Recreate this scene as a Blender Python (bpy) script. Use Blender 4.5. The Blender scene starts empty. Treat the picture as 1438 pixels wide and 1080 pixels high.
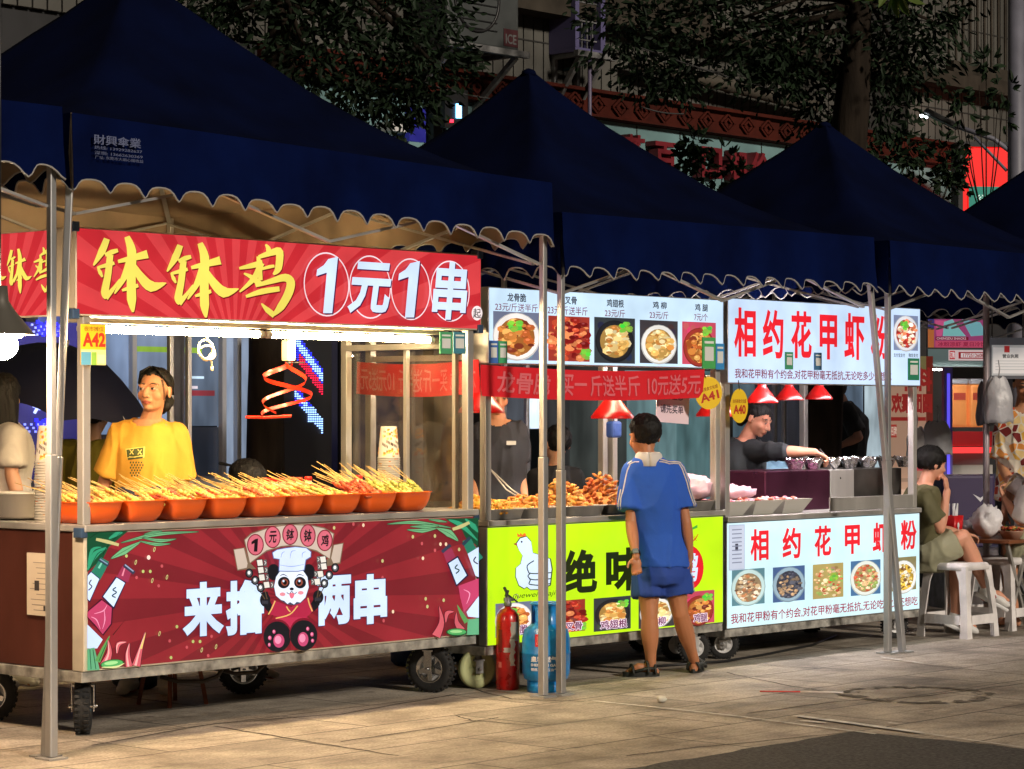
import bpy, math, random
from mathutils import Vector as V, Matrix, noise
R = random.Random(11)
SC = bpy.context.scene
COL = SC.collection
F, CX, HY, CH = 3530.0, 719.0, 583.0, 1.45
CA = math.radians(48)
UX, UY = math.cos(CA), math.sin(CA)
OX, OY = -1.915, 11.25
rad = math.radians

# ---------- coordinates: s runs along the row of stalls, t away from the street ----------
def P(s, t, z=0.0): return V((OX + s*UX - t*UY, OY + s*UY + t*UX, z))
def ST(x, y):
    dx, dy = x-OX, y-OY
    return dx*UX + dy*UY, -dx*UY + dy*UX
def Q(px, py, t):
    r = (px-CX)/F
    s = (r*(OY + UX*t) - OX + UY*t)/(UX - UY*r)
    return s, CH + (HY-py)*(OY + UY*s + UX*t)/F
def QS(px, py, s):
    r = (px-CX)/F
    t = (OX + UX*s - r*(OY + UY*s))/(UY + UX*r)
    return t, CH + (HY-py)*(OY + UY*s + UX*t)/F
def G(px, py):
    y = CH*F/(py-HY)
    return V(((px-CX)/F*y, y, 0))
def W(px, py, y): return V(((px-CX)/F*y, y, CH + (HY-py)/F*y))
def lin(*c):
    return tuple((x/255/12.92 if x/255 <= .04045 else ((x/255+.055)/1.055)**2.4) for x in c)

# ---------- materials ----------
_M = {}
def _nodes(name):
    m = bpy.data.materials.new(name); m.use_nodes = True
    nt = m.node_tree
    return m, nt, nt.nodes['Principled BSDF']
def mat(name, col, rough=.6, metal=0.0, var=0.0, vs=6.0, bump=0.0, bs=60.0, emit=0.0, ecol=None, sheen=0.0, stretch=(1, 1, 1), detail=6, coat=0.0, spec=.5):
    if name in _M: return _M[name]
    m, nt, b = _nodes(name); b.inputs['Specular IOR Level'].default_value = spec
    N, L = nt.nodes, nt.links
    b.inputs['Base Color'].default_value = (*col, 1)
    b.inputs['Roughness'].default_value = rough
    b.inputs['Metallic'].default_value = metal
    if sheen: b.inputs['Sheen Weight'].default_value = sheen
    if coat: b.inputs['Coat Weight'].default_value = coat
    if emit:
        b.inputs['Emission Color'].default_value = (*(ecol or col), 1)
        b.inputs['Emission Strength'].default_value = emit
    if var or bump:
        tc = N.new('ShaderNodeTexCoord'); mp = N.new('ShaderNodeMapping')
        mp.inputs['Scale'].default_value = stretch
        L.new(tc.outputs['Object'], mp.inputs[0])
    if var:
        n = N.new('ShaderNodeTexNoise'); n.inputs['Scale'].default_value = vs; n.inputs['Detail'].default_value = detail
        L.new(mp.outputs[0], n.inputs['Vector'])
        r = N.new('ShaderNodeValToRGB')
        r.color_ramp.elements[0].position = .3; r.color_ramp.elements[1].position = .7
        r.color_ramp.elements[0].color = (*[x*(1-var) for x in col], 1)
        r.color_ramp.elements[1].color = (*[min(1, x*(1+var)) for x in col], 1)
        L.new(n.outputs['Fac'], r.inputs[0]); L.new(r.outputs[0], b.inputs['Base Color'])
        mr = N.new('ShaderNodeMapRange')
        mr.inputs['To Min'].default_value = max(.05, rough-.12); mr.inputs['To Max'].default_value = min(1, rough+.15)
        L.new(n.outputs['Fac'], mr.inputs['Value']); L.new(mr.outputs[0], b.inputs['Roughness'])
    if bump:
        n2 = N.new('ShaderNodeTexNoise'); n2.inputs['Scale'].default_value = bs; n2.inputs['Detail'].default_value = 5
        L.new(mp.outputs[0], n2.inputs['Vector'])
        bp = N.new('ShaderNodeBump'); bp.inputs['Strength'].default_value = bump; bp.inputs['Distance'].default_value = .01
        L.new(n2.outputs['Fac'], bp.inputs['Height']); L.new(bp.outputs[0], b.inputs['Normal'])
    _M[name] = m
    return m
def cmat(name, rough=.5, emit=0.0, metal=0.0, bump=0.0, bs=80, sss=0.0, base=1.0, coat=0.0, uneven=0.0):
    """colour comes from the mesh's own colour attribute (prints, skin, food)"""
    if name in _M: return _M[name]
    m, nt, b = _nodes(name)
    a = nt.nodes.new('ShaderNodeAttribute'); a.attribute_name = 'Col'
    if base != 1:
        mx = nt.nodes.new('ShaderNodeVectorMath'); mx.operation = 'SCALE'; mx.inputs['Scale'].default_value = base
        nt.links.new(a.outputs['Color'], mx.inputs[0]); nt.links.new(mx.outputs[0], b.inputs['Base Color'])
    else: nt.links.new(a.outputs['Color'], b.inputs['Base Color'])
    b.inputs['Roughness'].default_value = rough; b.inputs['Metallic'].default_value = metal
    if coat: b.inputs['Coat Weight'].default_value = coat
    if sss:
        b.inputs['Subsurface Weight'].default_value = sss; b.inputs['Subsurface Radius'].default_value = (.012, .004, .002)
    if emit:
        nt.links.new(a.outputs['Color'], b.inputs['Emission Color']); b.inputs['Emission Strength'].default_value = emit
        if uneven:   # lamps inside a light box never light its face quite evenly
            tc = nt.nodes.new('ShaderNodeTexCoord'); n3 = nt.nodes.new('ShaderNodeTexNoise'); n3.inputs['Scale'].default_value = 3.2; n3.inputs['Detail'].default_value = 3
            mr = nt.nodes.new('ShaderNodeMapRange'); mr.inputs['From Min'].default_value = .3; mr.inputs['From Max'].default_value = .7; mr.inputs['To Min'].default_value = emit*(1-uneven); mr.inputs['To Max'].default_value = emit*(1+uneven)
            nt.links.new(tc.outputs['Object'], n3.inputs['Vector']); nt.links.new(n3.outputs['Fac'], mr.inputs['Value']); nt.links.new(mr.outputs[0], b.inputs['Emission Strength'])
    if bump:
        n2 = nt.nodes.new('ShaderNodeTexNoise'); n2.inputs['Scale'].default_value = bs
        tc = nt.nodes.new('ShaderNodeTexCoord'); nt.links.new(tc.outputs['Object'], n2.inputs['Vector'])
        bp = nt.nodes.new('ShaderNodeBump'); bp.inputs['Strength'].default_value = bump; bp.inputs['Distance'].default_value = .008
        nt.links.new(n2.outputs['Fac'], bp.inputs['Height']); nt.links.new(bp.outputs[0], b.inputs['Normal'])
    _M[name] = m
    return m
def glassmat(name, tint=(.9, .95, 1), refl=.09, dust_haze=.05, dcol=(.5, .5, .5)):
    if name in _M: return _M[name]
    m = bpy.data.materials.new(name); m.use_nodes = True
    nt = m.node_tree; N, L = nt.nodes, nt.links
    N.clear()
    o = N.new('ShaderNodeOutputMaterial'); t = N.new('ShaderNodeBsdfTransparent'); t.inputs[0].default_value = (*tint, 1)
    g = N.new('ShaderNodeBsdfGlossy'); g.inputs['Roughness'].default_value = .04
    d = N.new('ShaderNodeBsdfDiffuse'); d.inputs[0].default_value = (*dcol, 1)
    f = N.new('ShaderNodeFresnel'); f.inputs[0].default_value = 1.35
    a = N.new('ShaderNodeMath'); a.operation = 'ADD'; a.inputs[1].default_value = refl*.5
    L.new(f.outputs[0], a.inputs[0])
    x = N.new('ShaderNodeMixShader'); L.new(a.outputs[0], x.inputs[0]); L.new(t.outputs[0], x.inputs[1]); L.new(g.outputs[0], x.inputs[2])
    n = N.new('ShaderNodeTexNoise'); n.inputs['Scale'].default_value = 5; n.inputs['Detail'].default_value = 8
    tc = N.new('ShaderNodeTexCoord'); L.new(tc.outputs['Object'], n.inputs['Vector'])
    mr = N.new('ShaderNodeMapRange'); mr.inputs['From Min'].default_value = .4; mr.inputs['From Max'].default_value = .75
    mr.inputs['To Max'].default_value = dust_haze*2.2; mr.inputs['To Min'].default_value = dust_haze*.4
    L.new(n.outputs['Fac'], mr.inputs['Value'])
    x2 = N.new('ShaderNodeMixShader'); L.new(mr.outputs[0], x2.inputs[0]); L.new(x.outputs[0], x2.inputs[1]); L.new(d.outputs[0], x2.inputs[2])
    L.new(x2.outputs[0], o.inputs[0])
    _M[name] = m
    return m

# ---------- mesh builder ----------
class MB:
    def __init__(s): s.v = []; s.f = []; s.m = []; s.c = []; s.s = []
    def add(s, vs, fs, m=0, c=(.8, .8, .8), sm=False, M=None):
        o = len(s.v)
        s.v += [tuple(M @ V(v)) for v in vs] if M is not None else [tuple(v) for v in vs]
        for f in fs:
            s.f.append([i+o for i in f]); s.m.append(m); s.c.append(c); s.s.append(sm)
        return s
    def box(s, x0, x1, y0, y1, z0, z1, m=0, c=(.8, .8, .8), M=None):
        return s.add([(x0, y0, z0), (x1, y0, z0), (x1, y1, z0), (x0, y1, z0), (x0, y0, z1), (x1, y0, z1), (x1, y1, z1), (x0, y1, z1)],
              [(3, 2, 1, 0), (4, 5, 6, 7), (0, 1, 5, 4), (1, 2, 6, 5), (2, 3, 7, 6), (3, 0, 4, 7)], m, c, False, M)
    def bar(s, a, b, w, h=None, m=0, c=(.8, .8, .8)):
        a, b = V(a), V(b); d = b-a; l = d.length
        if l < 1e-6: return s
        z = d/l; x = z.cross(V((0, 0, 1)))
        x = V((1, 0, 0)) if x.length < 1e-4 else x.normalized()
        y = z.cross(x); h = h or w
        M = Matrix(((x.x, y.x, z.x, a.x), (x.y, y.y, z.y, a.y), (x.z, y.z, z.z, a.z), (0, 0, 0, 1)))
        return s.box(-w/2, w/2, -h/2, h/2, 0, l, m, c, M)
    def tube(s, pts, r, n=8, m=0, c=(.8, .8, .8), sq=1.0, caps=True):
        pts = [V(p) for p in pts]; k = len(pts)
        rs = r if isinstance(r, (list, tuple)) else [r]*k
        vs, fs = [], []; px = None
        for i, p in enumerate(pts):
            d = (pts[min(i+1, k-1)]-pts[max(i-1, 0)])
            d = d.normalized() if d.length > 1e-9 else V((0, 0, 1))
            if px is None: px = d.cross(V((.13, .9, .31))).normalized()
            else:
                px = px-d*px.dot(d); px.normalize()
            py = d.cross(px)
            for j in range(n):
                a = 2*math.pi*j/n
                vs.append(p+px*math.cos(a)*rs[i]+py*math.sin(a)*rs[i]*sq)
        for i in range(k-1):
            for j in range(n):
                fs.append((i*n+j, i*n+(j+1) % n, (i+1)*n+(j+1) % n, (i+1)*n+j))
        if caps: fs += [tuple(range(n-1, -1, -1)), tuple(range((k-1)*n, k*n))]
        return s.add(vs, fs, m, c, True)
    def lathe(s, prof, n=20, m=0, c=(.8, .8, .8), M=None, caps=True, sm=True):
        vs, fs = [], []
        for r, z in prof:
            for j in range(n):
                a = 2*math.pi*j/n; vs.append((r*math.cos(a), r*math.sin(a), z))
        k = len(prof)
        for i in range(k-1):
            for j in range(n): fs.append((i*n+j, i*n+(j+1) % n, (i+1)*n+(j+1) % n, (i+1)*n+j))
        if caps: fs += [tuple(range(n-1, -1, -1)), tuple(range((k-1)*n, k*n))]
        return s.add(vs, fs, m, c, sm, M)
    def ell(s, ctr, r, n=12, m=0, c=(.8, .8, .8), M=None, jit=0.0, rnd=None):
        if isinstance(r, (int, float)): r = (r, r, r)
        k = max(5, n//2+1); vs, fs = [(0, 0, -1)], []
        for i in range(1, k):
            ph = math.pi*i/k
            for j in range(n):
                a = 2*math.pi*j/n; vs.append((math.sin(ph)*math.cos(a), math.sin(ph)*math.sin(a), -math.cos(ph)))
        vs.append((0, 0, 1)); e = len(vs)-1
        for j in range(n):
            fs.append((0, 1+(j+1) % n, 1+j)); fs.append((e, e-n+j, e-n+(j+1) % n))
        for i in range(k-2):
            for j in range(n):
                a = 1+i*n; fs.append((a+j, a+(j+1) % n, a+n+(j+1) % n, a+n+j))
        if jit:
            rr = rnd or R
            vs = [tuple(x*(1+rr.uniform(-jit, jit)) for x in v) for v in vs]
        T = Matrix.Translation(V(ctr)) @ (M if M is not None else Matrix.Identity(4)) @ Matrix.Diagonal((*r, 1))
        return s.add(vs, fs, m, c, True, T)
    def loft(s, rings, n=20, m=0, c=(.8, .8, .8)):
        """rings: (x, y, z, rx, ry, yaw) horizontal ellipses"""
        vs, fs = [], []
        for g in rings:
            x, y, z, rx, ry = g[:5]; w = g[5] if len(g) > 5 else 0.0
            for j in range(n):
                a = 2*math.pi*j/n; ex, ey = rx*math.cos(a), ry*math.sin(a)
                vs.append((x+ex*math.cos(w)-ey*math.sin(w), y+ex*math.sin(w)+ey*math.cos(w), z))
        k = len(rings)
        for i in range(k-1):
            for j in range(n): fs.append((i*n+j, i*n+(j+1) % n, (i+1)*n+(j+1) % n, (i+1)*n+j))
        fs += [tuple(range(n-1, -1, -1)), tuple(range((k-1)*n, k*n))]
        return s.add(vs, fs, m, c, True)
    def quad(s, a, b, c_, d, m=0, c=(.8, .8, .8)): return s.add([a, b, c_, d], [(0, 1, 2, 3)], m, c)
    def mesh(s, name):
        me = bpy.data.meshes.new(name); me.from_pydata(s.v, [], s.f)
        me.polygons.foreach_set('material_index', s.m); me.polygons.foreach_set('use_smooth', s.s)
        at = me.color_attributes.new('Col', 'FLOAT_COLOR', 'CORNER')
        buf = []
        for f, c in zip(s.f, s.c): buf += [c[0], c[1], c[2], 1.0]*len(f)
        at.data.foreach_set('color', buf)
        me.update()
        return me
    def build(s, name, mats, parent=None, loc=None, rot=None, bevel=0.0):
        me = s.mesh(name)
        for x in (mats if isinstance(mats, (list, tuple)) else [mats]): me.materials.append(x)
        o = bpy.data.objects.new(name, me); COL.objects.link(o)
        if parent is not None: o.parent = parent
        if loc is not None: o.location = loc
        if rot is not None: o.rotation_euler = (0, 0, rot)
        if bevel:
            b = o.modifiers.new('b', 'BEVEL'); b.width = bevel; b.segments = 2; b.limit_method = 'ANGLE'; b.angle_limit = rad(50)
        return o

def tag(o, label, cat, group=None, kind=None):
    o['label'] = label; o['category'] = cat
    if group: o['group'] = group
    if kind: o['kind'] = kind
    return o
def thing(name, label, cat, loc, rot=CA, group=None):
    o = bpy.data.objects.new(name, None); COL.objects.link(o)
    o.empty_display_size = .1; o.location = loc; o.rotation_euler = (0, 0, rot)
    return tag(o, label, cat, group)
def copy_thing(o, loc, rot=None, label=None):
    c = o.copy(); COL.objects.link(c); c.location = loc
    if rot is not None: c.rotation_euler = (0, 0, rot) if not hasattr(rot, '__len__') else rot
    if label: c['label'] = label
    for ch in [x for x in o.children]:
        d = ch.copy(); COL.objects.link(d); d.parent = c
        for g in [x for x in ch.children]:
            e = g.copy(); COL.objects.link(e); e.parent = d
    return c
def struct(name, mb, m, **k):
    o = mb.build(name, m, **k); o['kind'] = 'structure'; return o

# ---------- lettering ----------
_T = {}
def tmesh(body, bold=0.0, shear=0.0):
    key = (body, bold, shear)
    if key in _T: return _T[key]
    cu = bpy.data.curves.new('t', 'FONT'); cu.body = body; cu.size = 1; cu.shear = shear; cu.resolution_u = 3
    cu.bevel_depth = bold; cu.bevel_resolution = 1
    ob = bpy.data.objects.new('t', cu); COL.objects.link(ob)
    dg = bpy.context.evaluated_depsgraph_get(); dg.update()
    me = bpy.data.meshes.new_from_object(ob.evaluated_get(dg))
    vs = [tuple(v.co) for v in me.vertices]; fs = [tuple(p.vertices) for p in me.polygons if not bold or p.normal.z > .1]
    bpy.data.objects.remove(ob); bpy.data.curves.remove(cu); bpy.data.meshes.remove(me)
    if not vs: vs = [(0, 0, 0), (1, 1, 0)]
    us = sorted({i for f in fs for i in f}); ix = {j: i for i, j in enumerate(us)}; vs = [vs[j] for j in us]; fs = [tuple(ix[j] for j in f) for f in fs]
    x0, x1 = min(v[0] for v in vs), max(v[0] for v in vs); y0, y1 = min(v[1] for v in vs), max(v[1] for v in vs)
    w, h = max(x1-x0, 1e-6), max(y1-y0, 1e-6)
    _T[key] = ([((x-x0)/w, (y-y0)/h, z/bold if bold else 0) for x, y, z in vs], fs)
    return _T[key]

class Pr:
    """prints laid on a vertical plane; coordinates arrive in pixels of a view and are turned into metres on that plane"""
    def __init__(s, t, s0, mb=None, e=.00012, y=None):
        s.t, s.s0, s.e = t, s0, e; s.mb = mb or MB(); s.k = 1; s.fr = None; s.ox = s.oy = 0.0; s.sc = 1.0
        s.y = t if y is None else y
    def crop(s, ox, oy, sc): s.ox, s.oy, s.sc = ox, oy, sc; return s
    def frame(s, x0, y0, x1, y1):
        xm = (x0+x1)/2; s.fr = None
        s.fr = (s.q(x0, y0)[0], s.q(x1, y0)[0], s.q(xm, y0)[1], s.q(xm, y1)[1]); return s
    def prect(s, x0, y0, x1, y1, c, m=0):
        s.frame(x0, y0, x1, y1); s.poly([(0, 0), (1, 0), (1, 1), (0, 1)], c); s.fr = None
    def q(s, x, y):
        if s.fr: f = s.fr; return f[0]+x*(f[1]-f[0]), f[2]+y*(f[3]-f[2])
        a, z = Q(s.ox+x/s.sc, s.oy+y/s.sc, s.t); return a-s.s0, z
    def _put(s, pts2, faces, c, raw=False):
        s.k += 1
        vs = []
        for p in pts2:
            a, z = p[:2] if raw else s.q(*p)
            vs.append((a, s.y-s.e*(s.k+(3*p[2] if len(p) > 2 else 0)), z))
        # keep faces turned to the street
        out = []
        for f in faces:
            ar = 0
            for i in range(len(f)):
                p, q_ = vs[f[i]], vs[f[(i+1) % len(f)]]; ar += p[0]*q_[2]-q_[0]*p[2]
            out.append(tuple(f) if ar > 0 else tuple(reversed(f)))
        s.mb.add(vs, out, 0, c)
    def poly(s, pts, c, raw=False): s._put(pts, [tuple(range(len(pts)))], c, raw)
    def rect(s, x0, y0, x1, y1, c): s.poly([(x0, y0), (x1, y0), (x1, y1), (x0, y1)], c)
    def disc(s, cx, cy, rx, ry, c, n=18, a0=0.0, raw=False):
        ca, sa = math.cos(a0), math.sin(a0)
        s.poly([(cx+rx*math.cos(i*6.2832/n)*ca-ry*math.sin(i*6.2832/n)*sa, cy+rx*math.cos(i*6.2832/n)*sa+ry*math.sin(i*6.2832/n)*ca) for i in range(n)], c, raw)
    def ring(s, cx, cy, rx, ry, w, c, n=32):
        pts = []; fs = []
        for i in range(n):
            a = i*6.2832/n
            pts += [(cx+rx*math.cos(a), cy+ry*math.sin(a)), (cx+(rx-w)*math.cos(a), cy+(ry-w)*math.sin(a))]
        for i in range(n):
            j = (i+1) % n; fs.append((2*i, 2*j, 2*j+1, 2*i+1))
        s._put(pts, fs, c)
    def stroke(s, pts, w, c):
        ws = w if isinstance(w, (list, tuple)) else [w]*len(pts)
        if len(pts) > 2:   # smooth the polyline
            q, qw = [], []
            for i in range(len(pts)-1):
                p0, p1, p2, p3 = pts[max(i-1, 0)], pts[i], pts[i+1], pts[min(i+2, len(pts)-1)]
                for u in (0, .25, .5, .75):
                    q.append(tuple(.5*(2*p1[k]+(p2[k]-p0[k])*u+(2*p0[k]-5*p1[k]+4*p2[k]-p3[k])*u*u+(3*p1[k]-p0[k]-3*p2[k]+p3[k])*u**3) for k in (0, 1)))
                    qw.append(ws[i]*(1-u)+ws[i+1]*u)
            q.append(pts[-1]); qw.append(ws[-1]); pts, ws = q, qw
        L, k = [], len(pts)
        for i, p in enumerate(pts):
            a, b = pts[max(i-1, 0)], pts[min(i+1, k-1)]
            dx, dy = b[0]-a[0], b[1]-a[1]; l = math.hypot(dx, dy) or 1
            nx, ny = -dy/l*ws[i]/2, dx/l*ws[i]/2
            L += [(p[0]+nx, p[1]+ny), (p[0]-nx, p[1]-ny)]
        s._put(L, [(2*i, 2*i+2, 2*i+3, 2*i+1) for i in range(k-1)], c)
    def text(s, body, x0, y0, x1, y1, c, bold=0.0, shear=0.0, mirror=False):
        """x0..x1, y0..y1: the box in view pixels at the left end; the baseline follows the plane"""
        vs, fs = tmesh(body, bold, shear)
        xm = (x0+x1)/2
        a0, a1 = s.q(x0, y0)[0], s.q(x1, y0)[0]; z1, z0 = s.q(xm, y0)[1], s.q(xm, y1)[1]
        if mirror: a0, a1 = a1, a0
        s._put([(a0+x*(a1-a0), z0+y*(z1-z0), zz) for x, y, zz in vs], fs, c, True)
        if bold: s.k += 4
    def food(s, x0, y0, x1, y1, bg, plate, pal, n=60, seed=0, px=.5, py=.52, pr=.42, green=None, size=.11, pile=0.8):
        r = random.Random(seed*7+3); s.frame(x0, y0, x1, y1); x0 = y0 = 0.0; x1 = y1 = w = h = 1.0
        s.rect(x0, y0, x1, y1, bg)
        for _ in range(7):
            a, b = r.uniform(x0+w*.1, x1-w*.1), r.uniform(y0+h*.1, y1-h*.1)
            s.disc(a, b, w*.09, h*.09, tuple(min(1, k*r.uniform(.5, 1.6)) for k in bg), 7)
        cx, cy = x0+w*px, y0+h*py
        if plate:
            s.disc(cx, cy, w*pr*1.12, h*pr*1.1, tuple(k*.62 for k in plate), 24); s.disc(cx, cy-h*.01, w*pr*1.06, h*pr*1.04, plate, 24)
            s.disc(cx, cy, w*pr*.86, h*pr*.86, tuple(k*.5 for k in pal[0]), 20)
        for i in range(n):
            a = r.uniform(0, 6.28); d = math.sqrt(r.random())*pr*pile
            x, y = cx+math.cos(a)*d*w, cy+math.sin(a)*d*h
            k = pal[r.randrange(len(pal))]; f = r.uniform(.65, 1.25)
            sz = size*r.uniform(.5, 1.2)
            x = min(max(x, x0+w*.06), x1-w*.06); y = min(max(y, y0+h*.06), y1-h*.06)
            s.disc(x, y, w*sz, h*sz*r.uniform(.35, .8), tuple(min(1, q*f) for q in k), 7, 0)
            if i % 2: s.disc(x-w*sz*.2, y-h*sz*.2, w*sz*.4, h*sz*.22, tuple(min(1, q*f*1.5+.04) for q in k), 6)
        if green:
            for i in range(14):
                x, y = x0+w*(green[0]+r.uniform(-.12, .12)), y0+h*(green[1]+r.uniform(-.1, .1))
                x = min(max(x, x0+w*.07), x1-w*.07); y = min(max(y, y0+h*.07), y1-h*.07)
                s.disc(x, y, w*.07, h*.05, (r.uniform(.05, .3), r.uniform(.35, .7), .05), 6)
        s.fr = None
    def build(s, name, m, parent): return s.mb.build(name, m, parent)
# ---------- camera, light, world ----------
cam = bpy.data.objects.new('camera', bpy.data.cameras.new('camera')); COL.objects.link(cam)
cam.location = (0, 0, CH); cam.rotation_euler = (rad(90), 0, 0)
cam.data.sensor_width = 36; cam.data.lens = F/1438*36; cam.data.shift_y = (HY-540)/1438
cam.data.clip_end = 500; SC.camera = cam
SC.view_settings.view_transform = 'Standard'; SC.view_settings.look = 'None'; SC.view_settings.exposure = 0
SC.cycles.use_denoising = True; SC.cycles.sample_clamp_indirect = 6; SC.cycles.max_bounces = 8; SC.cycles.transparent_max_bounces = 16
SC.cycles.caustics_reflective = False; SC.cycles.caustics_refractive = False
wd = bpy.data.worlds.new('World'); SC.world = wd; wd.use_nodes = True
sk = wd.node_tree.nodes.new('ShaderNodeTexSky'); sk.sky_type = 'NISHITA'; sk.sun_disc = False
sk.sun_elevation = rad(14); sk.sun_rotation = rad(200)
wd.node_tree.links.new(sk.outputs[0], wd.node_tree.nodes['Background'].inputs[0])
wd.node_tree.nodes['Background'].inputs[1].default_value = .0035
sl = bpy.data.lights.new('street_fill', 'SUN'); sl.energy = 2.5; sl.angle = rad(6); sl.color = (1, .88, .74)  # sun lamp standing in for unseen warm street light from the front
so = bpy.data.objects.new('street_fill', sl); COL.objects.link(so)
_d = (P(0, 1)-P(0, 0))*math.cos(rad(22)) + V((.12, 0, -math.sin(rad(22))))
so.rotation_euler = _d.to_track_quat('-Z', 'Y').to_euler()

# ---------- common materials ----------
ALU = mat('aluminium', (.5, .5, .5), .42, .75, var=.3, vs=3, bump=.15, bs=25, stretch=(1, 1, .3))
STEEL = mat('stainless', (.52, .5, .47), .4, .6, var=.22, vs=5, bump=.06, bs=40, stretch=(1, 1, .15))
DSTEEL = mat('dull_steel', (.22, .22, .22), .5, .6, var=.55, vs=9, bump=.3, bs=50)
BLACK = mat('black_plastic', (.012, .012, .013), .45)
RUB = mat('rubber', (.015, .015, .015), .8, bump=.3, bs=60)
WHITE = mat('white_plastic', (.72, .72, .72), .45, var=.06)
NAVY = mat('navy_canvas', (.0014, .005, .038), .95, var=.35, vs=2.5, bump=.7, bs=3.5, spec=.04)
NAVY_TOP = mat('shaded_roof_canvas', (.0008, .0026, .018), .95, var=.4, vs=2.2, bump=.8, bs=3, spec=.06)  # same navy cloth, darkened so its colour carries the roof's shade
NAVY_IN = mat('canvas_coating', (.27, .20, .135), .75, var=.3, vs=3, bump=.3, bs=6)
PIPE = mat('piping_white', (.3, .29, .28), .8)
PRINT = cmat('lightbox_print', .3, emit=1.16, base=.12, uneven=.13, bump=.12, bs=5)
PAPER = cmat('printed_paper', .7)
PLAST = cmat('coloured_plastic', .4, coat=.15)
GLASS = glassmat('cart_glass', (.95, .96, .96), .10, .045, (.6, .48, .34))  # dust tint also carries the warm haze of reflected light
BLUECAP = mat('blue_corner_cap', (.03, .06, .12), .4)

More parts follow.
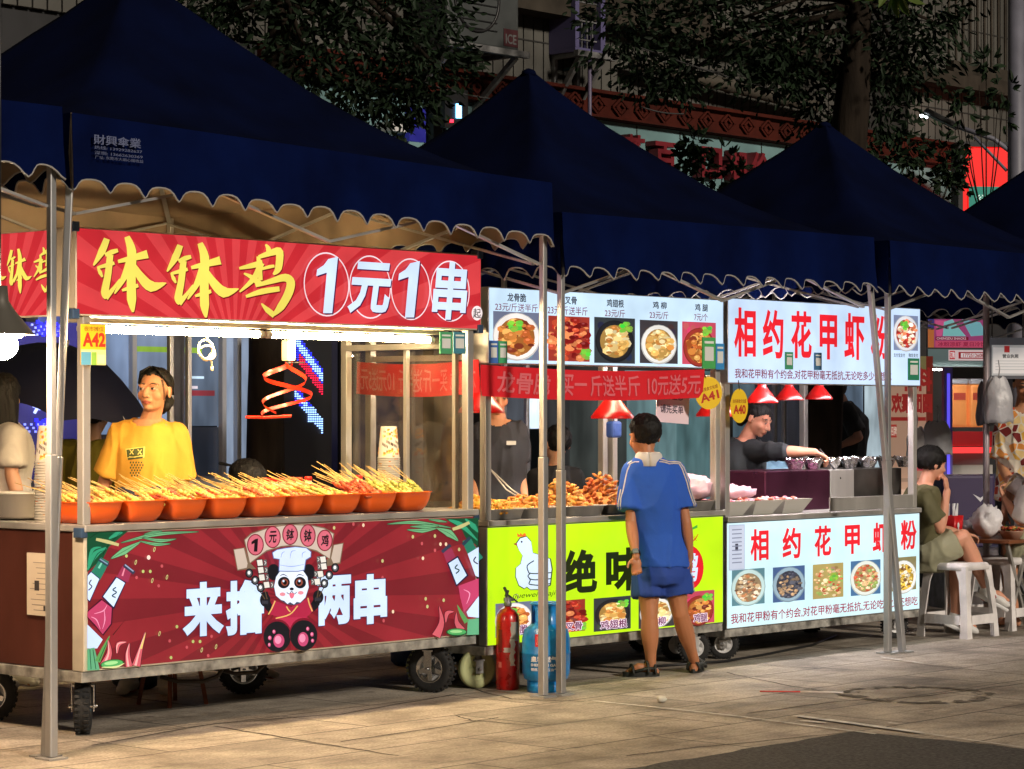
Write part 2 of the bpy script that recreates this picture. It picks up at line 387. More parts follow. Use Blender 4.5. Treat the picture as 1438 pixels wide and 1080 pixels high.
# ---------- ground ----------
def ground_mat():
    m, nt, b = _nodes('paving_stone'); N, L = nt.nodes, nt.links
    tc = N.new('ShaderNodeTexCoord')
    n0 = N.new('ShaderNodeTexNoise'); n0.inputs['Scale'].default_value = 1.1; n0.inputs['Detail'].default_value = 3
    L.new(tc.outputs['Object'], n0.inputs['Vector'])
    wv = N.new('ShaderNodeVectorMath'); wv.operation = 'MULTIPLY_ADD'; wv.inputs[1].default_value = (.035, .035, 0)
    L.new(n0.outputs['Color'], wv.inputs[0]); L.new(tc.outputs['Object'], wv.inputs[2])
    br = N.new('ShaderNodeTexBrick'); br.inputs['Scale'].default_value = 1; br.offset = .5
    br.inputs['Brick Width'].default_value = 1.2; br.inputs['Row Height'].default_value = .6; br.inputs['Mortar Size'].default_value = .008
    br.inputs['Mortar Smooth'].default_value = .3
    br.inputs['Color1'].default_value = (.52, .46, .38, 1); br.inputs['Color2'].default_value = (.40, .355, .295, 1); br.inputs['Mortar'].default_value = (.12, .103, .088, 1)
    L.new(wv.outputs[0], br.inputs['Vector'])
    n1 = N.new('ShaderNodeTexNoise'); n1.inputs['Scale'].default_value = 2.3; n1.inputs['Detail'].default_value = 9; n1.inputs['Roughness'].default_value = .65
    L.new(tc.outputs['Object'], n1.inputs['Vector'])
    r1 = N.new('ShaderNodeValToRGB'); r1.color_ramp.elements[0].position = .32; r1.color_ramp.elements[0].color = (.38, .36, .34, 1)
    r1.color_ramp.elements[1].position = .62; r1.color_ramp.elements[1].color = (1.1, 1.1, 1.1, 1)
    L.new(n1.outputs['Fac'], r1.inputs[0])
    mx = N.new('ShaderNodeMix'); mx.data_type = 'RGBA'; mx.blend_type = 'MULTIPLY'; mx.inputs['Factor'].default_value = 1
    L.new(br.outputs['Color'], mx.inputs['A']); L.new(r1.outputs[0], mx.inputs['B'])
    # scratches and worn streaks
    mp = N.new('ShaderNodeMapping'); mp.inputs['Scale'].default_value = (1.2, 14, 1); mp.inputs['Rotation'].default_value = (0, 0, .25)
    L.new(tc.outputs['Object'], mp.inputs[0])
    n2 = N.new('ShaderNodeTexNoise'); n2.inputs['Scale'].default_value = 2; n2.inputs['Detail'].default_value = 7
    L.new(mp.outputs[0], n2.inputs['Vector'])
    r2 = N.new('ShaderNodeValToRGB'); r2.color_ramp.elements[0].position = .36; r2.color_ramp.elements[0].color = (.55, .55, .55, 1)
    r2.color_ramp.elements[1].position = .45; r2.color_ramp.elements[1].color = (1, 1, 1, 1)
    L.new(n2.outputs['Fac'], r2.inputs[0])
    mx2 = N.new('ShaderNodeMix'); mx2.data_type = 'RGBA'; mx2.blend_type = 'MULTIPLY'; mx2.inputs['Factor'].default_value = .6
    L.new(mx.outputs['Result'], mx2.inputs['A']); L.new(r2.outputs[0], mx2.inputs['B'])
    vo = N.new('ShaderNodeTexVoronoi'); vo.inputs['Scale'].default_value = 2.6; L.new(tc.outputs['Object'], vo.inputs['Vector'])
    r3 = N.new('ShaderNodeValToRGB'); r3.color_ramp.elements[0].position = .05; r3.color_ramp.elements[0].color = (.45, .43, .42, 1); r3.color_ramp.elements[1].position = .085; r3.color_ramp.elements[1].color = (1, 1, 1, 1)
    L.new(vo.outputs['Distance'], r3.inputs[0])
    n5 = N.new('ShaderNodeTexNoise'); n5.inputs['Scale'].default_value = .75; n5.inputs['Detail'].default_value = 7; n5.inputs['Roughness'].default_value = .7; L.new(tc.outputs['Object'], n5.inputs['Vector'])
    r5 = N.new('ShaderNodeValToRGB'); r5.color_ramp.elements[0].position = .38; r5.color_ramp.elements[0].color = (.5, .48, .47, 1); r5.color_ramp.elements[1].position = .5; r5.color_ramp.elements[1].color = (1.04, 1.04, 1.04, 1)
    L.new(n5.outputs['Fac'], r5.inputs[0])
    n6 = N.new('ShaderNodeTexNoise'); n6.inputs['Scale'].default_value = 75; n6.inputs['Detail'].default_value = 4; L.new(tc.outputs['Object'], n6.inputs['Vector'])
    r6 = N.new('ShaderNodeValToRGB'); r6.color_ramp.elements[0].position = .35; r6.color_ramp.elements[0].color = (.66, .65, .64, 1); r6.color_ramp.elements[1].position = .62; r6.color_ramp.elements[1].color = (1.12, 1.12, 1.12, 1)
    L.new(n6.outputs['Fac'], r6.inputs[0])
    for q in (r3, r5, r6):
        m3 = N.new('ShaderNodeMix'); m3.data_type = 'RGBA'; m3.blend_type = 'MULTIPLY'; m3.inputs['Factor'].default_value = .45 if q is r5 else .85
        L.new(mx2.outputs['Result'], m3.inputs['A']); L.new(q.outputs[0], m3.inputs['B']); mx2 = m3
    L.new(mx2.outputs['Result'], b.inputs['Base Color'])
    n3 = N.new('ShaderNodeTexNoise'); n3.inputs['Scale'].default_value = 45; n3.inputs['Detail'].default_value = 8
    L.new(tc.outputs['Object'], n3.inputs['Vector'])
    ad = N.new('ShaderNodeMath'); ad.operation = 'MULTIPLY_ADD'; ad.inputs[1].default_value = -.8
    L.new(br.outputs['Fac'], ad.inputs[0]); L.new(n3.outputs['Fac'], ad.inputs[2])
    bp = N.new('ShaderNodeBump'); bp.inputs['Strength'].default_value = .35; bp.inputs['Distance'].default_value = .012
    L.new(ad.outputs[0], bp.inputs['Height']); L.new(bp.outputs[0], b.inputs['Normal'])
    mr = N.new('ShaderNodeMapRange'); mr.inputs['To Min'].default_value = .45; mr.inputs['To Max'].default_value = .85
    L.new(n1.outputs['Fac'], mr.inputs['Value']); L.new(mr.outputs[0], b.inputs['Roughness'])
    return m
g = MB(); g.quad((-40, -40, 0), (60, -40, 0), (60, 50, 0), (-40, 50, 0))
struct('pavement', g, ground_mat(), loc=P(0, 0), rot=CA)
ASPH = mat('asphalt', (.06, .057, .056), .8, var=.85, vs=55, bump=1.0, bs=120, detail=9)
g = MB(); e = [(2.515-.03*i+R.uniform(-.012, .012) if i < 2 else 2.515-i*.12, -2.42+R.uniform(-.02, .02), .004) for i in range(80)]; e2 = [(2.515+R.uniform(-.015, .015), -2.42-(79-i)*.12, .004) for i in range(79)]
g.add([(-30, -30, .004)]+e2+e+[(-30, -2.42, .004)], [tuple(range(161))])
struct('asphalt_road', g, ASPH, loc=P(0, 0), rot=CA)
PAINT = mat('road_paint', (.62, .6, .56), .7, var=.45, vs=14)
def gl(px, py): p = G(px, py); return (p.x, p.y)
def stripe(mb, pts, w, z=.008):
    pts = [V((*gl(*p), z)) for p in pts]
    for a, b in zip(pts, pts[1:]):
        n = (b-a).cross(V((0, 0, 1))).normalized()*w/2
        mb.quad(a-n, b-n, b+n, a+n)
g = MB(); stripe(g, [(1118, 1007), (1200, 1018), (1292, 1031)], .05); stripe(g, [(1125, 1014), (1160, 1017)], .035); stripe(g, [(1248, 1017), (1262, 1018.5)], .02)
stripe(g, [(832, 986), (930, 996), (1030, 1007), (1130, 1020), (1230, 1033)], .018)
stripe(g, [(1292, 1031), (1438, 1052)], .012)
for k in range(7): stripe(g, [(1236+k*9, 924+k*1.5), (1246+k*10, 926+k*1.3)], .012+.01*(k % 3))
struct('painted_line', g, PAINT)
# seams cut in the paving
SEAM = mat('seam_dirt', (.035, .03, .026), .9, var=.4, vs=30)
g = MB()
for s_ in ([(0, 958), (100, 968), (250, 989)], [(128, 1047), (300, 1017), (480, 1003), (640, 975)], [(300, 1020), (420, 1040), (560, 1062)],
           [(640, 962), (720, 982), (820, 986)], [(880, 1062), (960, 1052), (1080, 1040), (1200, 1028)], [(1010, 930), (1120, 938), (1230, 942)], [(1000, 918), (1130, 926)], [(1050, 1002), (1180, 985), (1300, 978), (1438, 960)],
           [(480, 1042), (620, 1022), (700, 1008)], [(640, 1005), (660, 1012), (760, 1020)], [(1020, 945), (1100, 962), (1180, 975)], [(1300, 935), (1438, 948)]):
    q = []
    for a, b in zip(s_, s_[1:]):
        for k in range(6):
            u = k/6; q.append((a[0]+(b[0]-a[0])*u+R.uniform(-2, 2), a[1]+(b[1]-a[1])*u+R.uniform(-.5, .5)))
    q.append(s_[-1])
    stripe(g, q, .011, .0025)
struct('paving_seams', g, SEAM)
# round cover with a grimy rim
c0 = G(1290, 976); g = MB()
for k, (r0, r1) in enumerate(((.30, .335), (.345, .40))):
    n = 60; vs = []; fs = []
    for i in range(n):
        a = i*6.2832/n; w = R.uniform(-.012, .012)+.012*math.sin(3*a)
        vs += [((r0+w)*math.cos(a), (r0+w)*math.sin(a), .003+k*.001), ((r1+R.uniform(-.03, .03))*math.cos(a), (r1+w)*math.sin(a), .003+k*.001)]
    for i in range(n):
        if R.random() < (.35 if k == 0 else .75): j = (i+1) % n; fs.append((2*i, 2*i+1, 2*j+1, 2*j))
    g.add(vs, fs)
tag(g.build('manhole_cover', mat('grime', (.13, .11, .09), .9, var=.5, vs=20), loc=c0), 'round manhole cover outlined by dark grime in the pavement', 'manhole cover')

# ---------- tents ----------
def tent(label, s0, s1, zl, zr, apex, drop=.29, t0=-.45, t1=2.55, poles=(1, 1, 1, 1), lean=None, warm=False, seed=0):
    L, D = s1-s0, t1-t0
    root = thing('canopy_tent', label, 'tent', P(s0, t0), CA, 'blue canopy tents over the stalls')
    def ev(x): return zl+(zr-zl)*x/L
    def pt(m, a):   # m: 0 apex..1 eave; a: 0..4 round the square
        k = int(a) % 4; f = a-int(a)
        q = [(f*2-1, -1), (1, f*2-1), (1-2*f, 1), (-1, 1-2*f)][k]
        x, y = L/2+q[0]*m*L/2, D/2+q[1]*m*D/2
        e = ev(x)
        h = (1-m)**1.62
        sag = .05*math.sin(math.pi*f)*m*(1-m)*4*.6
        w = (.03*noise.noise(V((x*2.2+seed*9, y*2.2, m*3)))+.012*noise.noise(V((f*14+k*9+seed, m*1.5, 4))))*min(1, m*3)*(1.2-m)
        return V((x, y, e+(apex-e)*h - sag + w))
    ms = [0, .03, .08, .15, .23, .32, .42, .52, .63, .74, .84, .92, 1]; n = 48
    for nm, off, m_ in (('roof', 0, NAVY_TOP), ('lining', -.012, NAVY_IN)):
        mb = MB(); vs = []; fs = []
        for m in ms:
            for j in range(n):
                p = pt(max(m, .012), j*4/n); p.z += off; vs.append(p)
        for i in range(len(ms)-1):
            for j in range(n):
                q = (i*n+j, (i+1)*n+j, (i+1)*n+(j+1) % n, i*n+(j+1) % n)
                fs.append(q if off == 0 else q[::-1])
        fs.append(tuple(range(n)) if off == 0 else tuple(range(n-1, -1, -1)))
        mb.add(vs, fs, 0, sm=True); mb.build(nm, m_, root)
    # valance with a wavy piped hem
    per = [(0, 0), (L, 0), (L, D), (0, D), (0, 0)]
    names = 'valance'
    for k in range(4):
        a, b = V((*per[k], 0)), V((*per[k+1], 0)); l = (b-a).length; d = (b-a)/l; nn = V((d.y, -d.x, 0))
        waves = round(l/.197); N = waves*10
        top, mid, bot = [], [], []
        ph = R.uniform(0, 6)
        for i in range(N+1):
            u = i/N; p = a+d*u*l; e = ev(p.x)
            wob = .022*noise.noise(V((u*l*1.3+k*7+seed*3, 3, 0)))
            sc = .5+.5*math.cos(2*math.pi*(u*waves)+.5*math.sin(2*math.pi*u*waves))
            hem = -drop-.042*(sc-.5)*1.35*(1+.3*noise.noise(V((u*9+seed, k, 5))))
            top.append(p+nn*.004+V((0, 0, e+.01))); mid.append(p+nn*(.012+wob*.5)+V((0, 0, e-drop*.55)))
            bot.append(p+nn*(.014+wob+.016*math.sin(2*math.pi*u*waves+ph))+V((0, 0, e+hem)))
        for nm, o, m_ in (('valance', 0, NAVY), ('valance_lining', -.006, NAVY_IN if warm else NAVY)):
            mb = MB(); vs = [x+nn*o for x in top+mid+bot]; M_ = N+1; fs = []
            for r_ in (0, 1):
                for i in range(N):
                    q = (r_*M_+i, (r_+1)*M_+i, (r_+1)*M_+i+1, r_*M_+i+1); fs.append(q if o == 0 else q[::-1])
            mb.add(vs, fs, 0, sm=True); mb.build(nm, m_, root)
        mb = MB(); mb.tube([x-nn*.003 for x in bot], .0048, 6); mb.build('piping', PIPE, root)
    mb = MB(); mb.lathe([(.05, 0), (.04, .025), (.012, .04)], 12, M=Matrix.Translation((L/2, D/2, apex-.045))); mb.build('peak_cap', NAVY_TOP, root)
    # poles
    for k, (x, y) in enumerate(((0, 0), (L, 0), (L, D), (0, D))):
        if not poles[k]: continue
        lx, ly = lean.get(k, (0, 0)) if lean else (0, 0)
        h = ev(x)-.02; ix, iy = (.03 if x == 0 else -.03), (.03 if y == 0 else -.03)
        mb = MB(); T = V((x+ix, y+iy, h)); B = V((x+ix+lx, y+iy+ly, .01)); C = B.lerp(T, .47)
        mb.bar(C, T, .031); mb.build('pole', ALU, root, bevel=.004)
        p = [o for o in root.children][-1]
        mb = MB(); mb.bar(B, C, .039)
        mb.build('pole_sleeve', ALU, p, bevel=.004)
        mb = MB(); mb.box(B.x-.05, B.x+.05, B.y-.05, B.y+.05, 0, .008); mb.build('foot_plate', ALU, p)
    # scissor trusses and roof bars
    for k in range(4):
        a, b = V((*per[k], 0)), V((*per[k+1], 0)); ins = V((L/2, D/2, 0))
        mb = MB(); a = a.lerp(ins, .03); b = b.lerp(ins, .03)
        for i in range(2):
            p, q = a.lerp(b, i/2), a.lerp(b, (i+1)/2); zp, zq = ev(p.x)-.05, ev(q.x)-.05; w = .03*(ins-a).normalized()
            mb.bar(p+V((0, 0, zp)), q+V((0, 0, zq-.36)), .024, .012); mb.bar(p+w+V((0, 0, zp-.36)), q+w+V((0, 0, zq)), .024, .012)
        mb.build('scissor_truss', ALU, root)
    mb = MB()
    for k in range(4):
        a = V((*per[k], ev(per[k][0])-.06)).lerp(V((L/2, D/2, ev(L/2)-.06)), .03); c_ = V((L/2, D/2, apex-.35))
        m1 = a.lerp(c_, .5)+V((0, 0, -.05)); mb.bar(a, m1, .024, .012); mb.bar(m1, c_, .024, .012)
    mb.bar((L/2, D/2, apex-.5), (L/2, D/2, apex-.04), .04); mb.build('roof_bars', ALU, root)
    return root
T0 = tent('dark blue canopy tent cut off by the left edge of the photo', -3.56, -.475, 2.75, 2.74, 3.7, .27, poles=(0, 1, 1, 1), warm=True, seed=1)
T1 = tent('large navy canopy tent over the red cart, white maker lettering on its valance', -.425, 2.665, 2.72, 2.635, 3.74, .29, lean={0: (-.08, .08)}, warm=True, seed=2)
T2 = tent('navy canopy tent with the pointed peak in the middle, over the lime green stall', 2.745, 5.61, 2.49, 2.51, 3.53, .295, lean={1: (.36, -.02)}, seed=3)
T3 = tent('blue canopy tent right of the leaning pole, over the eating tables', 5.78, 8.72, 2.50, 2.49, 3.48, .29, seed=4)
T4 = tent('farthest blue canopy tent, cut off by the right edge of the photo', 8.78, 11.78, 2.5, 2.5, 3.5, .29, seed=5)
# maker lettering printed on the first valance
pr = Pr(-.45, -.425, e=.0005, y=-.034).crop(0, 160, 3.994)
vt = lin(90, 98, 130)
pr.text('財興傘業', 495, 130, 762, 186, vt, .02); pr.text('热线: 13929282637', 497, 193, 766, 213, vt, .01)
pr.text('深圳: 13662630369', 497, 223, 766, 243, vt, .01); pr.text('厂址: 东莞市大朗心围收益', 497, 249, 768, 267, vt, .005)
pr.mb.build('maker_lettering', PAPER, T1)
# ---------- carts ----------
REDSTEEL = mat('dull_red_steel', (.16, .05, .035), .38, .65, var=.35, vs=2.2, stretch=(1, 1, .5), bump=.1, bs=15)
CREAM = mat('cream_aluminium', (.62, .56, .45), .45, .3, var=.12)
RUST = mat('stained_rail', (.34, .33, .3), .6, .35, var=.6, vs=14, bump=.2)
TUBE = mat('led_tube', (1, .9, .7), .4, emit=215, ecol=(1, .72, .36))
TYRE_G = mat('pale_green_wheel', (.42, .45, .22), .55, var=.15)
CHROME = mat('chrome_fork', (.62, .62, .62), .22, 1.0)
def caster(parent, x, y, r, w, yaw, top, tm=RUB, rm=CHROME, fm=CHROME):
    M = Matrix.Translation((x, y, 0)) @ Matrix.Rotation(yaw, 4, 'Z')
    mb = MB()
    for sgn in (-1, 1):
        mb.add(*_boxv(sgn*(w/2+.012)-.003, sgn*(w/2+.012)+.003, -.022, .022, r-.025, top-.03), 0, (.5,)*3, False, M)
    mb.add(*_boxv(-w/2-.016, w/2+.016, -.03, .03, top-.034, top-.024), 0, (.5,)*3, False, M)
    mb.lathe([(.028, top-.024), (.028, top-.004), (.045, top-.004), (.045, top)], 14, M=M)
    A = M @ Matrix.Translation((0, 0, r)) @ Matrix.Rotation(rad(90), 4, 'Y')
    mb.lathe([(.009, -w/2-.028), (.009, w/2+.028)], 10, M=A)
    c = mb.build('caster', fm, parent, bevel=.002)
    t = MB(); pr_ = []
    n = 40
    prof = [(r*.6, -w*.42), (r*.8, -w*.5), (r*.95, -w*.42), (r, -w*.2), (r, w*.2), (r*.95, w*.42), (r*.8, w*.5), (r*.6, w*.42), (r*.6, -w*.42)]
    t.lathe(prof, n, M=A, caps=False)
    if tm is RUB:
        for i in range(28):
            B = A @ Matrix.Rotation(i*2*math.pi/28, 4, 'Z')
            for sg in (-1, 1): t.add(*_boxv(r*.94, r+.006, -.006, .006, sg*w*.12, sg*w*.42) if sg > 0 else _boxv(r*.94, r+.006, -.006, .006, -w*.42, -w*.12), 0, (.02,)*3, False, B)
    t.build('tyre', tm, c)
    rmb = MB()
    rmb.lathe([(r*.6, -w*.4), (r*.56, -w*.43), (r*.5, -w*.25), (r*.2, -w*.2), (r*.2, w*.2), (r*.5, w*.25), (r*.56, w*.43), (r*.6, w*.4)], n, M=A, caps=False)
    for i in range(5):
        B = A @ Matrix.Rotation(i*2*math.pi/5, 4, 'Z')
        rmb.add(*_boxv(r*.15, r*.55, -.012, .012, -w*.3, w*.3), 0, (.5,)*3, False, B)
    rmb.build('rim', rm, c)
    return c
def _boxv(x0, x1, y0, y1, z0, z1):
    return ([(x0, y0, z0), (x1, y0, z0), (x1, y1, z0), (x0, y1, z0), (x0, y0, z1), (x1, y0, z1), (x1, y1, z1), (x0, y1, z1)],
            [(3, 2, 1, 0), (4, 5, 6, 7), (0, 1, 5, 4), (1, 2, 6, 5), (2, 3, 7, 6), (3, 0, 4, 7)])
def cart(label, s0, s1, zb, zt, z0, z1, D, cab, side, th=.08, sx=(.03, .02), sth=.13, posts='0123'):
    L = s1-s0
    r = thing('food_cart', label, 'food cart', P(s0, 0), CA, 'food carts in a row')
    mb = MB(); mb.box(.01, L-.01, th+.004, D, zb, zt-.034); mb.build('cabinet', cab, r, bevel=.006)
    mb = MB(); mb.box(-.005, L+.005, .012, D-.01, zb-.05, zb-.003); mb.build('base_rail', RUST, r, bevel=.003)
    mb = MB(); mb.box(-.004, L+.004, -.012, D+.01, zt-.031, zt); mb.build('countertop', STEEL, r, bevel=.005)
    mb = MB(); mb.box(0, L, .003, th, zb, zt-.034); fp = mb.build('front_panel', side, r, bevel=.003)
    mb = MB(); mb.box(-sx[0], L+sx[1], .003, sth, z0, z1); sb = mb.build('sign_box', side, r, bevel=.004)
    for k, (x, y) in enumerate(((.03, .04), (L-.03, .04), (L-.03, D-.05), (.03, D-.05))):
        if str(k) not in posts: continue
        mb = MB(); mb.box(x-.022, x+.022, y-.022, y+.022, zt, z0+(.3 if y > .1 else 0)); mb.build('post', STEEL, r, bevel=.004)
    mb = MB()
    for y in (D-.05,): mb.box(.06, L-.06, y-.015, y+.015, z0+.24, z0+.27)
    for x in (.03, L-.03): mb.box(x-.012, x+.012, sth+.01, D-.08, z0+.02, z0+.05)
    mb.build('top_rail', STEEL, r)
    return r, fp, sb
def burst(pr, cx, cy, x0, z0, x1, z1, ca, cb, n=24, ph=0.0, f=.5):
    """sunburst clipped to a rectangle, plane metres"""
    pr.poly([(x0, z0), (x1, z0), (x1, z1), (x0, z1)], ca, True)
    pr.k += 1
    for i in range(n):
        a, b = ph+i*6.2832/n, ph+(i+f)*6.2832/n
        p = [(cx, cy), (cx+9*math.cos(a), cy+9*math.sin(a)), (cx+9*math.cos(b), cy+9*math.sin(b))]
        for ax, lim, sg in ((0, x0, 1), (0, x1, -1), (1, z0, 1), (1, z1, -1)):
            o = []
            for j in range(len(p)):
                u, v = p[j], p[(j+1) % len(p)]; du, dv = sg*(u[ax]-lim), sg*(v[ax]-lim)
                if du >= 0: o.append(u)
                if du*dv < 0: k = du/(du-dv); o.append((u[0]+(v[0]-u[0])*k, u[1]+(v[1]-u[1])*k))
            p = o
            if len(p) < 3: break
        if len(p) >= 3: pr.poly(p, cb, True); pr.k -= 1
    pr.k += 1
WH = lin(205, 224, 252); DK = lin(28, 14, 20); GOLD = lin(232, 214, 92); GOLD2 = lin(250, 236, 150)
def bo1(pr, dx=0, dy=0, k=1.0, c=GOLD):
    for pts, w in (([(600, 700), (572, 770), (525, 850)], [34, 42, 8]), ([(590, 792), (628, 775), (662, 765)], [20, 28, 20]), ([(548, 862), (600, 848), (642, 836)], [14, 24, 18]),
                   ([(618, 790), (606, 900), (588, 1000), (598, 1035)], [36, 38, 44, 20]), ([(592, 1032), (640, 975), (672, 925)], [34, 20, 5]), ([(548, 858), (562, 890), (575, 915)], [10, 22, 10]),
                   ([(662, 828), (750, 806), (828, 786)], [18, 34, 48]), ([(712, 688), (738, 770), (736, 900), (738, 1040), (746, 1112)], [30, 52, 50, 52, 10]),
                   ([(728, 828), (694, 920), (642, 1008)], [44, 34, 8]), ([(742, 838), (790, 915), (850, 968), (932, 948)], [24, 48, 62, 4]), ([(684, 990), (730, 975), (775, 962)], [12, 26, 20])):
        pr.stroke([(520+(x-520)*k+dx, 880+(y-880)*k+dy) for x, y in pts], [v*k for v in w], c)
def ji1(pr, f=lambda x, y: (x, y), k=1.0, c=GOLD):
    for pts, w in (([(14, 800), (70, 788), (135, 772)], [12, 26, 34]), ([(128, 772), (92, 850), (16, 922)], [34, 30, 8]), ([(38, 826), (85, 850), (122, 884)], [8, 26, 34]),
                   ([(150, 676), (165, 700), (160, 738)], [8, 26, 14]), ([(112, 738), (118, 790), (124, 862)], [18, 26, 22]), ([(114, 742), (190, 716), (222, 716), (216, 800), (190, 832)], [18, 34, 40, 36, 10]),
                   ([(120, 806), (170, 792), (196, 788)], [12, 18, 14]), ([(98, 890), (180, 866), (250, 848), (280, 872), (268, 930), (228, 1000), (186, 1046)], [16, 28, 40, 44, 44, 40, 10]),
                   ([(48, 946), (130, 920), (222, 906)], [14, 30, 26]), ([(128, 982), (160, 1016), (196, 1044)], [6, 28, 30])):
        pr.stroke([f(*p) for p in pts], [v*k for v in w], c)
# ===== red cart =====
c1, fp1, sb1 = cart('long red cart selling skewers, panda painting on its glowing front panel', 0, 2.589, .300, .957, 1.895, 2.292, 1.0, REDSTEEL, CREAM, th=.085, sx=(.045, .035), sth=.15)
pr = Pr(0, 0, y=.0025)
ra, rb = lin(118, 30, 38), lin(140, 36, 44)
burst(pr, Q(400, 838, 0)[0], Q(400, 838, 0)[1], .022, .308, 2.58, .918, ra, rb, 30, .06)
def A(): pr.crop(100, 730, 4.697)
gd, gm, gl_ = lin(18, 72, 45), lin(40, 120, 75), lin(110, 170, 120)
A()
pr.poly([(106, 84), (375, 76), (250, 180), (215, 250), (106, 345)], gd)
for a in (([(110, 330), (160, 230), (235, 185)], [10, 40, 12]), ([(250, 125), (300, 95), (340, 84)], [8, 30, 6]), ([(112, 300), (140, 200), (200, 180)], [6, 22, 4])): pr.stroke(a[0], a[1], lin(48, 150, 110))
for a in ([(120, 330), (175, 225), (232, 200)], [(125, 120), (160, 95), (190, 82)], [(210, 230), (240, 175), (330, 82)]): pr.stroke(a, [3, 5, 2], lin(8, 38, 24))
pr.stroke([(165, 128), (240, 145), (315, 166)], [18, 24, 18], lin(190, 180, 120))
for a in (([(330, 152), (560, 96), (842, 79)], [4, 24, 2]), ([(470, 118), (590, 138), (694, 126)], [4, 22, 2]), ([(450, 140), (560, 162), (656, 158)], [4, 20, 2]), ([(262, 256), (350, 206), (455, 146)], [4, 44, 5]), ([(480, 96), (540, 82), (600, 74)], [4, 14, 2])):
    pr.stroke(a[0], [v+6 for v in a[1]], lin(10, 50, 30)); pr.stroke(a[0], a[1], gl_); pr.stroke(a[0], [2, 3, 1], gd)
def bottle_l():
    pr.stroke([(222, 262), (190, 320), (150, 385)], [60, 72, 80], lin(40, 120, 95)); pr.stroke([(205, 275), (180, 320)], [10, 14], lin(120, 200, 170))
    pr.stroke([(183, 260), (245, 300)], [24, 24], lin(40, 60, 75)); pr.stroke([(188, 258), (240, 292)], [8, 8], lin(120, 150, 170))
    pr.poly([(128, 338), (190, 388), (122, 545), (106, 530), (106, 360)], lin(20, 30, 70)); pr.poly([(130, 346), (184, 390), (120, 535), (107, 522), (107, 370)], WH)
    pr.stroke([(132, 395), (118, 420), (135, 440), (112, 465)], 7, DK)
    pr.poly([(196, 520), (275, 575), (268, 690), (210, 765), (150, 700), (106, 648), (106, 600)], lin(70, 15, 35)); pr.poly([(200, 530), (266, 580), (260, 685), (206, 755), (155, 690), (106, 640), (106, 608)], lin(188, 62, 100))
    for a in ([(150, 620), (210, 600), (235, 560)], [(215, 590), (220, 660), (205, 720)], [(130, 640), (165, 660), (190, 720)]): pr.stroke(a, [3, 8, 2], lin(235, 150, 180))
    pr.stroke([(370, 318), (350, 360), (335, 400)], [70, 76, 82], lin(150, 48, 78)); pr.stroke([(350, 320), (335, 370)], [8, 12], lin(220, 130, 150))
    pr.stroke([(346, 298), (414, 352)], [24, 24], lin(50, 55, 75)); pr.stroke([(352, 296), (408, 340)], [8, 8], lin(150, 160, 185))
    pr.poly([(292, 372), (360, 412), (280, 590), (198, 508)], lin(20, 28, 60)); pr.poly([(297, 382), (352, 416), (277, 575), (208, 506)], WH)
    pr.stroke([(293, 445), (272, 462), (296, 478), (268, 500), (290, 512)], 8, lin(20, 60, 45))
    pr.poly([(104, 690), (205, 790), (168, 848), (104, 848)], WH)
    pr.poly([(104, 852), (150, 842), (186, 990), (104, 994)], lin(95, 165, 120))
    for a in ([(120, 855), (128, 985)], [(140, 855), (160, 985)]): pr.stroke(a, 5, gd)
    pr.stroke([(170, 935), (210, 850), (250, 765)], [36, 26, 4], lin(90, 150, 80)); pr.stroke([(180, 930), (215, 850), (245, 780)], [5, 5, 2], gd)
    for a in (([(212, 965), (248, 880), (242, 795)], [58, 34, 4]), ([(300, 880), (308, 820), (360, 806)], [6, 30, 6]), ([(378, 968), (368, 885), (382, 815)], [46, 28, 3]), ([(424, 962), (452, 855), (487, 742)], [56, 26, 3])):
        pr.stroke(a[0], [v+8 for v in a[1]], lin(60, 12, 22)); pr.stroke(a[0], a[1], lin(205, 90, 100)); pr.stroke([(x-5, y) for x, y in a[0]], [v*.3 for v in a[1]], lin(240, 170, 165))
    pr.stroke([(455, 850), (487, 744)], [14, 2], lin(225, 200, 110)); pr.stroke([(270, 760), (350, 660)], [6, 1], lin(60, 20, 20))
    pr.disc(265, 950, 80, 30, lin(20, 70, 35), a0=-.12); pr.disc(265, 948, 72, 24, lin(80, 165, 90), a0=-.12); pr.disc(258, 944, 46, 12, lin(160, 215, 140), a0=-.12); pr.stroke([(195, 972), (290, 970), (345, 945)], [4, 14, 3], lin(215, 215, 150))
bottle_l()
rnd = random.Random(5)
for x, y, k in ((543, 195, 0), (420, 280, 0), (505, 248, 1), (358, 238, 2), (592, 305, 3), (468, 340, 2), (515, 340, 2), (625, 378, 0), (528, 400, 0), (570, 435, 3), (424, 380, 3), (690, 704, 2), (575, 750, 0), (642, 798, 3), (796, 802, 2), (842, 802, 2), (755, 840, 3), (853, 858, 0), (947, 836, 0), (650, 908, 2), (895, 895, 3), (917, 768, 3)):
    if k == 0: pr.disc(x, y, 7, 17, lin(190, 185, 120), a0=.25); pr.disc(x, y, 3, 10, ra, a0=.25)
    else: pr.disc(x, y, 12 if k == 1 else 9, 15 if k == 1 else 11, (lin(235, 205, 190), lin(180, 190, 110), lin(190, 80, 85))[k-1])
pr.crop(330, 690, 3.484)
pr.poly([(1020, 132), (1184, 131), (1184, 270), (1120, 225), (1105, 190)], gd)
for a in ([(1040, 140), (1100, 165), (1180, 240)], [(1120, 135), (1160, 170), (1182, 200)]): pr.stroke(a, [6, 26, 4], lin(48, 150, 110))
pr.stroke([(1058, 186), (1098, 172), (1140, 152)], [14, 18, 14], lin(190, 180, 120))
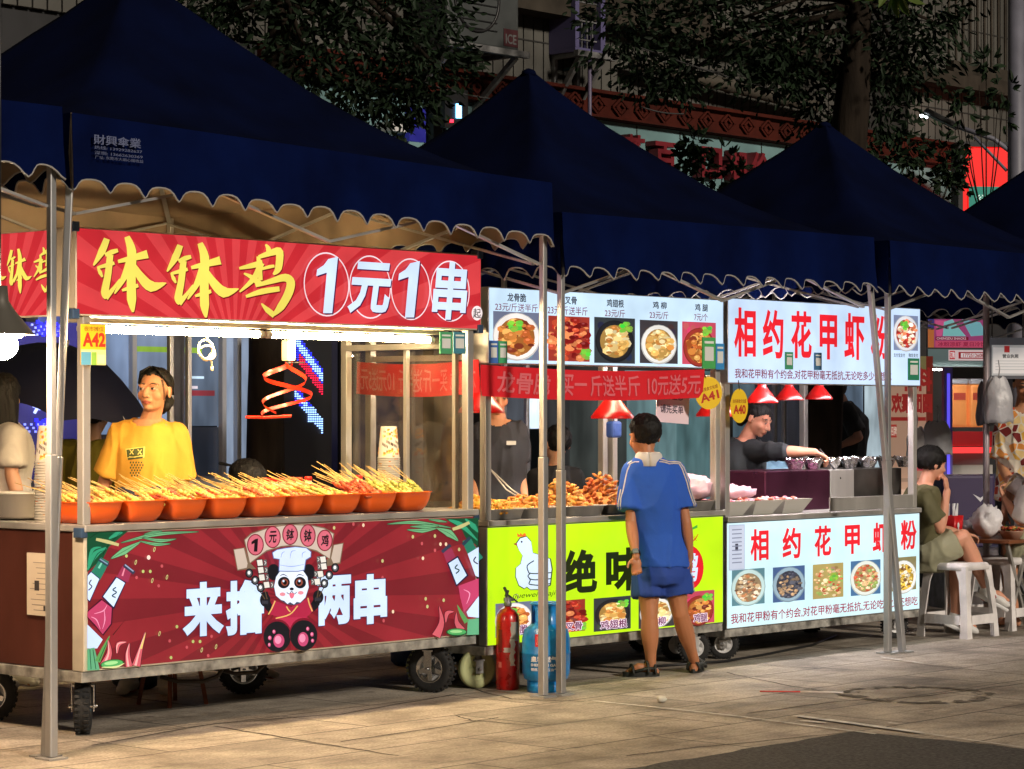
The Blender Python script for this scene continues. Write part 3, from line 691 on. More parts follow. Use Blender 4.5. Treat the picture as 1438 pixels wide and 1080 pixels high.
for a in (([(738, 160), (880, 152), (1050, 178)], [2, 16, 3]), ([(835, 188), (910, 192), (980, 180)], [2, 20, 4]), ([(850, 172), (930, 172), (990, 168)], [2, 16, 3]), ([(980, 180), (1040, 205), (1084, 242)], [4, 36, 4]), ([(940, 138), (990, 144), (1030, 150)], [2, 12, 2])):
    pr.stroke(a[0], [v+5 for v in a[1]], lin(10, 50, 30)); pr.stroke(a[0], a[1], gl_); pr.stroke(a[0], [1, 2, 1], gd)
pr.stroke([(1125, 235), (1150, 290), (1184, 340)], [44, 50, 56], lin(40, 120, 95)); pr.stroke([(1106, 262), (1142, 225)], [16, 16], lin(40, 60, 75))
pr.poly([(1130, 305), (1184, 272), (1184, 420), (1168, 412)], WH); pr.stroke([(1170, 320), (1160, 340), (1180, 355)], 6, DK)
pr.poly([(1085, 462), (1184, 425), (1184, 512), (1150, 548), (1112, 590), (1094, 520)], lin(188, 62, 100)); pr.stroke([(1110, 480), (1140, 500), (1125, 550)], [2, 6, 2], lin(235, 150, 180))
pr.stroke([(1030, 285), (1045, 325), (1062, 362)], [46, 50, 54], lin(150, 48, 78)); pr.stroke([(1004, 297), (1046, 262)], [16, 16], lin(50, 55, 75))
pr.poly([(1028, 350), (1082, 314), (1134, 412), (1074, 466)], lin(20, 28, 60)); pr.poly([(1036, 352), (1080, 324), (1125, 410), (1076, 456)], WH); pr.stroke([(1080, 358), (1068, 375), (1088, 385), (1072, 402)], 6, lin(20, 60, 45))
pr.poly([(1124, 590), (1184, 512), (1184, 618), (1132, 612)], WH); pr.poly([(1130, 626), (1184, 620), (1184, 700), (1126, 702)], lin(95, 165, 120)); pr.stroke([(1125, 640), (1100, 600), (1078, 555)], [26, 18, 2], lin(90, 150, 80))
for a in (([(975, 708), (1002, 640), (990, 562)], [44, 24, 2]), ([(1022, 640), (1028, 596), (1060, 588)], [4, 22, 4]), ([(1100, 680), (1075, 640), (1074, 592)], [36, 20, 2])):
    pr.stroke(a[0], [v+6 for v in a[1]], lin(60, 12, 22)); pr.stroke(a[0], a[1], lin(205, 90, 100))
pr.disc(1075, 688, 52, 19, lin(20, 70, 35)); pr.disc(1075, 687, 46, 15, lin(80, 165, 90)); pr.disc(1072, 685, 30, 7, lin(160, 215, 140))
for x, y, k in ((475, 178, 1), (618, 165, 0), (860, 222, 1), (968, 218, 1), (995, 258, 0), (1022, 258, 0), (968, 288, 2), (904, 255, 2), (909, 327, 0), (1086, 284, 1), (711, 340, 1), (711, 422, 2), (762, 588, 0), (922, 525, 1), (1010, 532, 1), (930, 563, 1), (716, 632, 2), (568, 160, 2)):
    pr.disc(x, y, 6, 9, (lin(235, 205, 170), lin(190, 185, 120), lin(190, 80, 85))[k])
# the four big round characters
for ch, x0, y0, x1, y1 in (('来', 253, 817, 311, 893), ('撸', 313.5, 814, 367, 891), ('两', 441.5, 808, 489, 877), ('串', 492.5, 806, 539.5, 876)):
    pr.crop(0, 0, 1); pr.text(ch, x0-.8, y0-1.2, x1+.8, y1+1.2, lin(45, 32, 75), .062); pr.text(ch, x0, y0, x1, y1, WH, .05)
# cheerful panda cook
pr.crop(320, 730, 5.4); bk = lin(22, 22, 28); crm = lin(196, 176, 160); crd = lin(120, 98, 78)
for tail in ([(18, 222), (105, 208), (140, 320), (192, 372), (130, 374), (48, 384)], [(776, 188), (855, 172), (830, 332), (722, 352), (700, 315), (752, 285)]):
    pr.poly(tail, crd)
pr.poly([(24, 226), (98, 214), (126, 330), (120, 362), (52, 376)], crm); pr.poly([(782, 192), (848, 180), (824, 322), (776, 328), (760, 290)], crm)
pr.poly([(98, 150), (150, 100), (300, 50), (450, 30), (610, 36), (710, 58), (784, 102), (752, 302), (650, 240), (520, 205), (450, 198), (380, 205), (270, 240), (140, 335)], crd)
pr.poly([(106, 152), (155, 108), (300, 58), (450, 38), (608, 44), (705, 66), (776, 106), (748, 292), (650, 230), (520, 196), (450, 190), (380, 197), (268, 230), (144, 324)], crm)
for ch, x, y, rx, ry in (('1', 185, 188, 64, 82), ('元', 315, 130, 62, 84), ('钵', 447, 110, 60, 80), ('钵', 580, 118, 60, 86), ('鸡', 708, 155, 60, 82)):
    pr.disc(x, y, rx, ry, lin(120, 25, 42), 24); pr.disc(x, y, rx-8, ry-8, lin(205, 100, 116), 24); (pr.poly([(x-4, y-42), (x+20, y-48), (x+14, y+52), (x-12, y+52), (x-8, y-12), (x-30, y-2), (x-30, y-22)], DK) if ch == '1' else pr.text(ch, x-rx*.5, y-ry*.55, x+rx*.5, y+ry*.55, DK, .03, .15))
for x in (318, 585): pr.disc(x, 395, 48, 62, bk)
pr.stroke([(250, 545), (270, 640), (330, 700)], [46, 60, 60], bk); pr.stroke([(650, 545), (640, 630), (580, 690)], [46, 60, 60], bk)
pr.poly([(318, 605), (285, 712), (350, 735), (330, 760), (300, 780), (255, 830), (330, 770), (400, 800), (445, 862), (510, 790), (560, 760), (640, 800), (600, 760), (570, 735), (620, 690), (585, 590), (450, 660)], lin(170, 36, 66))
pr.poly([(330, 740), (560, 735), (590, 770), (500, 800), (445, 858), (395, 800), (320, 775)], lin(184, 44, 76))
for a in ([(330, 612), (305, 670), (278, 716)], [(578, 590), (590, 640), (612, 692)], [(500, 650), (440, 715), (335, 745)], [(415, 655), (430, 680), (445, 695)]): pr.stroke(a, 9, lin(225, 180, 100))
for cx, cy in ((345, 880), (545, 870)):
    pr.disc(cx, cy-8, 108, 122, lin(120, 20, 40), 26); pr.disc(cx, cy+4, 104, 116, bk, 26)
for x, y, rx, ry in ((357, 915, 42, 52), (320, 846, 12, 16), (288, 893, 14, 17), (284, 945, 11, 15), (540, 903, 40, 54), (575, 824, 12, 16), (607, 866, 13, 17), (611, 914, 12, 15)):
    pr.disc(x, y, rx, ry, lin(190, 70, 110)); pr.disc(x-rx*.15, y-ry*.15, rx*.6, ry*.6, lin(235, 140, 170))
pr.poly([(315, 505), (330, 430), (360, 385), (450, 370), (540, 380), (575, 430), (585, 510), (560, 590), (520, 630), (470, 645), (420, 640), (370, 610), (330, 575)], lin(60, 70, 90))
pr.poly([(319, 505), (334, 432), (364, 388), (450, 372), (537, 383), (571, 432), (581, 510), (556, 587), (518, 625), (490, 620), (470, 640), (440, 622), (420, 636), (395, 612), (372, 606), (333, 572)], lin(224, 232, 248))
pr.poly([(352, 390), (355, 300), (312, 292), (303, 245), (340, 222), (400, 210), (480, 200), (565, 208), (602, 240), (600, 282), (562, 306), (550, 382), (500, 392), (415, 392)], lin(90, 105, 150))
pr.poly([(358, 384), (361, 295), (318, 288), (309, 248), (342, 227), (400, 216), (480, 206), (562, 214), (596, 243), (594, 278), (557, 300), (545, 376), (500, 386), (415, 386)], lin(206, 220, 250))
for a in ([(360, 340), (450, 352), (546, 336)], [(370, 285), (380, 250), (400, 240)], [(440, 290), (450, 240), (480, 232)], [(530, 285), (535, 250), (560, 240)]): pr.stroke(a, [2, 5, 2], lin(120, 140, 195))
for cx, s_ in ((392, 1), (514, -1)):
    pr.disc(cx, 474, 46, 44, bk, a0=-.5*s_); pr.disc(cx+6*s_, 472, 27, 27, lin(140, 70, 55)); pr.disc(cx+8*s_, 474, 15, 17, lin(15, 8, 8)); pr.disc(cx+1*s_-4, 462, 8, 9, WH)
    pr.stroke([(cx-32*s_, 425), (cx-5, 412), (cx+28*s_, 428)], [2, 8, 2], lin(70, 75, 100))
pr.disc(450, 522, 16, 11, bk); pr.stroke([(412, 548), (432, 560), (450, 540), (468, 560), (488, 546)], 5, bk); pr.poly([(430, 560), (450, 550), (472, 560), (462, 588), (450, 596), (438, 586)], lin(225, 110, 130))
for x, y in ((380, 562), (518, 551)): pr.disc(x, y, 22, 14, lin(225, 140, 150))
for (x, y), (u, v) in (((248, 605), (1, 0)), ((650, 582), (1, 0))):
    pr.disc(x, y, 40, 52, bk)
    for k in range(3): pr.disc(x-18+k*16, y+18, 9, 15, lin(50, 50, 58), 10)
for a in ([(190, 300), (262, 600)], [(700, 280), (640, 590)], [(120, 400), (245, 600)], [(772, 362), (655, 580)]): pr.stroke(a, 7, lin(90, 70, 50))
for x, y in ((208, 325), (215, 380), (222, 436), (258, 492), (685, 300), (690, 352), (664, 410), (640, 468)):
    pr.poly([(x-30, y-26), (x+20, y-30), (x+28, y+22), (x-22, y+28)], bk); pr.poly([(x-25, y-21), (x+15, y-25), (x+22, y+18), (x-17, y+23)], lin(222, 216, 205))
    d = 38 if x < 400 else -38
    pr.poly([(x+d-12, y-24), (x+d+12, y-26), (x+d+14, y+22), (x+d-10, y+24)], lin(90, 88, 86)); pr.stroke([(x+d-6, y-14), (x+d+6, y-2), (x+d-4, y+12)], 5, lin(210, 205, 200))
for x, y in ((122, 402), (166, 456), (208, 512), (772, 362), (727, 416), (690, 480)): pr.disc(x, y, 30, 36, bk); pr.disc(x, y, 20, 25, lin(90, 92, 95)); pr.disc(x-2, y-3, 11, 14, lin(235, 235, 235))
pr.mb.build('printed_face', PRINT, fp1)
# sign above
pr = Pr(0, 0, y=.0025)
cxy = Q(330, 400, 0)
burst(pr, cxy[0], cxy[1]-.35, -.038, 1.903, 2.618, 2.285, lin(190, 40, 48), lin(208, 62, 66), 34, .03)
pr.crop(0, 160, 3.994)
for dx, dy, k in ((0, 0, 1), (408, 34, .985)):
    bo1(pr, dx+5, dy+7, k, lin(110, 14, 24)); bo1(pr, dx, dy, k)
    for j in range(26): pr.disc(540+dx+rnd.uniform(0, 340), 720+dy+rnd.uniform(0, 330), 0.1, 0.1, GOLD2, 5)
pr.crop(330, 160, 3.687)
ji1(pr, lambda x, y: (x+5, y+6), 1, lin(110, 14, 24)); ji1(pr)
for x, y, rx, ry in ((465, 883, 118, 166), (690, 897, 108, 164), (900, 908, 102, 160), (1104, 918, 102, 158)):
    pr.crop(330, 160, 3.687); a0 = pr.q(x-rx, y)[0]; a1 = pr.q(x+rx, y)[0]; pr.fr = (a0, a1, pr.q(x, y-ry)[1], pr.q(x, y+ry)[1]); pr.ring(.5, .5, .5, .5, .022, lin(238, 214, 222), 40); pr.fr = None
for dx, dy in ((0, 0), (424, 22)):
    one = [(474, 752), (524, 740), (494, 1032), (447, 1032), (466, 822), (412, 840), (416, 806), (450, 784)]
    pr.poly([(x+dx+6, y+dy+7) for x, y in one], lin(70, 20, 60)); pr.poly([(x+dx, y+dy) for x, y in one], WH)
for ch, x0, y0, x1, y1, b, sh in (('元', 572, 768, 800, 1035, .03, .18), ('串', 1008, 766, 1192, 1066, .03, .12)):
    pr.text(ch, x0+5, y0+7, x1+5, y1+7, lin(70, 20, 60), b, sh); pr.text(ch, x0, y0, x1, y1, WH, b, sh)
pr.disc(1242, 1032, 28, 38, lin(240, 225, 225)); pr.text('起', 1222, 1008, 1262, 1058, DK, .01)
pr.mb.build('printed_face', PRINT, sb1)
# side sign on the left end, same height
mb = MB(); mb.box(-.044, -.004, .16, .98, 1.897, 2.290); ss = mb.build('side_sign', CREAM, c1)
class PrS(Pr):
    def q(s, x, y):
        t, z = QS(s.ox+x/s.sc, s.oy+y/s.sc, -.045); return t, z
    def _put(s, pts2, faces, c, raw=False):
        s.k += 1; vs = [(-.0445-s.e*s.k, *((p[:2] if raw else s.q(*p)))) for p in pts2]
        out = []
        for f in faces:
            ar = sum(vs[f[i]][1]*vs[f[(i+1) % len(f)]][2]-vs[f[(i+1) % len(f)]][1]*vs[f[i]][2] for i in range(len(f)))
            out.append(tuple(f) if ar < 0 else tuple(reversed(f)))
        s.mb.add(vs, out, 0, c)
ps = PrS(0, 0)
burst(ps, .55, 1.75, .165, 1.903, .975, 2.284, lin(190, 40, 48), lin(208, 62, 66), 30, .02)
ps.crop(0, 160, 3.994)
def mapped(fn, mx, my, k):
    for c_, o in ((lin(110, 14, 24), 4), (GOLD, 0)):
        fn(type('o', (), {'stroke': staticmethod(lambda p, w, c: ps.stroke([(mx(x)+o, my(y)+o) for x, y in p], [v*k for v in w], c))}), c=c_)
for dx in (-103, 42): mapped(bo1, lambda x: dx+(x-520)*.34, lambda y: 752+(y-680)*.59, .42)
mapped(lambda pr_, c: ji1(pr_, c=c), lambda x: 196+(x-14)*.38, lambda y: 748+(y-676)*.68, .55)
ps.mb.build('printed_face', PRINT, ss)
for x, z in ((-.05, 2.27), (2.61, 2.27), (-.05, 1.88), (2.61, 1.88), (-.005, .90), (2.58, .90)):
    mb = MB(); mb.box(x-.018, x+.022, -.006, .05, z, z+.045); mb.build('corner_cap', BLUECAP, c1, bevel=.004)
# strip lights below the sign, hung on a rail
mb = MB(); mb.box(.05, 2.55, .17, .21, 1.872, 1.893); mb.build('light_rail', STEEL, c1)
for x0, x1 in ((.15, 1.22), (1.30, 2.42)):
    mb = MB(); mb.tube([(x0, .19, 1.845), (x1, .19, 1.845)], .017, 10); l = mb.build('light_tube', TUBE, c1)
    mb = MB()
    for x in (x0-.03, x1): mb.tube([(x, .19, 1.845), (x+.03, .19, 1.845)], .019, 10)
    mb.build('end_cap', WHITE, l)
mb = MB(); mb.box(2.585, 2.592, .09, .93, .96, 1.86); mb.build('glass_side', GLASS, c1)
for y in (.14, .5): mb = MB(); mb.box(2.558, 2.583, y-.012, y+.012, .957, 1.89); mb.build('glass_frame', STEEL, c1)
mb = MB(); mb.box(2.5, 2.575, .1, .93, 1.80, 1.83); mb.build('glass_rail', STEEL, c1)
for x, y, r_, yw, tm in ((.12, .16, .125, -.72, RUB), (2.42, .17, .125, .35, RUB), (1.72, .86, .125, 1.0, RUB), (.12, .86, .125, .9, RUB)):
    caster(c1, x, y, r_, .075, yw, .25, tm)
# payment cards stuck on the cart
def card(parent, x, y, z, w, h, col, white=True):
    mb = MB(); mb.box(x, x+w, y-.006, y, z, z+h, c=col)
    if white: mb.box(x+w*.16, x+w*.84, y-.0075, y-.006, z+h*.25, z+h*.7, c=(.7, .72, .7)); mb.box(x+w*.15, x+w*.85, y-.0075, y-.006, z+h*.8, z+h*.88, c=(.75, .8, .75))
    return mb.build('payment_card', PAPER, parent)
def card_px(parent, s0, y, px0, py0, px1, py1, col):
    a, z1 = Q(px0, py0, y); b, z0 = Q(px1, py1, y); return card(parent, a-s0, y, z0, b-a, z1-z0, col)
card_px(c1, 0, -.004, 617, 466, 634, 497, lin(70, 160, 110)); card_px(c1, 0, -.006, 636, 466, 653, 497, lin(60, 130, 150))

# ===== lime green stall =====
SILV = mat('silver_edge', (.6, .6, .6), .35, .8, var=.15)
S2 = 2.667
c2, fp2, sb2 = cart('fried chicken cart with lime green front panel and picture menu on top', S2, 4.719, .232, .893, 1.722, 2.127, .95, DSTEEL, SILV, th=.06, sx=(-.012, .005))
def tilt_front(o): pass
pr = Pr(0, S2, y=.0025); LG = lin(190, 236, 22)
pr.poly([(.006, .236), (2.046, .236), (2.046, .855), (.006, .855)], LG, True)
pr.crop(680, 720, 4.156)
ch = [(190, 182), (212, 150), (248, 140), (275, 170), (285, 235), (335, 250), (385, 270), (395, 330), (385, 420), (335, 446), (272, 448), (250, 432), (236, 442), (205, 424), (186, 372), (188, 322), (214, 300), (226, 250), (205, 218)]
cx0 = sum(p[0] for p in ch)/len(ch); cy0 = sum(p[1] for p in ch)/len(ch)
pr.poly([(cx0+(x-cx0)*1.05, cy0+(y-cy0)*1.035) for x, y in ch], lin(12, 40, 30)); pr.poly(ch, lin(214, 232, 252))
pr.poly([(196, 142), (192, 118), (208, 130), (214, 116), (224, 130), (234, 118), (244, 122), (246, 138)], lin(225, 110, 40)); pr.poly([(192, 176), (168, 182), (190, 192), (196, 210)], lin(150, 60, 40)); pr.disc(220, 170, 5, 6, DK)
for a in ([(292, 280), (252, 310), (262, 352)], [(262, 352), (300, 356), (392, 350)], [(262, 385), (300, 392), (392, 385)], [(272, 352), (256, 370), (270, 390), (262, 415), (280, 420)], [(275, 420), (330, 424), (385, 414)]): pr.stroke(a, 6, lin(12, 40, 30))
pr.text('juewei zhaji', 172, 462, 420, 500, lin(30, 70, 20), .0, .35)
pr.crop(0, 0, 1); INK = lin(30, 38, 10)
pr.text('绝', 789.5, 771.5, 839, 833, INK, .04); pr.text('味', 851, 769, 902, 830, INK, .04)
for x, t_ in ((926, '炸'), (968, '鸡')):
    pr.disc(x, 797, 20, 31, lin(214, 30, 40), 24); pr.text(t_, x-12, 777, x+12, 817, WH, .03, .15)
pr.text('火', 972, 752, 979, 760, lin(190, 90, 30)); pr.poly([(970, 742), (979, 737), (979, 741), (972, 744)], lin(60, 160, 60)); pr.stroke([(966, 763), (975, 758), (980, 750)], [1, 2, 1], lin(200, 90, 30))
pr.mb.build('printed_face', PRINT, fp2)
RF = [lin(170, 40, 30), lin(205, 80, 50), lin(220, 130, 80), lin(120, 20, 20)]; GF = [lin(220, 170, 90), lin(235, 200, 130), lin(200, 130, 60), lin(245, 225, 170)]; OF = [lin(210, 130, 60), lin(235, 175, 95), lin(180, 90, 40), lin(120, 50, 30)]
FD = [dict(bg=lin(105, 112, 135), plate=lin(235, 228, 222), pal=OF, green=(.45, .3), pr=.46), dict(bg=lin(150, 50, 40), plate=None, pal=RF, pr=.52, n=110, green=(.9, .85), pile=.95), dict(bg=lin(52, 56, 60), plate=lin(34, 34, 38), pal=GF, green=(.75, .2), pr=.42, pile=.7),
      dict(bg=lin(60, 55, 58), plate=lin(225, 222, 215), pal=GF, pr=.42, py=.56, pile=.75), dict(bg=lin(190, 70, 90), plate=lin(150, 50, 40), pal=OF, green=(.75, .2), pr=.42, py=.6)]
SMP = lin(105, 20, 75)
for i, (x0, y0, x1, y1, t_) in enumerate(((696, 846, 747, 893, '龙骨脆'), (771, 843, 822, 888, '鸡叉骨'), (834, 838.5, 886, 885, '鸡翅根'), (897, 835, 947, 881, '鸡柳'), (960, 830, 1003.5, 876, '鸡腿'))):
    pr = Pr(0, S2, e=.00006, y=.0015); pr.food(x0, y0, x1, y1, seed=i, **FD[i])
    w = (x1-x0)*(.24 if len(t_) == 3 else .22)*len(t_)/2
    pr.text(t_, (x0+x1)/2-w-1+.9, y1-15.5, (x0+x1)/2+w+1+.9, y1-1.5, lin(245, 225, 240), .07); pr.text(t_, (x0+x1)/2-w+.9, y1-14.5, (x0+x1)/2+w+.9, y1-2.5, SMP, .02)
    pr.mb.build('food_picture', PRINT, fp2)
LBW = lin(200, 226, 246)
pr = Pr(0, S2, y=.0025); pr.poly([(.018, 1.727), (2.05, 1.727), (2.05, 2.122), (.018, 2.122)], LBW, True); pr.crop(660, 360, 3.595)
for a, b in ((('龙骨脆', 190, 186, 285, 230), ('23元/斤送半斤', 128, 237, 343, 278)), (('鸡叉骨', 448, 200, 540, 242), ('23元/斤送半斤', 392, 252, 594, 296)), (('鸡翅根', 690, 217, 777, 258), ('23元/斤', 680, 268, 782, 308)), (('鸡 柳', 922, 228, 992, 266), ('23元/斤', 905, 278, 1000, 316)), (('鸡 腿', 1134, 240, 1200, 278), ('7元/个', 1130, 288, 1198, 326))):
    pr.text(*a, lin(22, 20, 40), .02); pr.text(*b, lin(110, 30, 70), .006)
pr.mb.build('printed_face', PRINT, sb2)
for i, (x0, y0, x1, y1) in enumerate(((118, 281, 352, 522), (396, 303, 605, 530), (628, 310, 834, 540), (858, 324, 1050, 541), (1072, 332, 1242, 546))):
    pr = Pr(0, S2, e=.00006, y=.0015).crop(660, 360, 3.595); pr.food(x0, y0, x1, y1, seed=i+9, **FD[i]); pr.mb.build('food_picture', PRINT, sb2)
for x0, y0, x1, y1, c_ in ((95, 425, 138, 540, lin(60, 110, 190)), (141, 427, 184, 540, lin(60, 165, 110)), (1170, 408, 1236, 568, lin(70, 170, 90)), (1238, 440, 1280, 572, lin(50, 140, 205))):
    card_px(sb2, S2, -.004, 660+x0/3.595, 360+y0/3.595, 660+x1/3.595, 360+y1/3.595, c_)
for x, y, r_, yw, tm in ((.0, .12, .105, 1.15, TYRE_G), (.9, .8, .105, 1.3, TYRE_G), (1.9, .10, .09, .85, RUB), (1.985, .3, .09, .95, RUB)):
    caster(c2, x+.05 if x == 0 else x, y, r_, .045, yw, .18, tm, TYRE_G if tm is TYRE_G else WHITE, DSTEEL if tm is TYRE_G else ALU)
caster(c2, -.06+.02, .42, .105, .045, 1.2, .18, TYRE_G, TYRE_G, DSTEEL)

# ===== white noodle stall =====
S3 = 4.753
c3, fp3, sb3 = cart('white noodle cart with red lettering on two glowing white boards', S3, 6.822, .19, .85, 1.637, 2.143, .95, DSTEEL, SILV, th=.05, sx=(-.01, .01))
RD = lin(226, 32, 44)
pr = Pr(0, S3, y=.0025); LB2 = lin(206, 238, 244)
pr.poly([(.004, .195), (2.062, .195), (2.062, .812), (.004, .812)], LB2, True); pr.crop(1000, 680, 3.283)
for a in (('相', 178, 206, 262, 352), ('约', 325, 200, 410, 343), ('花', 472, 191, 550, 332), ('甲', 612, 188, 682, 322), ('虾', 740, 176, 815, 314), ('粉', 869, 165, 943, 303)): pr.text(*a, RD, .03)
pr.text('我和花甲粉有个约会,对花甲粉毫无抵抗,无论吃多少还想吃', 86, 556, 947, 603, lin(150, 25, 60), .012)
pr.frame(75, 186, 150, 396); pr.poly([(0, 0), (1, 0), (1, 1), (0, 1)], lin(176, 186, 205)); pr.poly([(.06, .03), (.94, .03), (.94, .97), (.06, .97)], lin(190, 196, 212)); pr.poly([(.4, .42), (.58, .42), (.58, .58), (.4, .58)], lin(60, 60, 75))
for k in range(9): pr.poly([(.2, .1+k*.09), (.8, .1+k*.09), (.8, .125+k*.09), (.2, .125+k*.09)], lin(130, 135, 155))
pr.fr = None
pr.mb.build('printed_face', PRINT, fp3)
CL = [lin(200, 170, 130), lin(230, 215, 190), lin(120, 90, 70), lin(180, 120, 80)]; SF = [lin(225, 180, 130), lin(240, 215, 170), lin(200, 90, 60), lin(150, 170, 90)]
FN = [dict(bg=lin(90, 130, 140), plate=lin(190, 215, 212), pal=CL, pr=.47), dict(bg=lin(70, 95, 140), plate=lin(150, 175, 190), pal=[lin(90, 90, 100), lin(140, 120, 100), lin(200, 160, 120), lin(60, 60, 75)], pr=.46), dict(bg=lin(170, 150, 90), plate=None, pal=SF, pr=.5, n=100, green=(.65, .4), pile=.95),
      dict(bg=lin(70, 110, 150), plate=lin(220, 225, 215), pal=SF, pr=.47), dict(bg=lin(130, 120, 80), plate=lin(225, 225, 220), pal=[lin(225, 180, 60), lin(240, 210, 110), lin(120, 80, 40), lin(235, 225, 200)], pr=.46, py=.6)]
for i, (x0, y0, x1, y1) in enumerate(((92, 391, 243, 556), (281, 379, 428, 540), (465, 366, 606, 525), (640, 351, 777, 510), (822, 336, 942, 490))):
    pr = Pr(0, S3, e=.00006, y=.0015).crop(1000, 680, 3.283); pr.food(x0, y0, x1, y1, seed=i+20, size=.07, n=90, **{k: v for k, v in FN[i].items() if k != 'n'}); pr.mb.build('food_picture', PRINT, fp3)
pr = Pr(0, S3, y=.0025); pr.poly([(.014, 1.643), (2.07, 1.643), (2.07, 2.137), (.014, 2.137)], lin(196, 218, 244), True); pr.crop(1000, 380, 3.283)
for a in (('相', 103, 171, 203, 398), ('约', 234, 180, 330, 405), ('花', 364, 187, 460, 405), ('甲', 496, 204, 577, 410), ('虾', 609, 197, 702, 412), ('粉', 731, 204, 820, 412)): pr.text(*a, RD, .03)
pr.text('我和花甲粉有个约会,对花甲粉毫无抵抗,无论吃多少还想吃', 104, 459, 826, 504, lin(120, 30, 60), .012)
pr.text('支付宝支付', 836, 381, 888, 399, lin(40, 50, 70), .01); pr.text('微信支付', 904, 382, 948, 400, lin(40, 50, 70), .01)
pr.mb.build('printed_face', PRINT, sb3)
pr = Pr(0, S3, e=.00006, y=.0015).crop(1000, 380, 3.283); pr.food(838, 207, 950, 368, lin(120, 130, 160), lin(215, 215, 220), [lin(200, 60, 50), lin(235, 200, 160), lin(225, 130, 90), lin(245, 235, 220)], n=90, seed=40, pr=.47, green=(.4, .3), size=.09); pr.mb.build('food_picture', PRINT, sb3)
for x0, y0, x1, y1, c_ in ((335, 375, 370, 456, lin(60, 150, 110)), (469, 378, 502, 459, lin(60, 110, 150)), (902, 404, 952, 506, lin(30, 130, 95))):
    card_px(sb3, S3, -.004, 1000+x0/3.283, 380+y0/3.283, 1000+x1/3.283, 380+y1/3.283, c_)
for x, y, r_, yw in ((1.98, .14, .09, 1.1), (1.98, .8, .09, 1.0), (.2, .8, .09, 1.0), (.12, .12, .09, .7)):
    caster(c3, x, y, r_, .04, yw, .14, RUB, WHITE, ALU)
# ---------- goods on the red cart ----------
def at_t(px, t, z=0.0, s0=0.0): return Q(px, 600, t)[0]-s0
ORNG = mat('orange_melamine', lin(236, 96, 22), .22, coat=.4, var=.05)
def sq(hx, hy, n=36, e=5):
    o = []
    for i in range(n):
        a = 2*math.pi*i/n; c, s_ = math.cos(a), math.sin(a)
        o.append((math.copysign(abs(c)**(2/e), c)*hx, math.copysign(abs(s_)**(2/e), s_)*hy))
    return o
def sq_loft(mb, rings, n=36, e=5, m=0, c=(.8,)*3, caps=True):
    vs = []; fs = []
    for hx, hy, z in rings: vs += [(x, y, z) for x, y in sq(hx, hy, n, e)]
    k = len(rings)
    for i in range(k-1):
        for j in range(n): fs.append((i*n+j, i*n+(j+1) % n, (i+1)*n+(j+1) % n, (i+1)*n+j))
    if caps: fs += [tuple(range(n-1, -1, -1)), tuple(range((k-1)*n, k*n))]
    mb.add(vs, fs, m, c, True)
mb = MB()
sq_loft(mb, [(.070, .10, 0), (.088, .118, .006), (.104, .138, .03), (.115, .152, .065), (.120, .158, .095), (.126, .164, .098), (.126, .164, .102), (.118, .156, .101), (.110, .146, .07), (.08, .11, .02)])
bowl_me = mb.mesh('food_bowl'); bowl_me.materials.append(ORNG)
SK = cmat('skewer_food', .45, bump=.25, bs=120)
BAM = lin(225, 190, 120)
sk_me = []
FOODC = [[lin(225, 175, 80), lin(235, 190, 100)], [lin(210, 150, 60), lin(230, 185, 95)], [lin(190, 90, 45), lin(160, 60, 36)], [lin(150, 150, 60), lin(210, 195, 95)], [lin(235, 195, 120), lin(205, 150, 80)], [lin(185, 120, 55), lin(225, 175, 90)]]
for k in range(10):
    r = random.Random(k); mb = MB(); l = r.uniform(.25, .33)
    mb.tube([(0, 0, 0), (0, l*.5, .002), (0, l, 0)], .0019, 5, c=BAM)
    pal = FOODC[k % 6]; y = .02
    while y < .13:
        z = r.uniform(.008, .012); mb.ell((r.uniform(-.003, .003), y, 0), (z, r.uniform(.012, .02), z*.8), 7, c=pal[r.randrange(2)], jit=.12, rnd=r); y += r.uniform(.018, .028)
    me = mb.mesh('skewer'); me.materials.append(SK); sk_me.append(me)
ORD = ['leftmost', 'second', 'third', 'fourth', 'middle', 'sixth', 'seventh', 'eighth', 'rightmost']
HEAP = cmat('heaped_food', .5, bump=.3, bs=90)
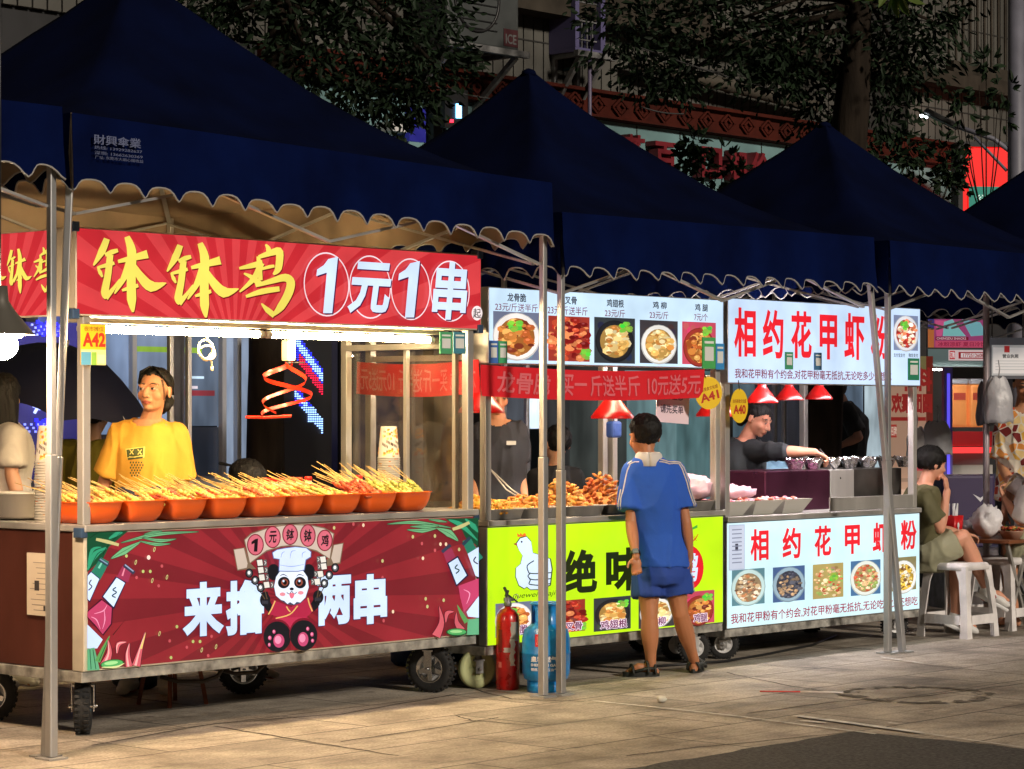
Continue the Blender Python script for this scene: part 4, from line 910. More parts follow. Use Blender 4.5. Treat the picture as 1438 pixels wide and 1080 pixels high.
for i in range(9):
    bx = .135+i*.2535; by = .165
    o = bpy.data.objects.new('food_bowl', bowl_me); COL.objects.link(o); o.location = P(bx, by, .957); o.rotation_euler = (0, 0, CA)
    tag(o, f'{ORD[i]} of the nine orange bowls in a row on the red cart', 'bowl', 'orange bowls of skewers')
    r = random.Random(90+i); mb = MB(); pal = FOODC[(i*2+1) % 6 if i < 7 else (2, 3)[i-7]]
    for k in range(60):
        x, y = r.uniform(-.095, .095), r.uniform(-.135, .10)
        mb.ell((x, y, .075+r.uniform(0, .03)*(1-(x/.11)**2)), (r.uniform(.012, .022), r.uniform(.012, .024), r.uniform(.009, .015)), 7, c=tuple(q*r.uniform(.75, 1.2) for q in pal[r.randrange(2)]), jit=.2, rnd=r)
    mb.box(-.095, .095, -.13, .13, .062, .07, c=pal[0])
    tag(mb.build('food_heap', HEAP, loc=P(bx, by, .957), rot=CA), f'heap of skewered food filling the {ORD[i]} orange bowl', 'food', kind='stuff')
    for k in range(30 if i < 7 else 26):
        me = sk_me[(i*3+r.randrange(4)) % 10] if i < 7 else sk_me[(2, 8)[r.randrange(2)] if i == 7 else (3, 9)[r.randrange(2)]]
        o = bpy.data.objects.new('skewer', me); COL.objects.link(o)
        o.location = P(bx+r.uniform(-.10, .10), by+r.uniform(-.12, .03), .957+r.uniform(.084, .102))
        o.rotation_euler = (r.uniform(.18, .40)+(.14 if i > 6 else 0), r.uniform(-.5, .5), CA+r.uniform(-.12, .28))
        tag(o, f'bamboo skewer with food lying across the {ORD[i]} orange bowl', 'skewer', 'skewers in the orange bowls')
BOT = mat('cream_bottle', lin(240, 225, 190), .35, var=.05); CAPR = mat('red_cap', lin(214, 38, 24), .4)
def bottle(px, t, top_y, label):
    s_, zt = Q(px, top_y, t); h = zt-.957
    r = thing('sauce_bottle', label, 'bottle', P(s_, t, .957), CA, 'sauce bottles with red caps')
    mb = MB(); mb.lathe([(.03, 0), (.033, .01), (.033, h*.62), (.026, h*.74), (.018, h*.82), (.017, h*.9)], 16); mb.build('body', BOT, r)
    mb = MB(); mb.lathe([(.019, h*.88), (.02, h*.97), (.017, h)], 14); mb.build('cap', CAPR, r)
    mb = MB(); mb.lathe([(.0336, h*.2), (.0336, h*.55)], 16, c=lin(220, 160, 60), caps=False); mb.build('paper_label', PAPER, r)
for px, y, l in ((374, 671, 'leftmost'), (385, 671, 'second'), (396.5, 671, 'third'), (409, 670, 'fourth'), (420, 670, 'fifth'), (433, 669, 'sixth')):
    bottle(px, .46, y, f'{l} from left of six cream bottles with red caps behind the skewers')
bottle(504, .5, 667, 'single cream bottle with red cap standing beside the cup stack behind glass')
# stacks of paper cups, upside down
def cup_mesh(seed):
    mb = MB(); n = 24; w, pr_c = (.42, .40, .36), [lin(236, 160, 50), lin(210, 110, 40), lin(245, 200, 110)]
    h, r0, r1 = .172, .043, .058
    mb.lathe([(.001, h-.004), (r0-.004, h-.004), (r0-.002, h), (r0, h), (r1, .008), (r1+.004, .006), (r1+.004, 0), (r1-.002, 0)], n, c=w)
    r = random.Random(seed)
    def patch(a0, a1, z0, z1, c, e=.0006):
        vs = []; fs = []; m = max(2, int((a1-a0)/.12))
        for i in range(m+1):
            a = a0+(a1-a0)*i/m
            for z in (z0, z1): q = r1+(r0-r1)*(z-.008)/(h-.008)+e; vs.append((q*math.cos(a), q*math.sin(a), z))
        for i in range(m): fs.append((2*i, 2*i+2, 2*i+3, 2*i+1))
        mb.add(vs, fs, 0, c, True)
    for b in (-2.9, -1.9, -.9, .4, 1.6):
        for k in range(9): a = b+r.uniform(-.25, .35); z = r.uniform(.1, .155); patch(a, a+r.uniform(.1, .3), z, z+r.uniform(.008, .016), pr_c[k % 3], .0006+.0001*k)
        for k in range(5): a = b+k*.14-.2; z = .085-k*.004; patch(a, a+.09, z, z+.013, lin(90, 70, 60), .0016); patch(a+.03, a+.06, z-.003, z+.016, lin(60, 50, 50), .0018)
        for k in range(9): a = b+r.uniform(-.1, .35); z = r.uniform(.02, .05); patch(a, a+r.uniform(.1, .28), z, z+r.uniform(.007, .014), pr_c[k % 3], .0006+.0001*k)
    me = mb.mesh('paper_cup'); me.materials.append(PAPER); return me
cup_me = cup_mesh(1)
for s_, t_, n, lab in ((at_t(546, .55), .55, 22, 'right-hand stack behind glass'), (.105, .40, 23, 'left-hand stack by the tent post')):
    for k in range(n):
        o = bpy.data.objects.new('paper_cup', cup_me); COL.objects.link(o); o.location = P(s_+R.uniform(-.001, .001), t_, .957+k*.0124); o.rotation_euler = (0, 0, CA+.5+R.uniform(-.04, .04) if k == n-1 else R.uniform(0, 6))
        tag(o, f'top printed paper cup of the {lab}' if k == n-1 else f'printed paper cup nested upside down in the {lab}', 'cup', 'stacked paper cups')
# fly chaser, cord, basin, number card
CRM = mat('cream_plastic', lin(245, 225, 180), .4)
RIB = mat('red_ribbon', lin(235, 50, 24), .35, coat=.3)
sx_, zz = Q(405, 475, .42)
r = thing('fly_chaser', 'ceiling motor spinning a curly red ribbon over the skewers', 'fly chaser', P(sx_, .42, 0), CA)
mb = MB(); mb.box(-.026, .026, -.026, .026, 1.455+.27, 1.455+.375); mb.build('motor', CRM, r, bevel=.006)
mb = MB(); mb.tube([(0, 0, 1.83), (0, 0, 1.92)], .006, 6); mb.box(-.012, .012, -.35, .5, 1.915, 1.935); mb.build('hanger', STEEL, r)
mb = MB(); mb.tube([(-.02, 0, 1.715), (.11, 0, 1.718)], .004, 6); mb.tube([(0, 0, 1.70), (0, 0, 1.73)], .012, 8); mb.build('spindle', BLACK, r)
def helix(a0, turns, r0, r1, z0, z1, w, x0=0):
    mb = MB(); n = 48; vs = []; fs = []
    for i in range(n+1):
        u = i/n; a = a0+turns*6.2832*u; rr = r0+(r1-r0)*math.sin(u*math.pi*.9)
        c_ = V((x0*u+rr*math.cos(a), rr*math.sin(a), z0+(z1-z0)*u))
        ww = w*(1-.4*u); vs += [c_+V((0, 0, ww/2)), c_-V((.006*math.cos(a), .006*math.sin(a), ww/2))]
    for i in range(n): fs.append((2*i, 2*i+1, 2*i+3, 2*i+2))
    mb.add(vs, fs, 0, sm=True); mb.build('ribbon', RIB, r)
helix(.4, 1.35, .06, .15, 1.715, 1.44, .026, -.06)
helix(3.6, 1.0, .05, .12, 1.71, 1.46, .022, -.05)
mb = MB(); mb.tube([(-.2, .1, 1.44), (-.1, .06, 1.438), (.02, .0, 1.445)], .008, 6, sq=.4); mb.build('ribbon', RIB, r)
s_, z_ = Q(290, 490, .25); pts = []
for k in range(40):
    a = k*.42; pts.append((.045*math.sin(a)*(1+.25*math.sin(k*.31)), .012*math.sin(k*.7), -.01+.05*math.cos(a)*(.8+.3*math.cos(k*.2))))
pts = [(0, 0, .12), (.005, 0, .06)]+pts+[(.03, 0, -.05), (.035, 0, -.09)]
mb = MB(); mb.tube(pts, .005, 6); mb.tube([(.035, 0, -.085), (.037, 0, -.105)], .008, 6)
tag(mb.build('cord_hank', CRM, loc=P(s_, .25, z_), rot=CA), 'cream power cord coiled and hung under the red sign', 'cord')
def numcard():
    a, z1 = Q(113, 455, -.012); b, z0 = Q(148, 513, -.012)
    r = thing('number_card', 'yellow stall card reading A42 hung on the left cart post', 'sign', P(a, -.012, z0), CA)
    w, h = b-a, z1-z0; mb = MB(); mb.box(0, w, -.003, 0, 0, h, c=lin(246, 196, 30)); mb.build('card', PAPER, r)
    p = Pr(-.016, a, y=-.0035); p.fr = (0, w, h, 0)
    p.poly([(0, .62), (1, .62), (1, 1), (0, 1)], lin(235, 225, 150)); p.poly([(0, .68), (.4, .68), (.4, 1), (0, 1)], lin(90, 160, 190)); p.poly([(.42, .68), (.62, .68), (.62, 1), (.42, 1)], lin(140, 190, 70)); p.poly([(.66, .74), (.95, .74), (.95, .96), (.66, .96)], lin(240, 220, 180))
    p.text('夜市摊位', .12, .05, .9, .17, lin(150, 100, 20), .01); p.text('A42', .06, .2, .97, .55, lin(214, 48, 20), .04)
    p.mb.build('printing', PAPER, r)
numcard()
r = thing('steel_basin', 'stainless basin at the far left end of the red cart', 'basin', P(.2, .72, .957), CA)
mb = MB(); mb.lathe([(.1, .0), (.15, .02), (.17, .12), (.185, .125), (.185, .13), (.165, .128), (.14, .03), (.02, .012)], 28); mb.build('bowl', STEEL, r)
# licence sheet on the end panel of the cart
mb = MB(); t0, z1 = QS(70, 778, -.003); t1, z0 = QS(38, 863, -.003)
mb.box(-.004, .008, t0, t1, z0, z1, c=lin(214, 200, 180))
for k in range(10): mb.box(-.0052, -.004, t0+(t1-t0)*.15, t0+(t1-t0)*R.uniform(.5, .88), z0+(z1-z0)*(.08+k*.085), z0+(z1-z0)*(.092+k*.085), c=lin(150, 140, 130))
mb.box(-.006, -.0052, t0+(t1-t0)*.45, t0+(t1-t0)*.65, z0+(z1-z0)*.4, z0+(z1-z0)*.56, c=lin(60, 55, 55)); mb.box(-.006, -.0052, t0+(t1-t0)*.12, t0+(t1-t0)*.26, z0+(z1-z0)*.08, z0+(z1-z0)*.16, c=lin(60, 55, 55))
mb.build('licence_sheet', PAPER, c1)
# pendant lamp at the far left
LAMPC = mat('lamp_shade_grey', (.12, .11, .09), .5, .3); BULB = mat('warm_bulb', (1, .85, .6), .4, emit=580, ecol=(1, .70, .44))
p = W(0, 470, 10.3); r = thing('pendant_lamp', 'conical grey pendant lamp with cream bulb at the left edge', 'lamp', p, 0)
mb = MB(); mb.lathe([(.142, 0), (.06, .1), (.035, .14), (.03, .2), (.024, .2), (.03, .13), (.055, .094), (.136, 0)], 28, caps=False); mb.build('shade', LAMPC, r)
mb = MB(); mb.ell((0, 0, -.045), (.075, .075, .06), 18); mb.lathe([(.088, -.012), (.1, 0), (.06, .05)], 18); mb.build('bulb', BULB, r)
mb = MB(); mb.tube([(0, 0, .19), (0, 0, 1.75)], .005, 6); mb.build('cord', BLACK, r)
# things under the red cart
DKB = mat('black_sack', (.012, .012, .014), .5, bump=.5, bs=12)
p = G(185, 968); mb = MB(); mb.ell((0, 0, .05), (.11, .09, .05), 14, jit=.08); mb.ell((.06, .03, .045), (.08, .08, .05), 12, jit=.1)
tag(mb.build('black_sack', DKB, loc=p), 'black sack lying under the left end of the red cart', 'sack')
HOSE = mat('brown_hose', (.03, .018, .012), .4)
for pts, l in (([(225, 950), (250, 957), (285, 957), (305, 950), (312, 940)], 'nearest bent dark hose hanging below the red cart'), ([(300, 938), (330, 946), (360, 944), (372, 932)], 'second dark hose below the red cart, behind the first')):
    mb = MB(); mb.tube([W(x, y, 12.3+.1*(l[0] == 's')) for x, y in pts], .011, 8); tag(mb.build('gas_hose', HOSE), l, 'hose')
RSTD = mat('rusty_red_iron', (.2, .06, .03), .7, .3, var=.4, vs=20)
p = P(1.15, .75, 0); mb = MB()
for x, y in ((-.12, -.12), (.12, -.12), (-.12, .12), (.12, .12)): mb.bar((x, y, 0), (x*.8, y*.8, .18), .02)
mb.box(-.12, .12, -.12, .12, .17, .19); tag(mb.build('iron_stand', RSTD, loc=p, rot=CA), 'rusty red iron stand on the ground under the cart', 'stand')
BLUEB = mat('blue_barrel', (.02, .06, .2), .45)
for px, y, t_, l in ((585, 905, 1.25, 'left'), (640, 905, 1.3, 'right')):
    s_ = at_t(px, t_); mb = MB(); mb.lathe([(.13, 0), (.15, .02), (.16, .2), (.158, .21), (.165, .4), (.15, .44), (.1, .45)], 20)
    tag(mb.build('plastic_barrel', BLUEB, loc=P(s_, t_, 0)), f'{l} one of two dark blue barrels behind the red cart wheels', 'barrel')
# fire extinguisher and gas bottle
EXT = mat('extinguisher_red', lin(186, 22, 18), .28, coat=.4, var=.35, vs=16, bump=.12, bs=40)
p = G(713, 968); r = thing('fire_extinguisher', 'tall red fire extinguisher with torn label beside the blue gas bottle', 'fire extinguisher', p, .3)
mb = MB(); mb.lathe([(.055, 0), (.06, .006), (.06, .022), (.063, .026), (.063, .36), (.058, .395), (.04, .42), (.018, .43), (.016, .445)], 28); mb.build('cylinder', EXT, r)
mb = MB(); mb.lathe([(.02, .44), (.022, .455), (.014, .47), (.014, .49)], 14); mb.bar((-.02, 0, .475), (.03, .0, .475), .02); mb.build('valve', DSTEEL, r)
mb = MB(); mb.bar((-.01, 0, .49), (-.0, -.0, .525), .022, .012); mb.bar((0, 0, .5), (.055, .01, .46), .018, .006); mb.bar((-.005, 0, .51), (-.02, 0, .54), .018, .012); mb.build('handle', BLACK, r)
mb = MB(); mb.tube([(.045+.014*math.cos(a), 0, .487+.014*math.sin(a)) for a in [i*.42 for i in range(16)]], .0022, 5); mb.build('safety_pin', STEEL, r)
mb = MB(); rr = random.Random(4)
def patch(mb, r, a0, a1, z0, z1, c, jag=0.0, n=10):
    vs = []; fs = []
    for i in range(n+1):
        z = z0+(z1-z0)*i/n; j0, j1 = rr.uniform(-jag, jag), rr.uniform(-jag, jag)
        for k in range(5): a = a0+j0+(a1+j1-a0-j0)*k/4; vs.append((r*math.cos(a), r*math.sin(a), z))
    for i in range(n):
        for k in range(4): fs.append((i*5+k, i*5+k+1, i*5+k+6, i*5+k+5))
    mb.add(vs, fs, 0, c, True)
patch(mb, .0636, -1.62, -.85, .26, .36, lin(150, 140, 128), .05); patch(mb, .0638, -1.72, -1.25, .13, .27, lin(200, 195, 185), .12); patch(mb, .0638, -2.2, -1.5, .2, .225, lin(190, 180, 170), .1); patch(mb, .0637, -2.75, -2.35, .2, .32, lin(130, 26, 24), .02); patch(mb, .0637, -2.75, -2.4, .12, .15, lin(220, 120, 110), .02)
mb.build('torn_label', PAPER, r)
GASB = mat('gas_blue', lin(16, 122, 196), .32, coat=.3, var=.32, vs=14, bump=.12, bs=40)
p = G(767, 972); p.y += .03; r = thing('gas_bottle', 'squat blue gas bottle with collar and white lettering by the tent pole', 'gas bottle', p, 0)
p = r.location
mb = MB(); mb.lathe([(.08, .05), (.115, .07), (.125, .1), (.127, .2), (.129, .203), (.129, .208), (.127, .211), (.126, .28), (.115, .325), (.08, .355), (.03, .37), (.03, .4)], 32); mb.build('tank', GASB, r)
mb = MB(); mb.lathe([(.098, 0), (.1, .002), (.1, .06), (.094, .06), (.094, 0)], 28, caps=False); mb.build('foot_ring', GASB, r)
mb = MB()
for a0, a1 in ((-.1, 1.0), (2.2, 3.3), (3.9, 5.4)):
    n = 8; vs = []; fs = []
    for i in range(n+1):
        a = a0+(a1-a0)*i/n
        for z in (.34, .46): vs += [(.078*math.cos(a), .078*math.sin(a), z), (.073*math.cos(a), .073*math.sin(a), z)]
    for i in range(n): k = 4*i; fs += [(k, k+4, k+6, k+2), (k+1, k+3, k+7, k+5), (k+2, k+6, k+7, k+3)]
    mb.add(vs, fs, 0, sm=True)
mb.tube([(.078*math.cos(i*.2618), .078*math.sin(i*.2618), .462) for i in range(25)], .008, 8); mb.build('collar', GASB, r)
mb = MB(); mb.lathe([(.014, .39), (.018, .41), (.018, .43), (.03, .435), (.03, .445), (.01, .447)], 14); mb.build('valve', DSTEEL, r)
mb = MB(); patch(mb, .1275, -2.05, -1.65, .245, .31, lin(200, 30, 40), 0)
for k in range(3): patch(mb, .1279, -1.98+k*.1, -1.94+k*.1, .255, .3, lin(235, 150, 140), .02, 6)
mb.build('red_sticker', PAPER, r)
def wrap_text(parent, body, rad_, a0, a1, z0, z1, c, bold=.02):
    vs, fs = tmesh(body, bold); mb = MB()
    mb.add([(rad_*math.cos(a0+x*(a1-a0)), rad_*math.sin(a0+x*(a1-a0)), z0+y*(z1-z0)) for x, y, _ in vs], fs, 0, c); mb.build('lettering', PAPER, parent)
wrap_text(r, '皇岩燃气', .1282, -2.25, -1.1, .165, .195, lin(225, 230, 235), .03); wrap_text(r, 'SHENYAN GAS', .1292, -2.25, -1.1, .143, .157, lin(225, 230, 235), .03); wrap_text(r, '钢瓶 液化石油气', .1282, -2.25, -1.1, .118, .134, lin(225, 230, 235), .02)
p = P(3.0, .3, 0); mb = MB(); mb.box(-.09, .09, -.07, .07, 0, .17)
tag(mb.build('grey_box', mat('grey_box', (.25, .25, .25), .6), loc=P(2.98, .28, .0), rot=CA, bevel=.008), 'small grey plastic box behind the blue gas bottle', 'box')

# ---------- goods on the green stall ----------
FRY = cmat('fried_food', .5, bump=.4, bs=140)
def tray_me(w, d, h):
    mb = MB(); sq_loft(mb, [(w*.42, d*.42, 0), (w*.45, d*.45, .004), (w*.49, d*.49, h-.004), (w*.52, d*.52, h), (w*.52, d*.52, h+.003), (w*.48, d*.48, h-.002), (w*.42, d*.42, .008)], 32, 6); me = mb.mesh('steel_tray'); me.materials.append(STEEL); return me
TR = tray_me(.325, .42, .055)
FR = [[lin(236, 170, 40), lin(245, 190, 70), lin(225, 150, 30)], [lin(232, 160, 65), lin(242, 188, 105), lin(215, 135, 50)], [lin(232, 168, 80), lin(242, 195, 110), lin(212, 135, 62)], [lin(200, 100, 48), lin(222, 135, 65), lin(230, 165, 90)], [lin(226, 150, 60), lin(235, 180, 100), lin(180, 90, 40)], [lin(240, 190, 170), lin(220, 150, 110), lin(235, 170, 90)]]
for i in range(6):
    sx = S2+.19+i*.335; o = bpy.data.objects.new('steel_tray', TR); COL.objects.link(o); o.location = P(sx, .22, .893); o.rotation_euler = (0, 0, CA)
    nth = ['leftmost', 'second', 'third', 'fourth', 'fifth', 'rightmost'][i]
    tag(o, f'{nth} shallow steel tray on the lime green stall', 'tray', 'steel trays of fried food')
    if i == 5: continue
    r = random.Random(40+i); mb = MB(); H = (.075, .085, .17, .2, .16)[i]
    for k in range(230):
        a, d = r.uniform(0, 6.28), math.sqrt(r.random()); x, y = math.cos(a)*d*.145, math.sin(a)*d*.19
        z = .035+H*(1-d*d)*r.uniform(.35, 1)
        l = r.uniform(.014, .03) if i else r.uniform(.02, .04)
        M = Matrix.Rotation(r.uniform(0, 6), 4, 'Z') @ Matrix.Rotation(r.uniform(-.6, .6), 4, 'Y')
        c = tuple(q*r.uniform(.8, 1.15) for q in FR[i][r.randrange(3)])
        mb.ell((x, y, z), (l, l*r.uniform(.35, .6), l*r.uniform(.3, .5)), 8, c=c, M=M, jit=.2, rnd=r)
    mb.ell((0, 0, .03), (.135, .175, .03+H*.34), 12, c=FR[i][2])
    tag(mb.build('fried_food_heap', FRY, loc=P(sx, .22, .893), rot=CA), ('low yellow heap of fried strips in the leftmost steel tray', 'orange fried pieces heaped in the second steel tray', 'tall golden heap of fried chicken left of the boy', 'tall reddish fried heap beside the boy\'s shoulder', 'fried chicken heap mostly hidden behind the boy')[i], 'food', kind='stuff')
s_ = at_t(732, .3)
r = thing('tongs', 'steel tongs resting in the yellow fried food', 'tongs', P(s_, .25, .96), CA)
for d in (-.012, .016): mb = MB(); mb.tube([(d, -.02, .0), (d*1.5-.03, .12, .08), (-.06, .24, .2)], .004, 6); mb.build('arm', STEEL, r)
mb = MB(); mb.ell((-.06, .24, .2), (.008, .012, .012), 8); mb.build('hinge', STEEL, r)
def shade_mat():
    m = bpy.data.materials.new('red_lamp_shade'); m.use_nodes = True; nt = m.node_tree; N, L = nt.nodes, nt.links; N.clear()
    o = N.new('ShaderNodeOutputMaterial'); d = N.new('ShaderNodeBsdfPrincipled'); d.inputs['Base Color'].default_value = (.17, .002, .002, 1); d.inputs['Roughness'].default_value = .3
    t = N.new('ShaderNodeBsdfTranslucent'); t.inputs[0].default_value = (.95, .01, .008, 1); x = N.new('ShaderNodeMixShader'); x.inputs[0].default_value = .13
    L.new(d.outputs[0], x.inputs[1]); L.new(t.outputs[0], x.inputs[2]); L.new(x.outputs[0], o.inputs[0]); return m
SHADE = shade_mat(); HBULB = mat('heat_bulb', (1, .8, .5), .4, emit=30, ecol=(1, .6, .3)); OBULB = mat('faint_bulb', (1, .8, .8), .4, emit=3, ecol=(1, .5, .5)); PBULB = mat('pink_bulb', (1, .8, .8), .4, emit=16, ecol=(1, .5, .5))
def heat_lamp(px, py, t, label, k=1.0, bulb=HBULB):
    s_, z = Q(px, py, t)
    r = thing('heat_lamp', label, 'lamp', P(s_, t, z), CA, 'red heat lamps over the food')
    mb = MB(); n = 32; mb.lathe([(.125*k, 0), (.126*k, .012*k), (.10*k, .045*k), (.055*k, .10*k), (.035*k, .13*k), (.033*k, .19*k), (.02*k, .195*k)], n, caps=False); mb.build('shade', SHADE, r)
    mb = MB(); mb.ell((0, 0, .06*k), (.03, .03, .035), 12); mb.build('bulb', bulb, r)
    mb = MB(); mb.tube([(0, 0, .18*k), (0, 0, .5)], .006, 6); mb.build('cord', BLACK, r)
    return r
heat_lamp(676, 580, .33, 'red heat lamp at the left end of the lime green stall')
heat_lamp(860, 588, .30, 'red heat lamp above the tall fried heap beside the boy')
heat_lamp(1006, 585, .45, 'red heat lamp behind the A41 tag')
# red cloth banner
BAN = cmat('banner_cloth', .6)
def banner(label, fr, z0, z1, L, text, flip=False, loc=None, rot=CA, sagk=1):
    mb = MB(); n = 40; vs = []; fs = []
    def yy(u, v): return .012*math.sin(u*9+v*2)*sagk+.006*math.sin(u*23)
    def zz(u): return -.02*math.sin(math.pi*u)
    for i in range(n+1):
        for j in range(5): u, v = i/n, j/4; vs.append((u*L, yy(u, v), z0+(z1-z0)*v+zz(u)))
    for i in range(n):
        for j in range(4): k = i*5+j; fs.append((k, k+5, k+6, k+1))
    mb.add(vs, fs, 0, lin(222, 24, 40), True)
    for body, u0, u1, b in text:
        tv, tf = tmesh(body, b)
        if flip: tv = [(1-x, y, z) for x, y, z in tv]; tf = [f[::-1] for f in tf]
        mb.add([((u0+(u1-u0)*x)*L, yy(u0+(u1-u0)*x, .15+.7*y)-.003, z0+(z1-z0)*(.13+.72*y)+zz(u0+(u1-u0)*x)) for x, y, _ in tv], tf, 0, lin(226, 110, 120), False)
    o = mb.build('red_banner', BAN, loc=loc, rot=rot); return tag(o, label, 'banner', 'red cloth banners')
a0, z1 = Q(677, 512, -.03); a1, z0 = Q(986, 558, -.03); z0b = Q(677, 556, -.03)[1]
banner('red cloth banner with pale lettering across the lime green stall front', 0, z0b, z1, a1-a0, [('龙骨脆', .07, .285, .02), ('买一', .335, .44, .015), ('斤送半斤', .455, .70, .015), ('10元送5元', .735, .985, .015)], loc=P(a0, -.03, 0))
z1, z0 = QS(500, 508, 2.64)[1], QS(500, 553, 2.64)[1]
banner('red banner hung along the stall side, seen backwards through the glass', 0, z0, z1, .93, [('龙骨脆 买一斤送半斤 10元送5元', .03, .97, .01)], flip=True, loc=P(2.645, .96, 0), rot=CA-rad(90), sagk=.4)
# paper notice
a, z1 = Q(921, 541, .08); b, z0 = Q(967, 592, .08)
r = thing('paper_notice', 'white paper notice asking to pay first, hung above the boy', 'notice', P(a, .08, z0), CA); r.rotation_euler = (.0, rad(3), CA)
w, h = b-a, z1-z0; mb = MB(); mb.box(0, w, 0, .002, 0, h, c=lin(238, 214, 224)); mb.build('sheet', PAPER, r)
p = Pr(.08, a, y=-.0005); p.fr = (0, w, h, 0); p.text('小本生意', .12, .12, .8, .36, lin(45, 30, 60), .01); p.text('请先买单', .12, .5, .82, .74, lin(45, 30, 60), .015); p.mb.build('lettering', PAPER, r)
def round_tag(px, py, rx, ry, t, yaw, label, small, body):
    s_, z = Q(px, py, t); h = Q(px, py-ry, t)[1]-z
    r = thing('number_tag', label, 'sign', P(s_, t, z), CA+yaw, 'round yellow number tags')
    mb = MB(); mb.lathe([(h, -.002), (h, .002)], 36, M=Matrix.Rotation(rad(90), 4, 'X'), c=lin(244, 204, 36), sm=False); mb.build('disc', PAPER, r)
    p = Pr(t, 0, y=-.0025); p.fr = (-h, h, h, -h)
    p.text(small, .12, .3, .88, .42, lin(170, 90, 30), .01); p.text(body, .14, .47, .86, .74, lin(190, 48, 30), .035); p.mb.build('lettering', PAPER, r)
    mb = MB(); mb.tube([(0, -.001, h*.92), (0, .005, h+.05)], .003, 5); mb.build('tie', BLACK, r)
    return r
q = round_tag(995, 552, 20, 23, -.045, -.28, 'round yellow tag reading A41, tilted beside the boy', '金谷美食文化城', 'A41'); q.rotation_euler = (0, rad(-14), CA-.28)
round_tag(1038, 570, 15, 24, -.05, .12, 'round yellow tag reading A40 in front of the noodle seller', '金谷美食文化城', 'A40')
PINK = mat('pink_plastic_film', lin(238, 196, 212), .35, bump=.6, bs=25)
def crumple(name, loc, r, seed, m, label, cat, squash=1.0, n=16, group=None, amp=.35):
    mb = MB(); mb.ell((0, 0, r[2]), r, n)
    v = []
    for x, y, z in mb.v:
        q = V((x, y, z)); d = noise.noise(q*9/max(r)*.35+V((seed*3, 0, 0)))*amp+noise.noise(q*22/max(r)*.35+V((seed, 7, 0)))*amp*.5
        v.append((x*(1+d), y*(1+d), max(0, z*(1+d*.7))))
    mb.v = v; return tag(mb.build(name, m, loc=loc, rot=CA), label, cat, group)
crumple('bag_bundle', P(at_t(968, .2), .2, .945), (.17, .15, .075), 3, PINK, 'bundle of folded pink plastic bags right of the boy', 'plastic bags', n=28)
FAN = mat('blue_fan', lin(40, 70, 140), .5)
s_, z_ = Q(862, 603, .7); r = thing('hanging_fan', 'small blue hanging fan behind the red heat lamp', 'fan', P(s_, .7, z_), CA)
mb = MB(); mb.box(-.045, .045, -.03, .03, -.05, .05); mb.build('housing', FAN, r, bevel=.015); mb = MB(); mb.tube([(0, 0, .05), (0, 0, .32)], .004, 6); mb.build('cord', BLACK, r)

# ---------- goods on the noodle stall ----------
MAROON = mat('maroon_steel', lin(84, 40, 62), .3, .7, var=.2)
t_ = .30; a, b = at_t(1075, t_), at_t(1166, t_)
r = thing('hotplate_box', 'long dark maroon steel warming box behind the noodle trays', 'warming box', P(a, t_, .85), CA)
mb = MB(); mb.box(0, b-a, 0, .42, 0, .25); mb.build('body', MAROON, r, bevel=.008)
mb = MB(); mb.box(b-a+.003, b-a+.27, 0, .42, 0, .25); mb.build('end_panel', STEEL, r, bevel=.006)
mb = MB(); mb.box(b-a+.275, b-a+.84, .01, .42, 0, .25); mb.build('dark_panel', mat('sooty_steel', (.07, .065, .06), .4, .6, var=.4, vs=6), r, bevel=.006)
FOIL = mat('crumpled_foil', (.8, .79, .82), .22, 1.0, bump=.8, bs=55)
for i in range(14):
    px = 1112+i*12.8; s_ = at_t(px, .42)
    mb = MB(); mb.lathe([(.035, 0), (.05, .04), (.062, .065), (.055, .062), (.045, .03), (.01, .01)], 16)
    rr = random.Random(i+60); mb.v = [(x*(1+rr.uniform(-.14, .14)), y*(1+rr.uniform(-.14, .14)), max(0, z*(1+rr.uniform(-.25, .25)))) for x, y, z in mb.v]
    for f in range(len(mb.s)): mb.s[f] = False
    tag(mb.build('foil_cup', FOIL, loc=P(s_, .40+.06*(i % 2), 1.102), rot=i), 'crinkled foil cup on top of the warming box', 'foil cup', 'foil cups on the warming box')
r = thing('steel_guard', 'low stainless splash guard at the right of the noodle cart', 'guard', P(at_t(1166, .02), .02, .852), CA)
mb = MB(); mb.box(0, at_t(1283, .02)-at_t(1166, .02), 0, .012, 0, .085); mb.build('plate', STEEL, r, bevel=.003)
TILT = mat('pale_tray', lin(206, 204, 196), .35, .3)
PK = cmat('raw_food', .4, bump=.3)
